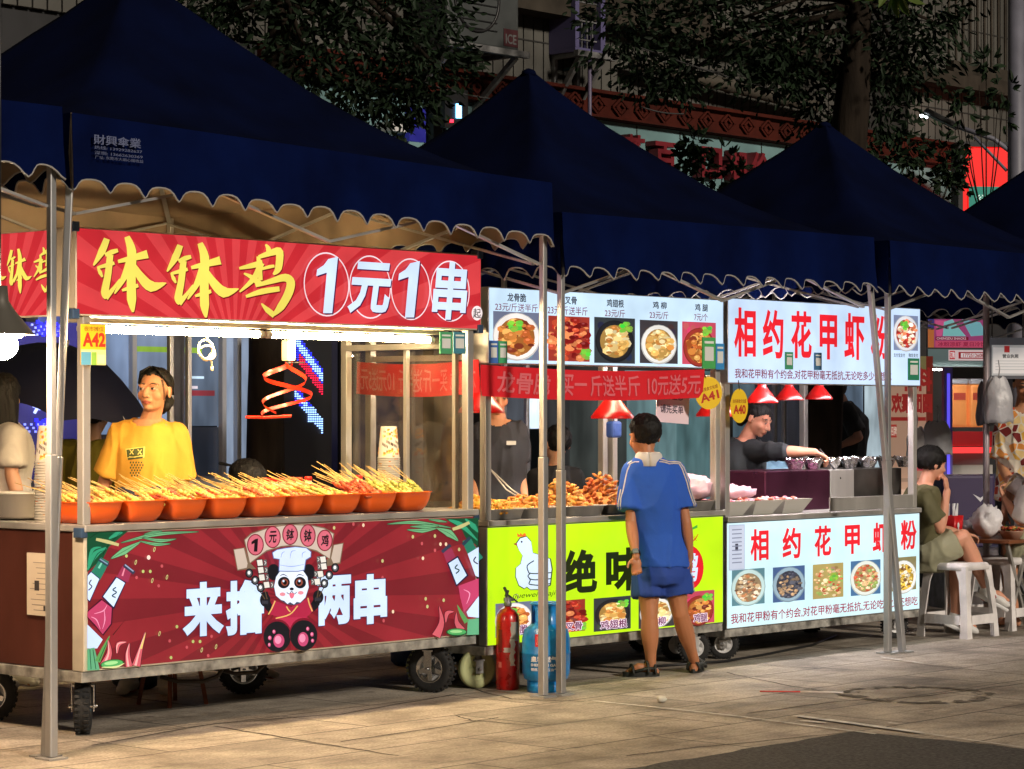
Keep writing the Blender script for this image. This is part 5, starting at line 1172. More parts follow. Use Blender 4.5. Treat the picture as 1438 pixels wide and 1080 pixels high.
for i in range(3):
    s_ = S3+.17+i*.30; mb = MB()
    vs = [(-.14, -.02, .0), (.06, -.02, 0), (.06, .26, .0), (-.14, .26, .0), (-.14, -.05, .085), (.14, -.05, .085), (.14, .27, .085), (-.14, .27, .085)]
    mb.add(vs, [(3, 2, 1, 0), (0, 1, 5, 4), (1, 2, 6, 5), (2, 3, 7, 6), (3, 0, 4, 7)], 0)
    mb.box(-.13, .12, -.035, .25, .06, .066, c=(.6,)*3)
    nth = ('leftmost', 'middle', 'rightmost')[i]
    tag(mb.build('food_tray', TILT, loc=P(s_, .08, .852), rot=CA), f'{nth} of three pale slanted trays on the noodle cart', 'tray', 'slanted trays on the noodle cart')
    mb = MB(); rr = random.Random(i+5)
    for k in range(45): c = [lin(235, 180, 200), lin(220, 130, 150), lin(235, 215, 215), lin(200, 110, 90)][rr.randrange(4)]; mb.ell((rr.uniform(-.11, .1), rr.uniform(-.02, .23), .07+rr.uniform(0, .02)), (rr.uniform(.012, .025), rr.uniform(.01, .02), .01), 7, c=c, jit=.2, rnd=rr)
    tag(mb.build('raw_food_heap', PK, loc=P(s_, .08, .852), rot=CA), f'pinkish raw ingredients in the {nth} slanted tray', 'food', kind='stuff')
crumple('bag_bundle', P(at_t(1032, .33), .33, .93), (.16, .1, .045), 8, PINK, 'pink plastic bags lying left on the noodle cart', 'plastic bags', n=24)
for px, py, t, k, l in ((1070, 566, .35, .8, 'red heat lamp glowing just right of the A40 tag'), (1108, 569, .42, 1.0, 'middle red heat lamp over the noodle cart'), (1150, 568, .45, 1.0, 'rightmost red heat lamp over the noodle cart')): heat_lamp(px, py-(0 if k < 1 else 7), t, l, k if k < 1 else .72, PBULB if k < 1 else OBULB)
FILL3 = mat('white_fill_strip', (1, .95, .95), .4, emit=150, ecol=(1, .9, .95))
mb = MB(); mb.box(.1, 1.95, .17, .20, 1.70, 1.715); mb.build('light_strip', FILL3, c3)  # added strip, out of view behind the sign, to brighten the noodle stall
FILL2 = mat('warm_fill_strip', (1, .9, .8), .4, emit=150, ecol=(1, .78, .5))
mb = MB(); mb.box(.1, 1.95, .17, .20, 1.79, 1.805); mb.build('light_strip', FILL2, c2)  # added strip hidden behind the sign box to light the fried food
BAGB = mat('blue_film', lin(130, 170, 200), .5, bump=.5, bs=14)
crumple('blue_bag', P(at_t(1085, 1.15), 1.15, .62), (.2, .18, .28), 5, BAGB, 'pale blue plastic sack behind the noodle seller\'s arm', 'sack', n=24, amp=.2)
mb = MB(); mb.box(-.3, .3, -.25, .25, .58, .62)
for x in (-.27, .27):
    for y in (-.22, .22): mb.bar((x, y, 0), (x, y, .58), .03)
tag(mb.build('side_table', DSTEEL, loc=P(at_t(1085, 1.15), 1.15, 0), rot=CA), 'small steel table carrying the pale blue sack', 'table')
# litter
g = G(1124, 973); mb = MB(); mb.tube([(-.21, .02, .006), (.0, 0, .006)], .004, 6, c=lin(200, 50, 40)); mb.tube([(0, 0, .006), (.22, -.03, .006)], .004, 6, c=lin(230, 220, 215)); tag(mb.build('drinking_straw', PLAST, loc=g), 'red and white drinking straw lying on the pavement', 'straw')
crumple('paper_scrap', G(929, 987), (.03, .025, .018), 2, mat('scrap', (.6, .58, .5), .8), 'crumpled pale paper scrap on the pavement near the boy', 'litter', n=10)
mb = MB(); mb.tube([P(4.2, .1, .008), P(4.7, -.02, .008), P(5.2, .05, .008), P(5.9, .2, .008), P(6.6, .5, .008)], .008, 6); tag(mb.build('ground_cable', BLACK), 'black cable lying on the ground under the noodle cart', 'cable')
# ---------- people ----------
SKIN = cmat('skin', .5, sss=.08, bump=.04, bs=260)
HAIRM = mat('dark_hair', (.0035, .0028, .0026), .6, spec=.3, bump=.8, bs=90, stretch=(1, 1, .12))
def cloth(name, col, **k):
    k = {'var': .12, 'vs': 3, 'bump': .25, 'bs': 28, **k}; return mat(name, col, .85, **k)
def remeshed(name, mb, m, parent, vox, it=3, fold=0.0, fs=7.0, color=None, seed=0, stretch=.35, cut=None):
    me = mb.mesh('tmp'); ob = bpy.data.objects.new('tmp', me); COL.objects.link(ob)
    r = ob.modifiers.new('r', 'REMESH'); r.mode = 'VOXEL'; r.voxel_size = vox; r.use_smooth_shade = True
    sm = ob.modifiers.new('s', 'SMOOTH'); sm.iterations = it; sm.factor = .5
    dg = bpy.context.evaluated_depsgraph_get(); dg.update()
    nm = bpy.data.meshes.new_from_object(ob.evaluated_get(dg)); bpy.data.objects.remove(ob); bpy.data.meshes.remove(me)
    nm.name = name
    if fold:
        ns = [v.normal.copy() for v in nm.vertices]
        for v, n in zip(nm.vertices, ns):
            q = V((v.co.x*fs+seed*5, v.co.y*fs, v.co.z*fs*stretch))
            w_ = V((noise.noise(q*.5), noise.noise(q*.5+V((9, 0, 0))), 0)); v.co += n*(noise.noise(q)*fold+((1-abs(noise.noise(q*1.1+w_*1.5+V((3, 1, 7)))))**4)*fold*1.1-abs(noise.noise(q*2.6+w_*2))*fold*.5)
    if cut:
        import bmesh
        bm = bmesh.new(); bm.from_mesh(nm); c0, cr = cut
        bmesh.ops.delete(bm, geom=[f for f in bm.faces if sum(((f.calc_center_median()[i]-c0[i])/cr[i])**2 for i in range(3)) < 1], context='FACES')
        bm.to_mesh(nm); bm.free()
    nm.materials.clear(); nm.materials.append(m)
    for p in nm.polygons: p.use_smooth = True; p.material_index = 0
    while nm.color_attributes: nm.color_attributes.remove(nm.color_attributes[0])
    if color:
        at = nm.color_attributes.new('Col', 'FLOAT_COLOR', 'POINT'); buf = []
        for v in nm.vertices: buf += [*color(v.co), 1.0]
        at.data.foreach_set('color', buf)
    o = bpy.data.objects.new(name, nm); COL.objects.link(o); o.parent = parent
    return o
def limb(mb, a, b, r0, r1, mid=None, n=14):
    a, b = V(a), V(b); k = 8; pts = []; rs = []
    for i in range(k+1):
        u = i/k; pts.append(a.lerp(b, u)); r = r0+(r1-r0)*u
        if mid: r += mid*math.sin(math.pi*min(1, u*1.35))*(1 if u < .74 else 0)
        rs.append(r)
    mb.tube(pts, rs, n); mb.ell(a, r0*1.0, n); mb.ell(b, r1*1.0, n)
def hand(mb, w, d, nrm, k=1.0, curl=.45, side=1, spread=.0):
    w, d, nrm = V(w), V(d).normalized(), V(nrm); nrm = (nrm-d*nrm.dot(d)).normalized(); s_ = d.cross(nrm)*side
    M = Matrix((s_, d, nrm)).transposed().to_4x4()
    mb.ell(w+d*.045*k, (.036*k, .05*k, .016*k), 14, M=M); mb.ell(w+d*.075*k, (.038*k, .02*k, .014*k), 12, M=M); mb.ell(w+s_*.022*k+d*.03*k+nrm*.006*k, (.017*k, .028*k, .015*k), 10, M=M)
    for i, (o, l) in enumerate(((.028, .066), (.0095, .074), (-.009, .07), (-.027, .055))):
        p = w+s_*o*k+d*.082*k; dd = (d+s_*o*spread*8).normalized(); pts = [p-dd*.012*k, p]; rs = [.0088*k, .0088*k]
        ax = dd.cross(nrm)
        for j, f in enumerate((.45, .31, .24)):
            a = curl*(1+.12*i)*(.8 if j == 0 else 1.15); dd = (dd*math.cos(a)+nrm*math.sin(a)*(1 if True else 0)).normalized(); nrm2 = dd
            p = p+dd*l*f*k; pts.append(p); rs.append((.0082-.0008*j)*k)
            nrm_ = ax.cross(dd); nrm = -nrm_ if (-nrm_).dot(nrm) > 0 else nrm_
        mb.tube(pts, rs, 8); mb.ell(pts[-1], rs[-1], 8)
        nrm = (M.to_3x3() @ V((0, 0, 1)))
    p = w+s_*.03*k+d*.022*k; q = p+(d*.55+s_*.6+nrm*.35).normalized()*.034*k; e = q+(d*.8+s_*.15+nrm*.45).normalized()*.028*k
    mb.tube([p, q, e], [.0115*k, .0095*k, .008*k], 8); mb.ell(e, .008*k, 8)
def head_parts(mb, H, k=1.0, female=False):
    def e(c, r, n=16): mb.ell(H @ (V(c)*k), [x*k for x in r], n, M=H.to_3x3().to_4x4())
    e((0, .012, .03), (.074, .092, .078), 22); e((0, -.018, -.033), (.060 if female else .062, .070, .072), 20); e((0, -.060, -.088), (.024, .02, .017)); e((0, -.03, -.07), (.045, .045, .035))
    for s_ in (-1, 1):
        e((s_*.034, -.05, -.028), (.03, .03, .03)); e((s_*.03, -.072, .02), (.026, .014, .009)); e((s_*.076, .012, -.004), (.009, .019, .031)); e((s_*.031, -.073, .001), (.016, .012, .011)); e((s_*.011, -.094, -.036), (.008, .009, .007))
    mb.tube([H @ (V((0, -.082, .008))*k), H @ (V((0, -.094, -.012))*k), H @ (V((0, -.105, -.034))*k)], [.008*k, .010*k, .0115*k], 10); mb.ell(H @ (V((0, -.103, -.035))*k), .0105*k, 10)
    e((0, -.085, -.0605), (.022, .010, .0048)); e((0, -.084, -.0695), (.018, .010, .006)); e((0, -.078, -.058), (.03, .014, .016))
def face_paint(H, k, skin, lip, brow, gaze=0.0):
    Hi = H.inverted()
    def f(co):
        p = (Hi @ co)/k
        if p.length > .16: return skin
        if p.y < -.05:
            ax = abs(p.x); sg = 1 if p.x > 0 else -1
            ex = p.x-sg*.031; ez = p.z-.002
            if (ex/.0138)**2+(ez/.0064)**2 < 1:
                if ez > .0028: return (.015, .01, .008)
                if (ex-gaze)**2+ez**2 < .0076**2: return (.012, .008, .006)
                return (.36, .31, .28)
            if .012 < ax < .05 and abs(p.z-(.0235+.004*math.sin((ax-.012)*80)-.06*max(0, ax-.038))) < .0032: return brow
            lx = (p.x/.0235)**2+((p.z+.0655)/.0088)**2
            if lx < 1:
                if abs(p.z+.0655) < .0014: return tuple(q*.35 for q in lip)
                return lip
            if abs(abs(p.x)-.010) < .004 and abs(p.z+.0415) < .0028 and p.y < -.085: return tuple(q*.4 for q in skin)
            if .02 < ax < .055 and -.05 < p.z < -.015: return (min(1, skin[0]*1.08), skin[1]*.93, skin[2]*.9)
        return skin
    return f
def hair_shell(parent, H, k, keep, r=(.081, .1, .084), c=(0, .015, .036), amp=.004, name='hair', m=None, thick=.0):
    mb = MB(); n, q = 72, 44; vs = []; fs = []; loc = []
    for i in range(q+1):
        ph = math.pi*i/q
        for j in range(n):
            a = 2*math.pi*j/n
            p = V((c[0]+r[0]*math.sin(ph)*math.cos(a), c[1]+r[1]*math.sin(ph)*math.sin(a), c[2]+r[2]*math.cos(ph)))
            d = noise.noise(V((p.x*70, p.y*70, p.z*22)))*amp+noise.noise(V((p.x*190, p.y*190, p.z*50)))*amp*.5
            loc.append(p); vs.append(H @ ((p+(p-V(c)).normalized()*d)*k))
    for i in range(q):
        for j in range(n):
            f = (i*n+j, (i+1)*n+j, (i+1)*n+(j+1) % n, i*n+(j+1) % n)
            m_ = sum((loc[x] for x in f), V())/4
            if keep(m_): fs.append(f)
    mb.add(vs, fs, 0, sm=True); o = mb.build(name, m or HAIRM, parent)
    s_ = o.modifiers.new('s', 'SOLIDIFY'); s_.thickness = .008*k; s_.offset = -1
    return o
def std(h, yaw=0.0):
    J = {}; w = h
    J['pel'] = (0, 0, .525*h); J['chest'] = (0, 0, .72*h); J['neck'] = (0, .0, .825*h); J['head'] = (0, -.012*h, .930*h)
    for s_, q in ((1, 'L'), (-1, 'R')):
        J['sh'+q] = (s_*.112*w, 0, .80*h); J['el'+q] = (s_*.135*w, .01, .625*h); J['wr'+q] = (s_*.14*w, -.03, .48*h); J['hip'+q] = (s_*.052*w, 0, .52*h)
        J['kn'+q] = (s_*.055*w, -.005, .285*h); J['an'+q] = (s_*.055*w, .015, .045*h); J['toe'+q] = (s_*.065*w, -.105, .02)
    M = Matrix.Rotation(yaw, 3, 'Z')
    return {k: M @ V(v) for k, v in J.items()}
def figure(name, label, loc, J, k=1.0, skin=lin(205, 150, 115), lip=None, yaw=0.0, hyaw=0.0, pitch=0.0, roll=0.0, female=False, top=None, sleeve=.62, hem=-.02, loose=.022, bottom=None, leg=.45, shoes=None,
           hair='short', vox=.0065, hands=(.5, .5), palm=None, gaze=0.0, group=None, hk=None, legloose=.03, sl=None, hairm=None, brow=None, neckoff=V((0, 0, .012))):
    root = thing(name, label, 'person', loc, 0, group); hk = hk or k; sl = loose if sl is None else sl; M_yaw = Matrix.Rotation(yaw, 3, 'Z')
    J = {q: V(v) for q, v in J.items()}
    H = Matrix.Translation(J['head']) @ Matrix.Rotation(hyaw, 4, 'Z') @ Matrix.Rotation(pitch, 4, 'X') @ Matrix.Rotation(roll, 4, 'Y')
    mb = MB()
    head_parts(mb, H, hk, female)
    nb = J['neck']; limb(mb, nb-V((0, 0, .03)), H @ V((0, .012, -.06*hk)), .058*k, .047*k)
    pel, ch = J['pel'], J['chest']; up = lambda a, b, u: a.lerp(b, u)
    def rings(g):
        R_ = [(pel-V((0, 0, .10*k)), .13+g, .105+g), (pel, .158+g, .115+g), (up(pel, ch, .4), .138+g, .10+g), (up(pel, ch, .8), .152+g, .112+g), (ch, .160+g*.8, .112+g*.8), (up(ch, nb, .55), .152+g*.6, .095+g*.5), (up(ch, nb, .85), .125+g*.5, .078+g*.5), (nb+V((0, 0, .012)), .075+g*.4, .062+g*.4)]
        return [(c.x, c.y, c.z, a*k, b*k, yaw) for c, a, b in R_]
    mb.loft(rings(0))
    for q in 'LR':
        limb(mb, J['sh'+q], J['el'+q], .047*k, .036*k, .004*k); limb(mb, J['el'+q], J['wr'+q], .037*k, .025*k, .006*k)
        limb(mb, up(ch, nb, .5), J['sh'+q], .07*k, .05*k)
        d = (J['wr'+q]-J['el'+q]).normalized(); pn = (palm or {}).get(q, (V((0, 0, 0))+(J['pel']-J['wr'+q])))
        if (V(pn)-d*V(pn).dot(d)).length < 1e-3: pn = V((1, 0, .2))
        hd = J.get('hd'+q, d)
        hand(mb, J['wr'+q], hd, pn, k*1.0, hands[0 if q == 'L' else 1], 1 if q == 'L' else -1)
        limb(mb, J['hip'+q], J['kn'+q], .082*k, .054*k, .006*k); limb(mb, J['kn'+q], J['an'+q], .052*k, .034*k, .013*k)
        t = J['toe'+q]; an = J['an'+q]; heel = an+(an-t).normalized()*.03*k; heel.z = max(.022, an.z-.05*k)
        mb.tube([heel, an+V((0, 0, -.03*k)), an.lerp(t, .6)+V((0, 0, .004)), t], [.03*k, .036*k, .036*k, .022*k], 12, sq=.8); mb.ell(t, (.03*k, .03*k, .016*k), 10); mb.ell(heel, .028*k, 10)
    remeshed('body', mb, SKIN, root, vox, 2, color=face_paint(H, hk, skin, lip or tuple(q*f for q, f in zip(skin, (.75, .45, .45))), brow or (.02, .014, .01), gaze))
    if top:
        mb = MB(); rr = rings(loose)
        b = pel+V((0, 0, hem)); rr = [(b.x, b.y, b.z, (.160+loose*1.3)*k, (.122+loose*1.3)*k, yaw)]+[x for x in rr if x[2] > b.z+.03]
        mb.loft(rr, 28)
        for q in 'LR':
            s_, e_ = J['sh'+q], J['el'+q]; w_ = J['wr'+q]
            limb(mb, up(ch, nb, .55), s_, .085*k, (.058+sl*.4)*k)
            if sleeve <= 1: mb.tube([s_, s_.lerp(e_, sleeve*.5), s_.lerp(e_, sleeve)], [(.058+sl*.4)*k, (.060+sl*.55)*k, (.060+sl*.75)*k], 18)
            else:
                mb.tube([s_, s_.lerp(e_, .5), e_, e_.lerp(w_, (sleeve-1)*.5), e_.lerp(w_, sleeve-1)], [.066*k, .062*k, .056*k, .05*k, .045*k], 16); mb.ell(e_, .056*k)
            mb.ell(s_, (.058+sl*.4)*k, 14)
        remeshed('shirt', mb, top, root, .0085, 4, fold=.010*k, fs=8, seed=len(label), cut=(nb+neckoff-M_yaw @ V((0, .025*k, 0)), (.078*k, .085*k, .07*k)))
        q = root.children[-1].modifiers.new('s', 'SOLIDIFY'); q.thickness = .005; q.offset = -1
    if bottom:
        mb = MB(); g = legloose
        mb.loft([(pel.x, pel.y, pel.z-.135*k, (.145+g)*k, (.118+g)*k, yaw), (pel.x, pel.y, pel.z-.08*k, (.16+g)*k, (.128+g)*k, yaw), (pel.x, pel.y, pel.z, (.165+g*.6)*k, (.12+g*.6)*k, yaw), (pel.x, pel.y, pel.z+.10*k, (.145+g*.5)*k, (.105+g*.5)*k, yaw)], 24)
        for q in 'LR':
            a, b_, c_ = J['hip'+q], J['kn'+q], J['an'+q]
            if leg <= 1: mb.tube([a, a.lerp(b_, leg*.5), a.lerp(b_, leg)], [(.09+g*.5)*k, (.088+g*.8)*k, (.082+g*1.2)*k], 20)
            else: mb.tube([a, a.lerp(b_, .5), b_, b_.lerp(c_, .5), b_.lerp(c_, leg-1)], [(.09+g*.4)*k, (.08+g*.4)*k, (.066+g*.4)*k, (.058+g*.4)*k, (.05+g*.5)*k], 18)
            mb.ell(a, (.09+g*.5)*k, 14)
        remeshed('trousers' if leg > 1 else 'shorts', mb, bottom, root, .0085, 4, fold=.012*k, fs=8, seed=3)
    if shoes:
        for q in 'LR':
            t, an = J['toe'+q], J['an'+q]; d = (t-an); d.z = 0; d.normalize(); mb = MB(); h = an-d*.035*k
            mb.tube([V((h.x, h.y, .045*k)), V((an.x, an.y, .05*k)), an.lerp(t, .6)*1+V((0, 0, .012)), t+d*.012+V((0, 0, .012))], [.04*k, .046*k, .044*k, .034*k], 14, sq=.85)
            mb.ell(t+d*.01+V((0, 0, .012)), (.038*k, .038*k, .03*k), 12); mb.ell((h.x, h.y, .045*k), .04*k, 12); mb.tube([V((an.x, an.y, .04)), an+V((0, 0, .03*k))], [.045*k, .044*k], 12)
            remeshed('shoe', mb, shoes, root, .008, 2)
    if hair == 'short': hair_shell(root, H, hk, lambda p: (p.z > .055-.25*max(0, p.y+.02) if p.y < .0 else p.z > -.058+.25*max(0, abs(p.x)-.045)) and not (abs(p.x) > .06 and p.z < .02 and p.y < .03), r=(.084, .104, .088), amp=.006, m=hairm)
    elif hair in ('tied', 'pulled'):
        dz = -.024 if hair == 'pulled' else 0
        hair_shell(root, H, hk, lambda p: p.z > (.028+dz-.8*p.y-.02*(abs(p.x) < .012) if p.y < 0 else max(-.058, .028-2.4*p.y)), amp=.004)
        mb = MB()
        for k_ in range(7): mb.ell(H @ (V((R.uniform(-.025, .03), .095+R.uniform(-.01, .02), -.045+R.uniform(-.03, .03)))*hk), (.03, .028, .034), 12, jit=.08)
        mb.build('hair_bun', HAIRM, root)
        mb = MB()
        for s_ in (-1, 1):
            for j in range(2 if hair == 'tied' else 0): x = s_*(.066+.002*j); mb.tube([H @ (V((x*.9, -.05+.008*j, .05))*hk), H @ (V((x*1.08, -.045+.008*j, .0))*hk), H @ (V((x*1.05, -.035+.006*j, -.05-.01*(j % 2)))*hk)], [.002, .0018, .001], 5)
            for j in range(5 if hair == 'tied' else 0): mb.tube([H @ (V((s_*.006, -.05+.008*j, .117))*hk), H @ (V((s_*.052, -.058+.012*j, .088+.002*j))*hk), H @ (V((s_*.079, -.022+.012*j, .04))*hk), H @ (V((s_*.06, .06+.006*j, -.01))*hk)], [.004, .008, .008, .004], 6)
        if mb.f: mb.build('loose_strands', HAIRM, root)
    elif hair == 'long':
        hair_shell(root, H, hk, lambda p: (p.z > .06 if p.y < -.045 else (p.z > -.02 if p.y < .0 else True)), r=(.086, .104, .088), amp=.006)
        mb = MB(); mb.loft([(*(H @ V((0, .05, -.38))), .07, .05, hyaw), (*(H @ V((0, .055, -.2))), .10, .06, hyaw), (*(H @ V((0, .045, -.05))), .095, .075, hyaw), (*(H @ V((0, .03, .05))), .08, .08, hyaw)], 20); remeshed('long_hair', mb, HAIRM, root, .012, 3, fold=.008, fs=26, stretch=.1)
    elif hair == 'bowl':
        hair_shell(root, H, hk, lambda p: (p.z > .025 if p.y < -.03 else p.z > -.04), r=(.092, .112, .093), amp=.007)
    return root, H
def spot(px, t, z=0.0):
    s_ = Q(px, 600, t)[0]; return P(s_, t, z)
class Loc:
    """positions around one person, relative to its feet"""
    def __init__(s, loc): s.o = loc
    def __call__(s, px, py, dy=0.0): p = W(px, py, s.o.y+dy); return p-s.o
TEE_Y = cloth('yellow_cotton', lin(218, 158, 52)); DARK_TEE = cloth('charcoal_cotton', lin(44, 46, 56)); BLACK_C = cloth('black_cotton', lin(22, 22, 24)); JEAN = cloth('dark_denim', lin(40, 48, 66)); BLUE_U = cloth('blue_uniform', lin(36, 86, 186)); OLIVE = cloth('olive_cotton', lin(92, 88, 58)); KHAKI = cloth('khaki_cotton', lin(150, 148, 122)); WHITE_C = cloth('white_cotton', lin(205, 200, 196)); DGREEN = cloth('dark_green_cotton', lin(36, 40, 44)); OLY = cloth('olive_yellow_cotton', lin(110, 100, 24)); NAVYS = cloth('navy_shorts', lin(32, 66, 150))
SANDAL = mat('black_sandal', (.014, .016, .013), .6, var=.4, vs=30); WSHOE = mat('white_trainer', (.7, .69, .67), .5)

# woman in yellow behind the red cart
o = spot(207, 1.22); L = Loc(o); J = std(1.67)
J.update(head=L(217.5, 549, -.01), neck=L(208, 592, .02), chest=L(205, 636, .02), pel=L(205, 712, .02), shR=L(168, 611, .02), shL=L(246, 613, .04), elR=L(144, 688, .06), elL=L(258, 696, .08), wrR=L(185, 725, .2), wrL=L(225, 728, .21))
wo, H = figure('person', 'woman in a yellow T-shirt looking up sideways behind the orange bowls', o, J, 1.0, lin(198, 138, 102), lin(160, 78, 70), yaw=rad(-8), hyaw=rad(-20), pitch=rad(-6), female=True, top=TEE_Y, sleeve=.72, loose=.012, sl=.027, hem=-.16, bottom=JEAN, leg=1.9, shoes=WSHOE, hair='tied', vox=.0042, gaze=-.003, hk=1.05)
# print on the shirt: a dark patch with crossed eyes and a chequered tail
def shirt_print(root, o_, items):
    sh = [c for c in root.children if c.name.startswith('shirt')][0]; bpy.context.view_layer.update()
    mb = MB(); col_, pts = None, None
    for col_, poly, e in items:
        vs = []
        for px, py in poly:
            d = (W(px, py, 10)-V((0, 0, CH))).normalized(); a = V((0, 0, CH))-o_
            hit, loc, n, _ = sh.ray_cast(a, d)
            vs.append((loc+d*-e) if hit else W(px, py, o_.y-.14)-o_)
        mb.add(vs, [tuple(range(len(vs)))], 0, col_)
    return mb.build('shirt_print', cmat('shirt_print', .8), root)
def crp(pts, ox=120, oy=500, sc=4.91): return [(ox+x/sc, oy+y/sc) for x, y in pts]
it = []
GR = lin(78, 84, 40); YL = lin(240, 215, 110)
def grid(poly, c, e, n=4):
    a, b, c2, d = poly; out = []
    for i in range(n):
        for j in range(n):
            f = lambda u, v: ((a[0]*(1-u)+b[0]*u)*(1-v)+(d[0]*(1-u)+c2[0]*u)*v, (a[1]*(1-u)+b[1]*u)*(1-v)+(d[1]*(1-u)+c2[1]*u)*v)
            out.append((c, crp([f(i/n, j/n), f((i+1)/n, j/n), f((i+1)/n, (j+1)/n), f(i/n, (j+1)/n)]), e))
    return out
it += grid([(276, 640), (412, 624), (406, 700), (288, 716)], YL, .003)+grid([(282, 646), (400, 630), (396, 684), (288, 700)], GR, .0045)+grid([(290, 704), (396, 692), (396, 706), (292, 716)], GR, .0045)
for cx in (318, 374):
    it += [(YL, crp([(cx-16, 645), (cx-10, 643), (cx+16, 677), (cx+10, 680)]), .006), (YL, crp([(cx+12, 643), (cx+17, 646), (cx-10, 680), (cx-16, 677)]), .006)]
it += [(YL, crp([(300, 690), (340, 696), (385, 682), (385, 687), (340, 701), (300, 695)]), .006)]
for r_ in range(6):
    for c_ in range(4+(r_ < 3)): x = 306+c_*19+(r_ % 2)*9; y = 728+r_*18; it.append((GR, crp([(x, y), (x+10, y-1), (x+10, y+12), (x, y+13)]), .0045))
shirt_print(wo, o, it)
# boy seen from behind
o = W(925, 583, 13.96); o.z = 0; L = Loc(o); J = std(1.45, math.pi)
J.update(head=L(905, 613, .0), neck=L(911, 646, -.02), chest=L(917, 690, .0), pel=L(928, 790, .02), shL=L(888, 664, .0), shR=L(948, 662, .02), elL=L(886, 735, -.06), wrL=L(893, 782, -.17), elR=L(963, 733, .0), wrR=L(969, 784, .03),
         hipL=L(910, 800, 0.02), hipR=L(944, 800, .03), knL=L(912, 866, -.02), knR=L(955, 862, .03), anL=L(914, 934, .0), anR=L(975, 924, .2), toeL=L(884, 947, -.02), toeR=L(981, 931, .36))
J['anL'].z = .065; J['toeL'].z = .028; J['anR'].z = .065; J['toeR'].z = .028
J['hdL'] = V((.03, -.1, -1)); J['hdR'] = V((.02, .1, -1))
boy, H = figure('person', 'boy in blue school uniform seen from behind at the lime green stall', o, J, .86, lin(178, 118, 82), yaw=math.pi, hyaw=rad(205), pitch=rad(8), top=BLUE_U, sleeve=.74, loose=.022, sl=.036, hem=-.02, bottom=NAVYS, leg=.58, hair='short', vox=.005, hands=(.62, .5), palm={'L': V((.1, -1, .1)), 'R': V((-1, 0, 0))}, hk=1.04, legloose=.026, neckoff=V((0, .02, .055)))
mb = MB(); nb = J['neck']; n = 28; vs = []; fs = []
for i in range(n+1):
    a = -math.pi*.5+2*math.pi*i/n*1.0
    for rr, z in ((.055, .040), (.066, .03), (.08, -.034)):
        vs.append((nb.x+rr*1.02*math.cos(a), nb.y+.005+rr*.95*math.sin(a), nb.z+z-.0*math.sin(a)-(.03 if z < 0 and math.sin(a) > .3 else 0)))
for i in range(n):
    for j in (0, 1): k = i*3+j; fs.append((k, k+3, k+4, k+1))
mb.add(vs, fs, 0, sm=True); c_ = mb.build('collar', WHITE_C, boy); q = c_.modifiers.new('s', 'SOLIDIFY'); q.thickness = .006
def on_cloth(root, part, pts, w, name, m, o_, side=V((0, -1, 0))):
    """a trim band laid on a garment"""
    sh = [c for c in root.children if c.name.startswith(part)][0]; mb = MB(); vs = []; fs = []
    bpy.context.view_layer.update()
    for p, d in pts:
        ok, loc, nn, _ = sh.closest_point_on_mesh(p); vs += [loc+nn*.003-d*w/2, loc+nn*.003+d*w/2]
    vs2 = []
    for v in vs: ok, loc, nn, _ = sh.closest_point_on_mesh(v); vs2.append(loc+nn*.0025)
    for i in range(len(pts)-1): fs.append((2*i, 2*i+1, 2*i+3, 2*i+2))
    mb.add(vs2, fs, 0, sm=True); o = mb.build(name, m, root); s_ = o.modifiers.new('s', 'SOLIDIFY'); s_.thickness = .003; return o
for q, sg in (('L', -1), ('R', 1)):
    a = nb+V((sg*.06, -.01, .0)); b_ = J['sh'+q]; e_ = J['el'+q]; end = b_.lerp(e_, .78)
    for off in (-.052, -.024):
        pts = []
        for i in range(15):
            u = i/14
            p = (a.lerp(b_+V((sg*.03, 0, .06)), min(1, u*2)) if u < .5 else (b_+V((sg*.03, 0, .06))).lerp(end+V((sg*.085, 0, .0)), u*2-1))+V((0, off-.012, 0))
            pts.append((p, V((0, 1, 0))))
        on_cloth(boy, 'shirt', pts, .011, 'sleeve_stripe', WHITE_C, o)
    pts = [(J['hip'+q].lerp(J['kn'+q], u)+V((sg*.12, -.0, 0)), V((0, 1, 0))) for u in [i/10*.55+.02 for i in range(11)]]
    on_cloth(boy, 'shorts', pts, .016, 'side_stripe', WHITE_C, o)
# watch
w = J['wrL'].lerp(J['elL'], .1); d = (J['elL']-J['wrL']).normalized(); M = Matrix.Translation(w) @ V((0, 0, 1)).rotation_difference(d).to_matrix().to_4x4()
mb = MB(); mb.lathe([(.0265, -.011), (.0285, -.011), (.0285, .011), (.0265, .011)], 24, M=M, caps=False); wt = mb.build('wristwatch', BLACK, boy)
mb = MB(); mb.box(-.016, .016, -.034, -.026, -.014, .014, M=M); mb.build('watch_face', mat('watch_glass', (.3, .38, .4), .2, .5), wt, bevel=.002)
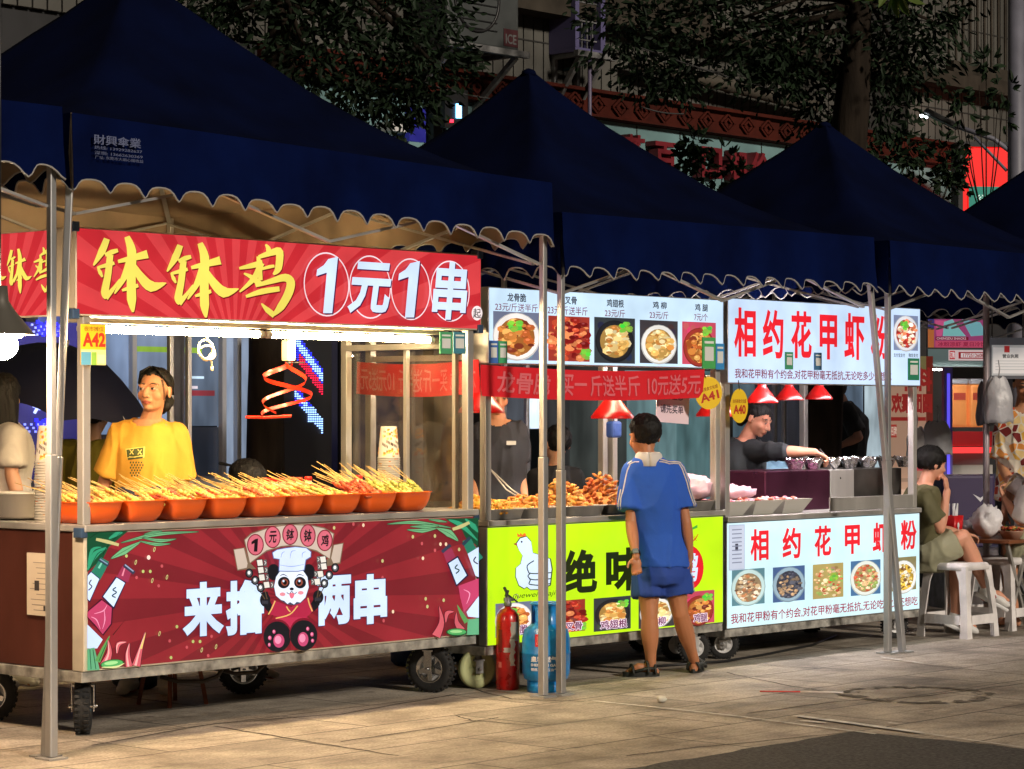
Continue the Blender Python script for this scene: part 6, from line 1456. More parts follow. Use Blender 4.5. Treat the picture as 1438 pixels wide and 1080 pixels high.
# sandals
for q in 'LR':
    an, t = J['an'+q], J['toe'+q]; d = (t-an); d.z = 0; d.normalize(); s_ = V((-d.y, d.x, 0)); c0 = an-d*.045; c0.z = 0
    mb = MB(); vs = []; fs = []; n = 24; ln = (t-an).length+.085
    for z, gx in ((.0, 1.0), (.02, 1.04), (.024, .98)):
        for i in range(n):
            a = 2*math.pi*i/n; u = (math.cos(a)+1)/2; wd_ = .036+.008*u
            p = c0+d*(u*ln-.005)*1.0+s_*math.sin(a)*wd_*gx; vs.append((p.x, p.y, z+.004*u*(z > 0)))
    for r_ in (0, 1):
        for i in range(n): fs.append((r_*n+i, r_*n+(i+1) % n, (r_+1)*n+(i+1) % n, (r_+1)*n+i))
    fs += [tuple(range(n-1, -1, -1)), tuple(range(2*n, 3*n))]
    mb.add(vs, fs, 0); sd = mb.build('sandal', SANDAL, boy)
    for u, z, w_ in ((.12, .062, .036), (.32, .078, .046), (.72, .056, .048)):
        mb = MB(); c_ = c0+d*ln*u; pts = []
        for i in range(11): a = math.pi*i/10; pts.append(c_+s_*math.cos(a)*w_*.98+V((0, 0, .015+math.sin(a)*(z-.012))))
        mb.tube(pts, .008, 6, sq=2.0); mb.build('strap', SANDAL, sd)
    mb = MB(); mb.tube([c0+d*ln*.12+s_*.03+V((0, 0, .045)), c0+d*ln*.32+s_*.042+V((0, 0, .05)), c0+d*ln*.72+s_*.045+V((0, 0, .03))], .007, 6, sq=1.6); mb.tube([c0+d*ln*.12-s_*.03+V((0, 0, .045)), c0+d*ln*.32-s_*.042+V((0, 0, .05)), c0+d*ln*.72-s_*.045+V((0, 0, .03))], .007, 6, sq=1.6); mb.build('strap', SANDAL, sd)
# man in a dark tee behind the green stall
o = spot(700, 1.2); L = Loc(o); J = std(1.74)
J.update(head=L(697, 553, -.06), neck=L(700, 592, 0), chest=L(700, 630, 0), pel=L(700, 712, 0), shR=L(672, 610, 0), shL=L(726, 606, 0), elL=L(728, 664, .02), wrL=L(738, 712, -.1), elR=L(660, 668, 0), wrR=L(672, 712, -.12))
m_, H = figure('person', 'man in a charcoal T-shirt whose face is half hidden by the red banner', o, J, 1.0, lin(196, 138, 104), hyaw=rad(14), pitch=rad(22), top=DARK_TEE, sleeve=.72, hem=-.12, bottom=JEAN, leg=1.9, shoes=WSHOE, hair='short')
mb = MB(); mb.box(-.028, .028, -.004, .0, -.012, .012, c=lin(205, 205, 205)); mb.build('name_badge', PAPER, m_, loc=L(718, 622, -.155))
# child in black, seen from behind
o = spot(783, 1.35); L = Loc(o); J = std(1.32, math.pi)
J.update(head=L(782, 624, -.02), neck=L(779, 657, 0), chest=L(778, 690, 0), pel=L(778, 752, 0), shL=L(752, 672, 0), shR=L(806, 670, 0), elL=L(746, 726, 0), elR=L(812, 724, 0), wrL=L(750, 770, .1), wrR=L(806, 770, .1))
figure('person', 'child in black with cropped hair, seen from behind between the red lamps', o, J, .9, lin(206, 152, 120), yaw=math.pi, hyaw=rad(205), top=BLACK_C, bottom=BLACK_C, leg=1.9, shoes=WSHOE, hair='short', hk=1.0)
# noodle seller reaching over the pots
o = spot(1040, 1.0); L = Loc(o); J = std(1.62)
J.update(head=L(1064, 588, -.05), neck=L(1045, 618, .0), chest=L(1040, 650, .0), pel=L(1036, 722, .02), shR=L(1026, 640, .02), shL=L(1066, 634, -.14), elL=L(1100, 634, -.28), wrL=L(1144, 635, -.34), elR=L(1018, 694, -.02), wrR=L(1040, 722, -.25), hdL=V((.8, -.1, -.42)))
sel, H = figure('person', 'noodle seller in dark clothes reaching over the foil cups', o, J, 1.0, lin(214, 150, 122), yaw=rad(25), hyaw=rad(58), pitch=rad(24), female=True, top=DGREEN, sleeve=1.08, hem=-.14, loose=.03, bottom=BLACK_C, leg=1.9, shoes=WSHOE, hair='pulled', hands=(.75, .5), palm={'L': V((0, -.3, -1)), 'R': V((0, 0, -1))})
w = J['wrL']+o; hd = J['hdL'].normalized(); mb = MB(); c_ = V((.09, -.02, -.06))
mb.tube([V((-.045, .03, .06)), V((.0, 0, 0))], .008, 8); mb.tube([V((.0, 0, 0)), V((.085, -.02, -.13))], [.008, .006], 8, c=(.5,)*3)
tag(mb.build('serving_tongs', BLACK, loc=w+hd*.09), 'dark handled serving tool in the noodle seller\'s hand', 'utensil')
# person in black bending, further back
o = spot(1192, 3.0); L = Loc(o); J = std(1.7, rad(-75))
J.update(head=L(1174, 552, .0), neck=L(1184, 566, 0), chest=L(1196, 590, 0), pel=L(1194, 676, 0), shR=L(1190, 578, -.16), shL=L(1190, 578, .16), elR=L(1206, 614, -.2), wrR=L(1180, 626, -.14), elL=L(1204, 616, .2), wrL=L(1178, 626, .1))
figure('person', 'person in black bending over beside the brown tree trunk', o, J, 1.0, lin(170, 120, 96), yaw=rad(-75), hyaw=rad(-75), pitch=rad(35), top=BLACK_C, hem=-.1, sleeve=.8, bottom=BLACK_C, leg=1.9, shoes=WSHOE, hair='short')
# long haired passer-by and umbrella carrier at the left
o = spot(6, 2.0); L = Loc(o); J = std(1.62, rad(70)); J['head'] = L(6, 556, 0)
J.update(neck=L(8, 598, 0), chest=L(8, 630, 0), shL=L(18, 612, -.16), shR=L(0, 612, .16), elL=L(16, 664, -.19), wrL=L(30, 712, -.2), pel=L(8, 705, 0))
figure('person', 'person with long black hair and white shirt at the left edge', o, J, 1.0, lin(200, 150, 120), yaw=rad(70), hyaw=rad(165), top=WHITE_C, bottom=JEAN, leg=1.9, shoes=WSHOE, hair='long', sleeve=.8)
o = spot(130, 3.2); L = Loc(o); J = std(1.6, rad(160))
J['elR'] = V((-.2, -.05, 1.0)); J['wrR'] = V((-.16, -.12, 1.22)) 
figure('person', 'person in olive yellow under the big dark umbrella', o, std(1.55, rad(160)), 1.0, lin(150, 110, 80), yaw=rad(160), hyaw=rad(160), top=OLY, bottom=BLACK_C, leg=1.9, shoes=WSHOE, hair='short', sleeve=.8)
UMB = mat('umbrella_cloth', (.006, .008, .03), .6)
c_ = W(80, 545, o.y-.3); r = thing('umbrella', 'big dark navy umbrella held open behind the red cart', 'umbrella', c_, 0); r.rotation_euler = (rad(14), rad(12), .3)
mb = MB(); vs = [(0, 0, .26)]; fs = []; n = 8; rings_ = 6; sub = 6
for k in range(1, rings_+1):
    u = k/rings_
    for i in range(n*sub):
        a = 2*math.pi*i/(n*sub); f = (i % sub)/sub; sc = 1-.10*math.sin(math.pi*f)*u
        vs.append((.58*u*sc*math.cos(a), .58*u*sc*math.sin(a), .26-.32*u**1.9+.03*math.sin(math.pi*f)*u))
N_ = n*sub
for i in range(N_): fs.append((0, 1+i, 1+(i+1) % N_))
for k in range(rings_-1):
    for i in range(N_): a = 1+k*N_; fs.append((a+i, a+N_+i, a+N_+(i+1) % N_, a+(i+1) % N_))
mb.add(vs, fs, 0, sm=True); cn = mb.build('canopy', UMB, r)
mb = MB()
for i in range(8): a = 2*math.pi*i/8; mb.tube([(0, 0, .24), (.3*math.cos(a), .3*math.sin(a), .14), (.6*math.cos(a), .6*math.sin(a), -.06)], .004, 5)
mb.build('ribs', STEEL, r); mb = MB(); mb.tube([(0, 0, .3), (0, 0, -.6)], .007, 6); mb.build('shaft', STEEL, r)
# child sitting low behind the red cart
o = spot(350, 1.3); L = Loc(o); J = std(1.12, rad(60)); J['head'] = L(349, 676, 0); J['neck'] = L(349, 706, .02); J['chest'] = L(349, 730, .02)
figure('person', 'small dark haired child low behind the skewers, only the head showing', o, J, .72, lin(190, 120, 80), yaw=rad(60), hyaw=rad(70), pitch=rad(15), top=BLACK_C, bottom=BLACK_C, leg=1.9, shoes=WSHOE, hair='bowl', hk=.95)

# ---------- eating table at the right ----------
STOOL = mat('stool_plastic', (.72, .69, .68), .42, var=.2, vs=8, bump=.15, bs=30)
def stool(label, loc, rot):
    r = thing('plastic_stool', label, 'stool', loc, rot, 'white plastic stools')
    h = .485; mb = MB(); sq_loft(mb, [(.165, .165, h-.045), (.16, .16, h-.012), (.15, .15, h), (.0, .0, h)], 32, 7); mb.build('seat', STOOL, r)
    for sx in (-1, 1):
        for sy in (-1, 1):
            mb = MB(); T_, B_ = .158, .195
            for ax in (0, 1):
                vs = []
                for z, o_, w_ in ((h-.02, T_, .085), (h-.12, T_+.008, .055), (.14, .186, .05), (0, B_, .06)):
                    for inn in (0, .012):
                        p, q = (o_-inn), (o_-w_)
                        vs += [(sx*p, sy*p, z), (sx*(q if ax == 0 else p), sy*(p if ax == 0 else q), z)]
                fs = []
                for k in range(3):
                    b = k*4
                    fs += [(b, b+1, b+5, b+4), (b+2, b+6, b+7, b+3), (b, b+4, b+6, b+2), (b+1, b+3, b+7, b+5)]
                fs += [(0, 2, 3, 1), (12, 13, 15, 14)]
                mb.add(vs, fs)
            mb.build('leg', STOOL, r)
    for sx, sy in ((1, 0), (-1, 0), (0, 1), (0, -1)):
        mb = MB()
        for z0, z1, o0, o1 in ((.09, .15, .184, .19),):
            a, b = .135, .135
            if sx: vs = [(sx*o1, -a, z0), (sx*o1, a, z0), (sx*o0, a, z1), (sx*o0, -a, z1)]
            else: vs = [(-a, sy*o1, z0), (a, sy*o1, z0), (a, sy*o0, z1), (-a, sy*o0, z1)]
            mb.add(vs, [(0, 1, 2, 3)])
        o_ = mb.build('stretcher', STOOL, r); q = o_.modifiers.new('s', 'SOLIDIFY'); q.thickness = .01; q.offset = 0
    return r
p1 = G(1345, 893); stool('white plastic stool under the man in olive, nearest to the camera', p1, rad(48))
p2 = G(1412, 884); p2.y += .12; stool('white plastic stool at the right edge under the second diner', p2, rad(48))
p3 = W(1398, 583, 18.2); p3.z = 0; stool('white plastic stool farther back beyond the eating table', p3, rad(40))
TABLE = mat('table_top', lin(120, 72, 44), .4, var=.2, vs=4)
o = W(1408, 583, 17.3); o.z = 0; r = thing('folding_table', 'brown folding table with steel legs where the diners eat', 'table', o, CA)
zt = CH+(HY-757)/F*17.0
mb = MB(); mb.box(-.42, .75, -.3, .3, zt-.025, zt); mb.build('tabletop', TABLE, r, bevel=.004)
for a, b in (((-.36, -.25, zt-.03), (-.1, -.25, 0)), ((-.1, -.25, zt-.03), (-.36, -.25, 0)), ((-.36, .25, zt-.03), (-.1, .25, 0)), ((.6, -.25, zt-.03), (.35, -.25, 0)), ((.6, .25, zt-.03), (.35, .25, 0))): mb = MB(); mb.bar(a, b, .024); mb.build('leg', STEEL, r)
o = p1+V((-.16, .06, 0)); L = Loc(o)
J = std(1.7, rad(112))
J.update(head=L(1308, 652, .02), neck=L(1296, 683, 0), chest=L(1292, 712, 0), pel=L(1300, 773, .02), shR=L(1297, 700, -.15), shL=L(1296, 698, .17), elR=L(1320, 742, -.13), wrR=L(1330, 690, -.02), elL=L(1322, 745, .2), wrL=L(1352, 750, .26),
         hipR=L(1306, 778, -.08), hipL=L(1308, 778, .1), knR=L(1352, 754, -.06), knL=L(1346, 768, .12), anR=L(1387, 828, .04), anL=L(1342, 868, .16), toeR=L(1412, 843, .04), toeL=L(1366, 880, .16), hdR=V((-.12, .08, 1)))
man, H = figure('person', 'young man in olive T-shirt and shorts sitting on a white stool, hand at his chin', o, J, .98, lin(210, 150, 122), yaw=rad(112), hyaw=rad(112), pitch=rad(6), top=OLIVE, sleeve=.72, hem=-.04, bottom=KHAKI, leg=.74, hair='bowl', hands=(.4, .7), palm={'R': V((-.6, .3, .0)), 'L': V((0, 0, -1))}, shoes=None, legloose=.018)
for q in 'RL':
    t, an = J['toe'+q], J['an'+q]; d = (t-an).normalized(); s_ = d.cross(V((0, 0, 1))).normalized(); u_ = s_.cross(d); mb = MB(); M = Matrix((d, s_, u_)).transposed().to_4x4(); ln = (t-an).length
    mb.ell(an+d*.02+u_*-.02, (.07, .042, .05), 14, M=M); mb.ell(an+d*.1-u_*.02, (.085, .044, .034), 14, M=M); mb.tube([an+u_*-.02, an+u_*.03-d*.01], [.045, .042], 12)
    sh = remeshed('shoe', mb, WSHOE, man, .006, 2)
    mb = MB(); mb.add([(-.06, -.045, -.078), (.17, -.045, -.066), (.18, .045, -.066), (-.06, .045, -.078), (-.062, -.047, -.05), (.175, -.047, -.042), (.185, .047, -.042), (-.062, .047, -.05)], [(3, 2, 1, 0), (4, 5, 6, 7), (0, 1, 5, 4), (1, 2, 6, 5), (2, 3, 7, 6), (3, 0, 4, 7)], 0, M=Matrix.Translation(an) @ M); mb.build('sole', WHITE, sh, bevel=.008)
    mb = MB(); mb.ell(an+d*.04-s_*-.04-u_*.02, (.03, .006, .016), 8, M=M); mb.ell(an+d*.04+s_*-.042-u_*.02, (.034, .006, .018), 8, M=M); mb.build('red_flash', mat('shoe_red', lin(140, 20, 40), .5), sh)
# patterned shirt, standing; second diner
PAT = bpy.data.materials.new('patterned_shirt'); PAT.use_nodes = True; nt = PAT.node_tree; b = nt.nodes['Principled BSDF']; vo = nt.nodes.new('ShaderNodeTexVoronoi'); vo.inputs['Scale'].default_value = 16
tc = nt.nodes.new('ShaderNodeTexCoord'); nt.links.new(tc.outputs['Object'], vo.inputs['Vector']); rp = nt.nodes.new('ShaderNodeValToRGB'); rp.color_ramp.interpolation = 'CONSTANT'
rp.color_ramp.elements[0].color = (*lin(235, 205, 140), 1); rp.color_ramp.elements[1].position = .8; rp.color_ramp.elements[1].color = (*lin(120, 30, 30), 1)
for p_, c_ in ((.25, lin(230, 150, 70)), (.4, lin(240, 230, 210)), (.6, lin(200, 70, 40)), (.7, lin(240, 190, 80))): e = rp.color_ramp.elements.new(p_); e.color = (*c_, 1)
sv = nt.nodes.new('ShaderNodeSeparateColor'); nt.links.new(vo.outputs['Color'], sv.inputs[0]); nt.links.new(sv.outputs[0], rp.inputs[0]); 
v2 = nt.nodes.new('ShaderNodeTexVoronoi'); v2.feature = 'DISTANCE_TO_EDGE'; v2.inputs['Scale'].default_value = 16; nt.links.new(tc.outputs['Object'], v2.inputs['Vector'])
gt = nt.nodes.new('ShaderNodeMath'); gt.operation = 'GREATER_THAN'; gt.inputs[1].default_value = .06; nt.links.new(v2.outputs['Distance'], gt.inputs[0])
mx = nt.nodes.new('ShaderNodeMix'); mx.data_type = 'RGBA'; mx.inputs['A'].default_value = (*lin(225, 215, 200), 1); nt.links.new(gt.outputs[0], mx.inputs['Factor']); nt.links.new(rp.outputs[0], mx.inputs['B']); nt.links.new(mx.outputs['Result'], b.inputs['Base Color']); b.inputs['Roughness'].default_value = .8
o = W(1436, 583, 18.0); o.z = 0; L = Loc(o); J = std(1.64)
J.update(head=L(1440, 540, -.02), neck=L(1436, 574, 0), chest=L(1436, 610, 0), pel=L(1438, 690, 0), shR=L(1412, 596, 0), elR=L(1407, 652, -.02), wrR=L(1424, 690, -.2))
figure('person', 'standing person in an orange patterned shirt at the right edge', o, J, 1.05, lin(196, 140, 104), top=PAT, sleeve=.85, hem=-.06, bottom=BLACK_C, leg=1.9, shoes=WSHOE, hair='short', pitch=rad(15), loose=.035)
o = p2+V((.14, .08, 0)); L = Loc(o); J = std(1.6, rad(-80))
J.update(head=L(1462, 640, 0), neck=L(1454, 676, 0), chest=L(1452, 705, 0), pel=L(1450, 772, 0), shR=L(1450, 694, .15), shL=L(1448, 694, -.15), elL=L(1434, 732, -.1), wrL=L(1411, 702, .1), hipL=L(1446, 776, -.08), hipR=L(1446, 776, .08), knL=L(1418, 758, -.08), knR=L(1416, 762, .1), anL=L(1424, 864, -.04), anR=L(1420, 866, .1), toeL=L(1408, 874, -.06), toeR=L(1400, 876, .1), hdL=V((-.3, .2, .8)))
d2, H = figure('person', 'second diner in a white top holding chopsticks, mostly cut off by the right edge', o, J, .98, lin(200, 142, 110), yaw=rad(-80), hyaw=rad(-80), top=WHITE_C, sleeve=.95, bottom=KHAKI, leg=.8, hair='short', shoes=None, hands=(.7, .5))
w = o+J['wrL']; mb = MB(); mb.tube([w+V((-.0, .02, .08)), w+V((.07, .03, .17))], .004, 5); mb.tube([w+V((-.01, .0, .07)), w+V((.085, .03, .165))], .004, 5)
tag(mb.build('chopsticks', mat('chopstick_wood', lin(220, 190, 140), .6)), 'pair of pale chopsticks in the second diner\'s hand', 'chopsticks')
# things on the table
def on_table(px, Y): p = W(px, 600, Y); p.z = zt; return p
REDP = mat('red_plastic', lin(200, 24, 30), .35, coat=.2)
r = thing('cup_holder', 'red square holder with straws on the eating table', 'holder', on_table(1337, 17.0), CA)
mb = MB(); sq_loft(mb, [(.05, .05, 0), (.06, .06, .16), (.055, .055, .16), (.045, .045, .01)], 24, 8); mb.build('box', REDP, r)
mb = MB()
for k in range(8): mb.tube([(R.uniform(-.03, .03), R.uniform(-.03, .03), .05), (R.uniform(-.05, .05), R.uniform(-.05, .05), .24)], .006, 5)
mb.build('straws', WHITE, r)
mb = MB(); mb.ell((-.02, -.062, .095), (.014, .002, .02), 10, M=Matrix.Identity(4)); mb.tube([(-.02, -.062, .08), (-.02, -.062, .04)], .004, 5); mb.build('white_emblem', WHITE, r)
BAGW = mat('white_film', (.72, .7, .72), .4, bump=.7, bs=20)
crumple('plastic_bag', on_table(1386, 17.1), (.11, .1, .11), 4, BAGW, 'white knotted plastic bag standing on the eating table', 'bag', n=28, amp=.3)
crumple('plastic_bag', on_table(1358, 17.25), (.10, .1, .055), 6, BAGW, 'flattened white plastic bag lying on the table by the red holder', 'bag', n=28, amp=.35)
r = thing('food_bowl', 'clear takeaway bowl of reddish noodles on the eating table', 'bowl', on_table(1421, 17.05), 0)
mb = MB(); mb.lathe([(.06, 0), (.085, .05), (.09, .055), (.086, .055), (.06, .01)], 24); mb.build('bowl', mat('clear_plastic', (.5, .3, .22), .2), r)
mb = MB(); rr = random.Random(2)
for k in range(40): mb.ell((rr.uniform(-.06, .06), rr.uniform(-.06, .06), .05+rr.uniform(0, .03)), (.016, .01, .008), 7, c=[lin(200, 90, 50), lin(225, 160, 90), lin(150, 60, 40), lin(90, 120, 50)][rr.randrange(4)], jit=.2, rnd=rr)
mb.build('noodles', FRY, r)
# ---------- building behind the stalls ----------
BT = 5.2
TILE = mat('ribbed_cladding', (.095, .092, .082), .8, spec=.15, var=.45, vs=1.6, stretch=(1, 1, .35))
GROOVE = mat('cladding_groove', (.018, .017, .015), .8)
REDW = mat('carved_red_frieze', (.055, .009, .005), .75, spec=.15, var=.35, vs=5)
TEAL = mat('teal_fascia', (.16, .28, .29), .5, .0, spec=.3, var=.3, vs=1.5)
CONC = mat('stained_concrete', (.045, .038, .03), .9, spec=.1, var=.4, vs=4)
DARKW = mat('dark_wall', (.02, .02, .022), .6, var=.3, vs=3)
FRAMEW = mat('pale_frame', (.45, .46, .5), .4, .3)
bd = thing('shop_building', 'old ribbed building with red carved frieze and lit shopfront behind the stalls', 'building', P(2, BT), CA)
S0 = 2.0
def Bq(px, py, t=BT): s_, z = Q(px, py, t); return s_-S0, z
mb = MB(); z0, z1 = 4.28, 9
mb.box(0, 19, .04, .3, z0, z1, m=1)
x = 0
while x < 19:
    if not (11.35 < x < 12.6): mb.box(x+.006, x+.118, 0, .04, z0, z1)
    x += .128
mb.build('ribbed_wall', [TILE, GROOVE], bd)
mb = MB()
for zz_ in (4.62, 5.5, 6.4): mb.box(0, 19, -.006, -.001, zz_, zz_+.012)
mb.build('seam_strip', GROOVE, bd)
mb = MB(); mb.box(0, 19, -.25, -.01, 4.83, 4.98); mb.box(5.2, 9.1, -.22, -.01, 4.99, 5.5); mb.build('ledge', CONC, bd)
mb = MB(); mb.box(3.8, 18.5, -.10, .06, 4.03, 4.275)
x = 3.9
while x < 18.3:
    for r_ in (.085, .045): 
        for a, b in (((x-r_*1.3, 0), (x, r_)), ((x, r_), (x+r_*1.3, 0)), ((x+r_*1.3, 0), (x, -r_)), ((x, -r_), (x-r_*1.3, 0))): mb.bar((a[0], -.115, 4.14+a[1]), (b[0], -.115, 4.14+b[1]), .022, .02)
    x += .31
mb.box(3.8, 18.5, -.16, -.01, 4.24, 4.27); mb.box(3.8, 18.5, -.14, -.01, 4.035, 4.055); mb.build('carved_frieze', REDW, bd)
mb = MB(); mb.box(3.8, 18.5, -.04, .06, 3.15, 4.025); x = 3.9
while x < 18.4: mb.box(x, x+.012, -.044, -.0402, 3.16, 4.02, m=1); x += .62
mb.build('fascia', [TEAL, GROOVE], bd)
mb = MB(); mb.box(-2, 19, .3, .5, 0, 9); mb.box(-2, 3.8, .05, .29, 3.15, 4.27); mb.build('wall', DARKW, bd)
for px in (600, 30, 118, 482, 665, 1010, 1135):
    a, _ = Bq(px, 600); mb = MB(); mb.box(a-.05, a+.05, -.12, .04, 0, 3.98 if px == 600 else 3.14); mb.build('pillar', FRAMEW if px in (118,) else DARKW, bd)
def glow(name, rgb, k=1.0): return mat(name, lin(*rgb), .4, emit=k, var=.0)
def pane(px0, py0, px1, py1, rgb, nm='shop_window', k=1.7, dy=.0):
    a, z1 = Bq(px0, py0); b, z0 = Bq(px1, py1)
    m, nt, bs = _nodes('lit_pane'); n = nt.nodes.new('ShaderNodeTexNoise'); n.inputs['Scale'].default_value = 2.2; n.inputs['Detail'].default_value = 2
    tc_ = nt.nodes.new('ShaderNodeTexCoord'); mp = nt.nodes.new('ShaderNodeMapping'); mp.inputs['Scale'].default_value = (2.2, 1, .8); nt.links.new(tc_.outputs['Object'], mp.inputs[0]); nt.links.new(mp.outputs[0], n.inputs['Vector'])
    rp_ = nt.nodes.new('ShaderNodeValToRGB'); c_ = lin(*rgb); rp_.color_ramp.elements[0].position = .35; rp_.color_ramp.elements[1].position = .65
    rp_.color_ramp.elements[0].color = (*[q*.55 for q in c_], 1); rp_.color_ramp.elements[1].color = (*[q*1.15 for q in c_], 1)
    nt.links.new(n.outputs['Fac'], rp_.inputs[0]); nt.links.new(rp_.outputs[0], bs.inputs['Emission Color']); bs.inputs['Emission Strength'].default_value = k; bs.inputs['Base Color'].default_value = (.02, .02, .025, 1); bs.inputs['Roughness'].default_value = .08
    mb = MB(); mb.box(a, b, .0+dy, .03+dy, max(0, z0), z1); return mb.build(nm, m, bd)
def frame(px, py0, py1, w=.05, m=None): a, z1 = Bq(px, py0); z0 = Bq(px, py1)[1]; mb = MB(); mb.box(a-w/2, a+w/2, -.05, -.005, max(0, z0), z1); return mb.build('window_frame', m or FRAMEW, bd)
for a in ((-60, 440, 30, 700, (38, 30, 95)), (31, 440, 117, 600, (70, 80, 140)), (31, 601, 117, 700, (22, 26, 60)), (119, 440, 182, 610, (96, 112, 138)), (183, 440, 236, 610, (104, 118, 140)), (119, 612, 182, 720, (34, 30, 30)), (183, 612, 236, 720, (40, 44, 52)),
          (251, 440, 308, 598, (72, 84, 100)), (251, 600, 308, 680, (28, 32, 40)), (309, 440, 349, 680, (112, 124, 142)), (396, 440, 474, 700, (8, 8, 22)), (476, 440, 494, 690, (82, 84, 104)), (496, 440, 560, 700, (16, 18, 34)), (561, 440, 664, 700, (40, 32, 30)),
          (666, 520, 742, 720, (52, 56, 62)), (761, 520, 800, 720, (34, 34, 34)), (801, 520, 880, 720, (44, 48, 46)), (881, 520, 950, 720, (80, 104, 106)), (951, 520, 1008, 720, (62, 86, 88)), (1012, 520, 1060, 720, (60, 76, 84)), (1061, 520, 1130, 720, (18, 20, 26)), (1180, 520, 1212, 720, (60, 74, 88))):
    pane(*a)
pane(743, 540, 760, 602, (220, 240, 255), 'lit_panel', 1.3, -.02); pane(1214, 530, 1250, 740, (178, 196, 204), 'lit_panel', .95, -.03)
pane(185, 486, 282, 496, (150, 190, 60), 'light_strip', 1.0, -.012); pane(252, 528, 285, 532, (200, 225, 240), 'light_strip', 1.2, -.012); pane(255, 548, 300, 556, (150, 50, 60), 'light_strip', .9, -.012); pane(262, 542, 276, 546, (235, 220, 230), 'light_strip', 1, -.013)
for px in (243, 250, 183, 309, 330): frame(px, 440, 690, .09 if px == 243 else .04)
for px in (476, 485, 494): frame(px, 440, 690, .02, DARKW)
for k in range(6): a, z = Bq(476, 480+k*42); b, _ = Bq(494, 480); mb = MB(); mb.box(a, b, -.06, -.052, z, z+.02); mb.build('lattice_bar', DARKW, bd)
mb = MB(); a, z = Bq(119, 672); b, _ = Bq(349, 672); mb.box(a, b, -.6, -.06, z-.08, z); mb.build('sill', FRAMEW, bd)
# letters over the shop
LET = mat('red_sign_letter', (.16, .008, .015), .5, var=.2); ls = thing('shop_sign', 'row of thick red shop characters on the teal fascia', 'sign', P(S0, BT), CA)
for ch, px, py in (('茶', 885, 212), ('百', 928, 222), ('口', 993, 229), ('机', 1032, 233), ('价', 1062, 236)):
    a, z = Bq(px, py, BT-.1); h = .28; vs, fs = tmesh(ch, .03); mb = MB(); w_ = .30
    for dy, m_ in ((-.16, 0), (-.06, 0)): mb.add([(a-w_/2+x*w_, dy, z-h/2+y*h) for x, y, _ in vs], fs, m_)
    ed = {}
    for f in fs:
        for i in range(len(f)): e_ = (f[i], f[(i+1) % len(f)]); ed[tuple(sorted(e_))] = ed.get(tuple(sorted(e_)), 0)+1
    for (i, j), n in ed.items():
        if n == 1: p, q = vs[i], vs[j]; mb.quad((a-w_/2+p[0]*w_, -.16, z-h/2+p[1]*h), (a-w_/2+q[0]*w_, -.16, z-h/2+q[1]*h), (a-w_/2+q[0]*w_, -.05, z-h/2+q[1]*h), (a-w_/2+p[0]*w_, -.05, z-h/2+p[1]*h))
    mb.build('letter', LET, ls)
# led displays
def dots(root, pts, rgb, k, r_=.012, nm='led_dots', q=None):
    mb = MB()
    for x, z in pts: mb.box(x-r_, x+r_, -.012, -.004, z-r_, z+r_)
    return mb.build(nm, mat('led_%d_%d_%d' % rgb, lin(*rgb), .4, emit=k), root)
DT = 4.6
ld = thing('led_display', 'tall dark display with blue and red dotted light swirls behind the red cart', 'display', P(S0, DT), CA)
a0, z1 = Bq(412, 440, DT); a1, z0 = Bq(452, 690, DT); mb = MB(); mb.box(a0-.1, a1+.1, .0, .1, .4, z1); mb.build('cabinet', BLACK, ld)
B_, W_, R_ = [], [], []
for i in range(13):
    for j in range(44):
        px, py = 414+i*3.1, 470+j*3.2; u = px-414
        d1 = py-(470+u*1.35); d2 = py-(545+u*1.2)
        if (-4 < d1 < 34 and py < 560) or (-3 < d2 < 18) or (u > 16 and u < 26 and 570 < py < 592):
            q_ = Bq(px, py, DT)
            if 18 < d1 < 34 and u > 6: R_.append(q_)
            elif abs(d1-8) < 7 or abs(d2-7) < 5 or py > 570: W_.append(q_)
            else: B_.append(q_)
dots(ld, B_, (40, 50, 235), 2.2, .0046); dots(ld, W_, (150, 190, 255), 2.6, .0048); dots(ld, R_, (235, 30, 70), 1.8, .0046)
le = thing('led_artwork', 'blue panel with white light arcs and red dots behind the left tent pole', 'display', P(S0, 4.9), CA)
a0, z1 = Bq(-20, 450, 4.9); a1, z0 = Bq(110, 690, 4.9); mb = MB(); mb.box(a0, a1, 0, .04, z0, z1); mb.build('panel', mat('blue_glow_panel', lin(46, 44, 120), .3, emit=.55), le)
ARC = mat('arc_light', lin(190, 205, 255), .4, emit=1.6)
for pts in ([(46, 572), (52, 553), (66, 538), (82, 530)], [(47, 580), (58, 560), (74, 546), (90, 540)], [(54, 574), (66, 562), (80, 554), (92, 551)]):
    mb = MB(); mb.tube([(Bq(x, y, 4.9)[0], -.012, Bq(x, y, 4.9)[1]) for x, y in pts], .011, 6); mb.build('light_arc', ARC, le)
dots(le, [Bq(49+3*math.cos(t_)+k*1.6, 528+k*4+t_, 4.9) for k in range(8) for t_ in (0, 2, 4)], (235, 40, 60), 1.6, .007)
dots(le, [Bq(30+k*1.5+j*5, 520+k*4.2, 4.9) for k in range(14) for j in range(2)]+[Bq(25+k*3, 596+(k % 3)*5, 4.9) for k in range(18)]+[Bq(44+k*2.4, 456+((k*7) % 11)*1.4, 4.9) for k in range(18)], (140, 150, 255), 1.6, .007)
dots(le, [Bq(52+k*1.6, 452+((k*5) % 13)*1.5, 4.9) for k in range(20)]+[Bq(50+k*2, 590+((k*3) % 7)*2, 4.9) for k in range(12)], (40, 40, 240), 2, .012)
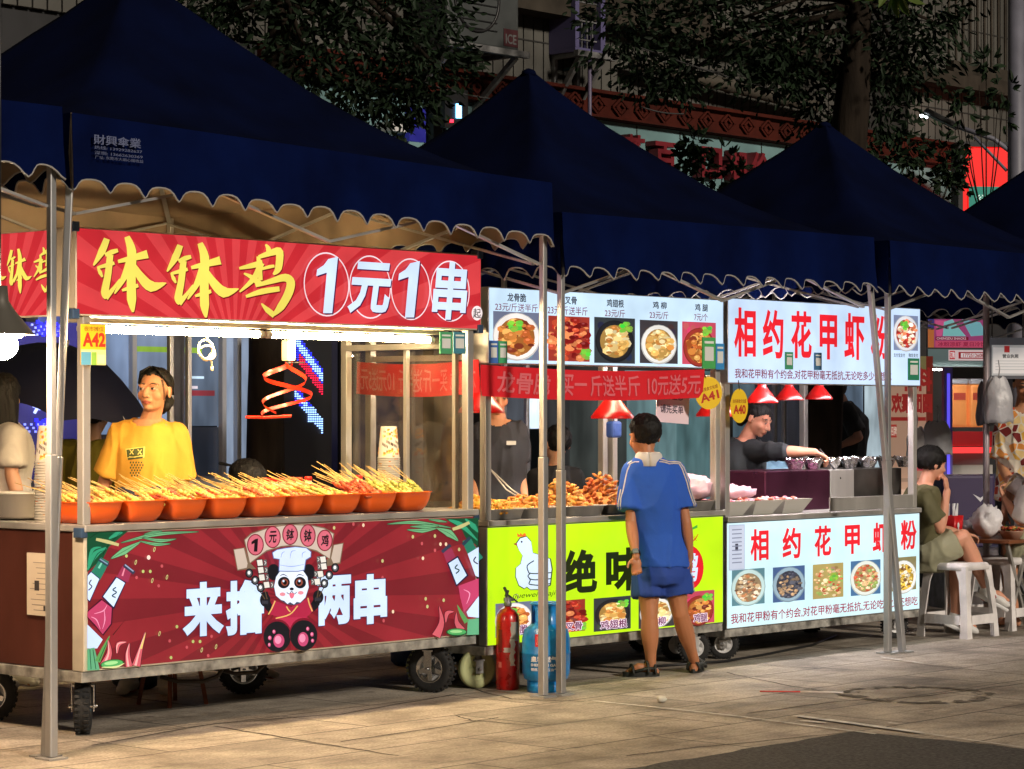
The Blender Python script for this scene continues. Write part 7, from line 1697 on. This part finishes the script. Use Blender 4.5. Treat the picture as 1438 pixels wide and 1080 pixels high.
# chair and box silhouettes in front of the shop glass
r = thing('office_chair', 'pale grey chair standing in front of the lit shop glass', 'chair', spot(322, 3.9), CA)
mb = MB(); mb.box(-.22, .22, -.2, .2, .46, .52); mb.build('seat', DSTEEL, r, bevel=.02); mb = MB(); mb.box(-.2, .2, .17, .22, .6, 1.02); mb.build('backrest', FRAMEW, r, bevel=.03)
for x in (-.19, .19):
    for y in (-.17, .17): mb = MB(); mb.tube([(x, y, 0), (x, y, .47)], .014, 6); mb.build('leg', STEEL, r)
mb = MB(); mb.tube([(.2, .19, .5), (.26, .19, .8), (.2, .19, 1.1), (.08, .19, 1.12)], .012, 6); mb.build('armrest', BLACK, r)
# air conditioner, window, brackets, pipes
ACM = mat('ac_casing', (.05, .056, .056), .6, var=.2)
def bracket(root, a, z, w, d=.5):
    mb = MB()
    for x in (a, a+w): mb.bar((x, 0, z), (x, -d, z), .04); mb.bar((x, -.02, z-.42), (x, -d+.04, z-.02), .04); mb.bar((x, -.02, z), (x, -.02, z-.45), .04)
    mb.bar((a-.1, -d, z), (a+w+.1, -d, z), .05); return mb.build('bracket', DSTEEL, root)
r = thing('air_conditioner', 'grey outdoor air conditioner on a wall bracket above the frieze', 'air conditioner', P(S0, BT), CA)
a, z = Bq(628, 62, BT-.5); mb = MB(); mb.box(a, a+.85, -.5, -.1, z+.03, z+.75); mb.build('casing', ACM, r, bevel=.02); bracket(r, a+.05, z, .75, .55)
mb = MB(); mb.lathe([(.27, 0), (.27, .012), (.25, .012), (.25, 0)], 28, M=Matrix.Translation((a+.34, -.502, z+.4)) @ Matrix.Rotation(rad(90), 4, 'X'), caps=False)
for k in range(8): mb.box(a+.1, a+.58, -.51, -.504, z+.16+k*.065, z+.168+k*.065)
mb.build('fan_grille', BLACK, r); mb = MB(); mb.box(a+.66, a+.83, -.506, -.501, z+.06, z+.2, c=(.05, .006, .01)); mb.add([(a+.68+x*.13, -.508, z+.08+y*.08) for x, y, _ in tmesh('ICE', .02)[0]], tmesh('ICE', .02)[1], 0, (.12, .12, .12)); mb.build('badge', PAPER, r)
r = thing('window_bay', 'small barred window box glowing violet on the upper wall', 'window', P(S0, BT), CA)
a, z = Bq(808, 72, BT-.3); b, z1 = Bq(850, 0, BT-.3)
mb = MB(); mb.box(a, b, -.3, -.005, z, z+.04); mb.box(a, a+.05, -.3, -.005, z+.041, z+1.3); mb.box(b-.06, b, -.3, -.005, z+.041, z+1.3); mb.build('window_frame', mat('violet_grey', (.10, .09, .2), .5), r)
mb = MB(); mb.box(a+.051, b-.061, -.2, -.19, z+.041, z+1.3); mb.build('pane', mat('dark_glass', (.02, .02, .05), .1), r)
mb = MB()
for k in range(5): mb.bar((a+.08+k*.07, -.24, z+.04), (a+.08+k*.07, -.24, z+1.3), .012)
for k in range(7): mb.bar((a+.05, -.25, z+.12+k*.16), (b-.06, -.25, z+.12+k*.16), .012)
mb.build('bars', DSTEEL, r); bracket(r, a+.05, z-.02, b-a-.1, .35)
PIPEM = mat('pale_drain_pipe', (.07, .06, .045), .7, var=.3, vs=4)
mb = MB(); p0, p1_ = P(Q(890, 88, 5.0)[0], 5.0, Q(890, 88, 5.0)[1]), P(Q(1146, 150, 5.0)[0], 5.0, Q(1146, 150, 5.0)[1]); pts = [p0.lerp(p1_, u/10) for u in range(11)]; mb.tube(pts, .062, 14)
for u in (2, 5, 8): mb.tube([p0.lerp(p1_, u/10-.006), p0.lerp(p1_, u/10+.006)], .072, 14)
tag(mb.build('drain_pipe', PIPEM), 'long pale drain pipe sloping across the upper wall', 'pipe')
mb = MB(); s_, z = Q(828, 178, 5.0); mb.tube([P(s_, 5.0, 3.2), P(s_, 5.0, 4.85)], .018, 8); tag(mb.build('conduit', mat('violet_conduit', (.12, .1, .17), .5)), 'thin upright violet conduit below the barred window', 'pipe')
r = thing('led_sign', 'small blue and red glowing light above the first two tent roofs', 'light', P(S0, 4.9), CA)
dots(r, [Bq(641+dx*2.2, 148+k*4, 4.9) for k in range(5) for dx in (0, 1, 2)], (120, 190, 255), 5, .012); dots(r, [Bq(632, 170, 4.9), Bq(634, 170, 4.9)], (255, 40, 60), 4, .012)
a, z = Bq(643, 160, 4.9); mb = MB(); mb.box(a-.15, a+.12, 0, .05, z-.12, z+.2); mb.build('housing', BLACK, r)
mb = MB(); a, z1 = Q(552, 170, 4.8); b, z0 = Q(574, 186, 4.8); mb.box(0, b-a, 0, .2, 0, z1-z0); tag(mb.build('wall_box', WHITE, loc=P(a, 4.8, z0), rot=CA), 'white box on the wall just above the large tent roof', 'box')
mb = MB(); a, z1 = Q(575, 150, 4.95); b, z0 = Q(598, 200, 4.95); mb.box(0, b-a, 0, .05, 0, z1-z0); tag(mb.build('violet_panel', mat('violet_glow', lin(30, 30, 120), .5, emit=.5), loc=P(a, 4.95, z0), rot=CA), 'dim violet lit panel left of the blue light', 'panel')
WIRE = mat('cable', (.05, .05, .05), .6)
for i, (a, b) in enumerate((((360, 78), (480, 98)), ((600, 118), (700, 140)), ((880, 60), (1100, 130)), ((960, 160), (900, 150)))):
    mb = MB(); mb.tube([W(a[0]+(b[0]-a[0])*u/8, a[1]+(b[1]-a[1])*u/8+3*math.sin(math.pi*u/8), 19.5) for u in range(9)], .006, 5)
    tag(mb.build('overhead_cable', WIRE), ('thin cable crossing the left tree above the large tent', 'thin cable beside the blue light above the frieze', 'thin cable across the upper wall by the drain pipe', 'short cable on the teal fascia')[i], 'cable')
# balcony block at the far right
r = thing('balcony_block', 'far right upper block with tall vertical bars above a ledge', 'building', P(14, 5.6), CA)
def Rq(px, py, t=5.6): s_, z = Q(px, py, t); return s_-14, z
a, z = Rq(1282, 112); b, _ = Rq(1480, 120)
mb = MB(); mb.box(a, b, -.5, -.02, z, z+.16); mb.build('ledge', CONC, r)
mb = MB(); x = a+.05
while x < b: mb.bar((x, -.4, z+.165), (x, -.4, z+2.4), .03); x += .14
mb.build('bars', CONC, r)
mb = MB(); mb.box(a, b+1, -.18, -.1, z-1.6, z-.005); x = a
while x < b: mb.box(x, x+.1, -.2, -.181, z-1.2, z-.01); x += .13
mb.build('cladding', TILE, r)
# street lamp, red light box
o = W(1427, 583, 22.5); o.z = 0; r = thing('street_lamp', 'pale street pole with an arm carrying a small lit lamp', 'street lamp', o, 0); L = Loc(o)
POLE = mat('pale_pole', (.16, .16, .2), .5, var=.15)
mb = MB(); mb.tube([(0, 0, 0), (0, 0, 6)], [.085, .07], 16); mb.build('pole', POLE, r)
mb = MB(); mb.tube([L(1418, 212), L(1395, 195), L(1345, 178)], .022, 8); mb.tube([L(1414, 240), L(1368, 192)], .014, 8); mb.build('arm', POLE, r)
mb = MB(); M = Matrix.Translation(L(1322, 168)) @ (L(1345, 180)-L(1300, 158)).to_track_quat('X', 'Z').to_matrix().to_4x4(); mb.box(-.17, .17, -.06, .06, -.02, .03, M=M); mb.build('lamp_head', BLACK, r, bevel=.01)
mb = MB(); mb.ell(L(1294, 163, -.05), (.022, .02, .014), 8); mb.ell(L(1300, 165, -.05), (.02, .02, .012), 8); mb.build('lamp', mat('lamp_white', (.9, .97, 1), .4, emit=14), r)
RB = mat('red_lightbox', (.1, .001, .001), .4, emit=1.0, ecol=lin(250, 6, 8))
a = W(1352, 583, 25); r = thing('red_light_box', 'bright red light box with a green board, behind the street pole', 'sign', V((a.x, a.y, 0)), rad(8)); L = Loc(V((a.x, a.y, 0)))
z1, z0 = L(1352, 206).z, L(1352, 330).z; w = 130/F*25
mb = MB(); mb.box(0, w, 0, .2, z0, z1); mb.build('box', RB, r); mb = MB(); mb.box(-.04, w+.04, -.02, .22, z1+.001, z1+.05); mb.box(-.05, -.004, -.02, .22, z0, z1); mb.build('frame', DARKW, r)
mb = MB(); zt2 = L(1360, 262).z; mb.box(.06, .85, -.02, -.002, z0+.05, zt2, c=lin(20, 110, 95)); mb.add([(.13+x*.3, -.024, zt2-.14+y*.06) for x, y, _ in tmesh('公告栏', .02)[0]], tmesh('公告栏', .02)[1], 0, lin(190, 220, 210)); mb.build('green_board', cmat('lit_board', .4, emit=.75), r)

# ---------- stalls beyond, on the right ----------
PB = cmat('poster_print', .6, emit=.62)  # glow stands in for the stall light on posters, signs and licence
def board(name, label, cat, Y, x0, y0, x1, y1, items, depth=.04, col=(.6,)*3, lit=None, rot=rad(10)):
    a = W(x0, 583, Y); o = V((a.x, a.y, 0)); r = thing(name, label, cat, o, rot); w = (x1-x0)/F*Y/math.cos(rot); z1, z0 = W(x0, y0, Y).z, W(x0, y1, Y).z
    mb = MB(); mb.box(0, w, 0, depth, z0, z1); mb.build('board', mat(name+'_back', (.2, .2, .2), .6), r)
    p = Pr(0, 0, y=-.001, e=.0003); p.fr = (0, w, z1, z0); p.poly([(0, 0), (1, 0), (1, 1), (0, 1)], col)
    for it_ in items:
        if isinstance(it_[0], str): p.text(it_[0], *it_[1:6], it_[6] if len(it_) > 6 else .02)
        elif it_[0] == 'd': pass
        else: p.poly(it_[0], it_[1])
    p.fr = (0, w, z1, z0); p.mb.build('printed_face', lit or PB, r); return r, w, z0, z1
def rc(x0, y0, x1, y1): return [(x0, y0), (x1, y0), (x1, y1), (x0, y1)]
RT = lin(150, 40, 36)
board('poster_wall', 'beige and red drinks poster wall behind the noodle cart post', 'poster', 20.5, 1246, 500, 1312, 760, [(rc(0, 0, 1, .08), lin(120, 110, 70)), (rc(.85, 0, 1, 1), lin(110, 40, 30)), ('有料', .30, .06, .98, .19, RT, .05), ('欢聚团圆', .08, .20, .98, .31, RT, .05), (rc(.0, .33, .84, .35), RT), (rc(.05, .37, .2, .44), lin(170, 60, 50)),
    ([(.5, .48), (.9, .48), (.84, .62), (.55, .62)], lin(190, 70, 80)), ([(.48, .42), (.7, .38), (.92, .42), (.9, .48), (.5, .48)], lin(215, 200, 195)), ('招牌', .06, .38, .2, .43, lin(220, 200, 180), .02), (rc(.1, .66, .7, .68), lin(150, 120, 100)), (rc(.1, .72, .5, .9), lin(190, 160, 140)), ('10元', .5, .66, .85, .74, RT, .03)], col=lin(176, 140, 116))
board('stall_canopy_sign', 'pink and turquoise picture sign of the drinks stall at the back', 'sign', 21.0, 1303, 448, 1392, 488, [(rc(0, .35, .1, 1), lin(190, 110, 60)), (rc(.0, 0, .1, .34), lin(60, 60, 120)), ([(.12, .05), (.3, .05), (.22, .6), (.14, .6)], lin(210, 90, 140)), ([(.26, .1), (.4, .0), (.5, .3), (.62, .6), (.24, .6)], lin(130, 195, 195)), ([(.55, .0), (.85, .1), (.98, .55), (.7, .6)], lin(120, 180, 190)), (rc(.12, .62, .66, .74), lin(130, 24, 50)), (rc(.12, .76, 1, 1), lin(196, 80, 110)), ('CHENGDU SNACKS', .14, .64, .62, .72, lin(230, 200, 210), .01), ('冰粉凉虾 夏日冷饮', .16, .8, .95, .96, lin(150, 40, 70), .02)], col=lin(160, 70, 120))
board('stall_counter_sign', 'grey sign strip with a red phone number at the drinks stall', 'sign', 20.9, 1303, 490, 1388, 516, [(rc(.35, .05, 1, .62), lin(226, 200, 200)), (rc(.37, .1, .46, .55), lin(190, 50, 60)), ('订购', .375, .14, .455, .5, lin(235, 220, 220), .03), (rc(.52, .16, 1, .52), lin(150, 24, 34)), (rc(.56, .22, 1, .46), lin(235, 220, 220)), ('17725126087', .6, .24, .98, .44, lin(150, 24, 34), .02)], col=lin(96, 112, 110))
r, w, z0, z1 = board('framed_licence', 'grey board holding a framed licence, hanging at the right edge', 'licence', 17.6, 1385, 474, 1450, 532, [(rc(.12, .18, 1, .92), lin(150, 150, 150)), (rc(.15, .24, 1, .87), lin(186, 182, 180)), (rc(.4, .2, .52, .36), lin(150, 40, 40)), ('营业执照', .36, .4, .72, .5, lin(60, 60, 60), .03)]+[(rc(.2, .56+k*.07, .9, .572+k*.07), lin(140, 140, 140)) for k in range(4)], col=lin(60, 60, 64))
mb = MB(); mb.tube([(.05, .02, z1), (.05, .02, 2.4)], .006, 5); mb.tube([(w-.05, .02, z1), (w-.05, .02, 2.4)], .006, 5); mb.build('hanging_wire', WIRE, r)
STRIP = mat('counter_strip', (1, .97, .95), .4, emit=45)
a = W(1303, 583, 20.8); r = thing('strip_light', 'thin bright strip light under the grey counter sign of the drinks stall', 'light', V((a.x, a.y, W(0, 518, 20.8).z)), rad(10)); mb = MB(); mb.box(0, .5, 0, .03, -.012, .0); mb.build('tube', STRIP, r); mb = MB(); mb.box(-.01, .51, -.004, .04, .001, .02); mb.build('housing', WHITE, r)
PURP = mat('violet_led', lin(96, 84, 235), .4, emit=1.0)
o = W(1330, 583, 20.3); o.z = 0; r = thing('lit_frame', 'violet lit metal door frame of the drinks stall', 'frame', o, rad(10))
z1 = W(1330, 516, 20.3).z; mb = MB(); mb.box(-.035, .035, -.03, .03, 0, z1); mb.build('post', mat('violet_metal', (.12, .1, .4), .4, .4), r); mb = MB(); mb.box(-.012, .012, -.036, -.031, .2, z1-.05); mb.build('led_strip', PURP, r); mb = MB(); mb.box(.036, .34, -.03, .03, z1-.09, z1); mb.build('lintel', BLACK, r)
ORJ = mat('orange_drink', lin(206, 130, 70), .35, emit=.5, var=.15, vs=6); CLR = mat('clear_tub', (.45, .46, .5), .25)  # drink glows in place of the light falling on it
for i, (x0, x1) in enumerate(((1336, 1360), (1363, 1386))):
    Y = 21.2; a = W(x0, 583, Y); o = V((a.x, a.y, 0)); r = thing('drink_tub', ('left tub of orange drink at the drinks stall', 'right tub of orange drink, partly behind the hanging bags')[i], 'drink tub', o, rad(10), 'tubs of orange drink'); w = (x1-x0)/F*Y
    zb, zt2 = W(x0, 600, Y).z, W(x0, 540, Y).z; mb = MB(); mb.box(0, w, 0, .2, zb, zt2); mb.build('tub', ORJ, r, bevel=.02); mb = MB(); mb.box(-.005, w+.005, -.006, .206, zt2+.001, zt2+.05); mb.build('lid', CLR, r, bevel=.015)
    mb = MB(); mb.box(.02, w-.02, -.006, -.001, zb+.23, zb+.29, c=lin(190, 70, 50)); mb.build('paper_label', PAPER, r)
Y = 21.1; a = W(1300, 583, Y); o = V((a.x, a.y, 0)); r = thing('drinks_counter', 'red and steel counter of the drinks stall with glowing red strip', 'counter', o, rad(10)); w = 100/F*Y
zc = W(0, 603, Y).z
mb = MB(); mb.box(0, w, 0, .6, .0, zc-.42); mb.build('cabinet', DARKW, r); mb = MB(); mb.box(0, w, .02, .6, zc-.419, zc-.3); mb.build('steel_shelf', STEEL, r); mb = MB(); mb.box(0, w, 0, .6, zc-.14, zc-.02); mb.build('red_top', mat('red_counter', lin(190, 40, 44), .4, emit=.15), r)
mb = MB(); mb.box(.2, w, -.02, -.002, zc-.20, zc-.15); mb.build('red_strip', mat('red_strip_glow', lin(255, 60, 60), .4, emit=1.3), r)
mb = MB(); mb.box(.15, w, .1, .6, zc-.299, zc-.141); mb.build('glass_case', mat('pale_case', (.3, .3, .32), .2), r)
BAGG = mat('grey_film', (.4, .4, .43), .4, bump=.7, bs=16)
def hung_bag(px, py, Y, w, h, label, m, seed, rot=.2):
    c_ = W(px, py, Y); mb = MB(); n, q = 24, 14; vs = []; fs = []
    for i in range(q+1):
        u = i/q; ww = w*(.5+.5*min(1, u*2.5)**.6); dd = .07*(.3+.7*min(1, u*2))
        for j in range(n):
            a = 6.2832*j/n; k = 1+.16*noise.noise(V((math.cos(a)*2+seed, math.sin(a)*2, u*3)))+.05*math.sin(a*7+u*3)
            vs.append((ww/2*math.cos(a)*k, dd*math.sin(a)*k, -h*u+.01*math.sin(a*5)))
    for i in range(q):
        for j in range(n): fs.append((i*n+j, (i+1)*n+j, (i+1)*n+(j+1) % n, i*n+(j+1) % n))
    fs += [tuple(range(q*n, (q+1)*n))[::-1]]
    mb.add(vs, fs, 0, sm=True); mb.tube([(0, 0, -.01), (.01, 0, .06), (0, 0, .12)], .004, 6)
    return tag(mb.build('hanging_bag', m, loc=c_, rot=rot), label, 'bag', 'bags hanging from hooks')
hung_bag(1402, 530, 17.3, .2, .31, 'pale grey bundle of carrier bags hanging below the licence board', BAGG, 1)
hung_bag(1386, 536, 17.5, .14, .30, 'dark grey bundle of bags hanging left of the pale bundle', mat('dark_film', (.07, .07, .085), .4, bump=.5, bs=16), 4)
hung_bag(1316, 592, 20.0, .24, .26, 'grey striped bundle of bags hanging at the drinks stall', BAGG, 7)
hung_bag(1287, 600, 20.0, .16, .24, 'small white bundle of bags by the noodle cart post', BAGW, 9)
o = W(1385, 583, 17.45); o.z = 0; mb = MB(); mb.tube([(0, 0, 0), (0, 0, 2.3)], .022, 10); tag(mb.build('metal_post', mat('pinkish_steel', (.36, .31, .33), .4, .5), loc=o), 'slim steel post carrying the hanging bags beside the eating table', 'post')
o = W(1372, 583, 19.2); o.z = 0; r = thing('folded_chair', 'dark navy folding chair behind the eating table', 'chair', o, .5)
NV = mat('dark_navy_fabric', (.015, .015, .05), .7)
mb = MB(); mb.box(-.2, .2, -.02, .02, .55, 1.0); mb.build('backrest', NV, r, bevel=.015); mb = MB(); mb.box(-.2, .2, -.4, 0, .44, .48); mb.build('seat', NV, r, bevel=.01)
for x in (-.2, .2): 
    for y0_, y1_ in ((0, -.4), (-.4, .05)): mb = MB(); mb.bar((x, y0_, .5), (x, y1_, 0), .025); mb.build('leg', DSTEEL, r)
o = W(1345, 583, 19.0); o.z = 0; r = thing('delivery_box', 'dark violet box with a white mark behind the red straw holder', 'box', o, .2)
mb = MB(); mb.box(-.2, .22, -.2, .2, .3, 1.0); mb.build('body', mat('dark_violet', (.03, .015, .07), .5), r, bevel=.02); mb = MB(); mb.add([(.04, -.203, .86), (.1, -.203, .80), (.17, -.203, .88), (.1, -.203, .83)], [(0, 1, 2, 3)], 0, (.7, .7, .75)); mb.build('white_mark', PAPER, r)
mb = MB(); mb.box(-.17, .17, -.17, .17, 0, .295); mb.build('base', DSTEEL, r)

# ---------- trees ----------
BARK = mat('bark', (.02, .015, .011), .95, spec=.1, var=.5, vs=9, stretch=(1, 1, .2), bump=1.0, bs=26)
def leafmat(name, c):
    m, nt, b = _nodes(name); b.inputs['Roughness'].default_value = .6; b.inputs['Specular IOR Level'].default_value = .15
    a = nt.nodes.new('ShaderNodeAttribute'); a.attribute_name = 'Col'; nt.links.new(a.outputs['Color'], b.inputs['Base Color']); return m
LEAF = leafmat('leaf', 0)
def leaf(mb, p, d, l, w, c, r):
    d = V(d).normalized(); s_ = d.cross(V((r.uniform(-1, 1), r.uniform(-1, 1), r.uniform(-.3, 1)))).normalized(); n = d.cross(s_)
    mb.add([p, p+d*l*.35+s_*w/2+n*.004, p+d*l*.7+s_*w*.36, p+d*l-n*l*.12, p+d*l*.7-s_*w*.36, p+d*l*.35-s_*w/2+n*.004], [(0, 1, 2, 3), (0, 3, 4, 5)], 0, c)
def tree(label, base, pts, rs, clumps, seed, n=70, lsize=.08):
    r_ = random.Random(seed); root = thing('street_tree', label, 'tree', base, 0, 'street trees'); mb = MB(); mb.tube(pts, rs, 14)
    v = []
    for x, y, z in mb.v: d = 1+.06*noise.noise(V((x*6, y*6, z*1.5))); v.append((x, y, z))
    mb.build('trunk', BARK, root)
    top = V(pts[-1]); mid = V(pts[-2]); lm = MB(); cr = MB()
    for c_, rr in clumps:
        c_ = V(c_); a = mid.lerp(top, r_.random()); m1 = a.lerp(c_, .5)+V((r_.uniform(-.15, .15), r_.uniform(-.15, .15), .1)); lm.tube([a, m1, c_], [rs[-1]*.55, rs[-1]*.3, .012], 7)
        for k in range(n):
            d = V((r_.gauss(0, 1), r_.gauss(0, 1), r_.gauss(0, .8))); d.normalize(); tp = c_+d*rr*r_.random()**.5*V((1, 1, .8)).length/1.6
            for q in range(4):
                tone = r_.uniform(.5, 1.5); g_ = (.010*tone, .020*tone, .009*tone)
                leaf(cr, tp+V((r_.uniform(-.1, .1), r_.uniform(-.1, .1), r_.uniform(-.1, .1))), d+V((r_.uniform(-.8, .8), r_.uniform(-.8, .8), r_.uniform(-.9, .2))), lsize*r_.uniform(.6, 1.3), lsize*.42, g_, r_)
    lm.build('limbs', BARK, root); cr.build('crown', LEAF, root); return root
def clump_px(o, lst, Y): return [((W(px, py, Y+dy)-o), rr) for px, py, dy, rr in lst]
o = W(372, 583, 17.6); o.z = 0; L = Loc(o)
tree('left street tree whose dark trunk stands behind the red cart', o, [(0, 0, 0), L(373, 560), L(380, 300), L(396, 60), L(398, -60)], [.16, .13, .12, .11, .08], clump_px(o, [(330, 20, 0, .45), (440, 20, -.3, .5), (490, 60, .2, .5), (540, 30, 0, .55), (590, 50, .3, .45), (480, 120, .4, .4), (550, 110, .2, .45), (430, 75, -.2, .35), (610, 90, .1, .3), (520, 150, .3, .3), (560, -30, 0, .6), (450, -40, 0, .6), (350, -30, 0, .5), (300, 10, .2, .22), (575, 140, .2, .22)], 17.6), 3)
o = W(1150, 583, 19.6); o.z = 0; L = Loc(o)
tree('right street tree rising behind the white noodle cart', o, [(0, 0, 0), L(1150, 660), L(1158, 540), L(1180, 320), L(1196, 150), L(1205, 40), L(1215, -40)], [.2, .17, .15, .15, .14, .1, .06], clump_px(o, [(880, 40, 0, .45), (930, 20, .2, .5), (980, 60, 0, .45), (1030, 30, -.2, .55), (1090, 50, 0, .5), (1140, 20, .2, .55), (1200, 60, .2, .5), (1260, 50, 0, .5), (1310, 30, .2, .4), (900, 95, .2, .28), (1060, 95, .1, .32), (1120, 110, .2, .36), (1240, 110, .3, .4), (1000, -30, 0, .6), (1150, -40, 0, .7), (1290, -20, 0, .5), (870, -10, .1, .4), (1150, 150, .5, .3), (1230, 160, .6, .3), (950, 110, .1, .16), (1100, 92, 0, .16), (1270, 90, .3, .3)], 19.6), 5)
def shrub(label, o, lst, Y, seed, n=26, ls=.09):
    r_ = random.Random(seed); root = thing('climbing_shrub', label, 'shrub', o, 0); cr = MB(); st = MB()
    for (c_, rr) in clump_px(o, lst, Y):
        st.tube([(0, 0, 0), V((c_.x*.6, c_.y, c_.z*.5)), c_], [.008, .006, .003], 5)
        for k in range(n):
            d = V((r_.gauss(0, 1), r_.gauss(0, 1), r_.gauss(0, 1))).normalized(); tp = c_+d*rr*r_.random()**.4
            for q in range(3): tone = r_.uniform(.5, 1.6); leaf(cr, tp, d+V((r_.uniform(-.8, .8), r_.uniform(-.8, .8), r_.uniform(-.8, .4))), ls*r_.uniform(.6, 1.3), ls*.45, (.013*tone, .026*tone, .011*tone), r_)
    st.build('stems', BARK, root); cr.build('foliage', LEAF, root)
o = W(985, 300, 21.5); shrub('leafy shrub growing up in front of the red shop characters', o, [(965, 220, 0, .14), (975, 200, 0, .12), (985, 240, 0, .2), (1010, 235, .1, .2), (1030, 250, 0, .16)], 21.5, 4)
o = W(1300, 330, 21.5); shrub('dark shrub between the third tent peak and the red light box', o, [(1260, 215, 0, .22), (1290, 230, 0, .3), (1320, 210, .1, .25), (1300, 270, 0, .3), (1330, 260, 0, .25), (1250, 240, 0, .2), (1270, 200, .1, .22), (1340, 235, 0, .15)], 21.5, 6, 30)
o = W(1385, 330, 22.0); shrub('thin leafy twigs climbing beside the street pole', o, [(1350, 150, 0, .12), (1375, 120, 0, .14), (1400, 160, 0, .14), (1360, 190, 0, .14), (1410, 130, 0, .12), (1335, 130, 0, .12), (1385, 90, 0, .1)], 22.0, 8, 9, .1)
o = W(1248, -60, 8.5); root = thing('leafy_twig', 'bright green leaves of a nearer branch at the top edge', 'branch', o, 0); mb = MB(); r_ = random.Random(2); L = Loc(o)
for px, py, dx, dz in ((1250, -14, -.4, -.5), (1258, -8, .0, -1), (1262, -8, .35, -.9), (1240, -8, -1, -.3), (1270, -10, .8, -.6), (1252, -10, -.15, -1), (1215, -12, -1, -.2), (1225, -14, -.6, -.5)):
    leaf(mb, L(px, py), (dx, -.2, dz), .085, .04, (.07*r_.uniform(.7, 1.2), .12, .025), r_)
mb.build('leaves', LEAF, root); mb = MB(); mb.tube([(0, 0, .3), (0, 0, .1), (.02, 0, .1)], .01, 6); mb.tube([(0, 0, .1), L(1255, -10)], .006, 6); mb.tube([(0, 0, .1), L(1222, -12)], .005, 6); mb.build('stem', BARK, root)
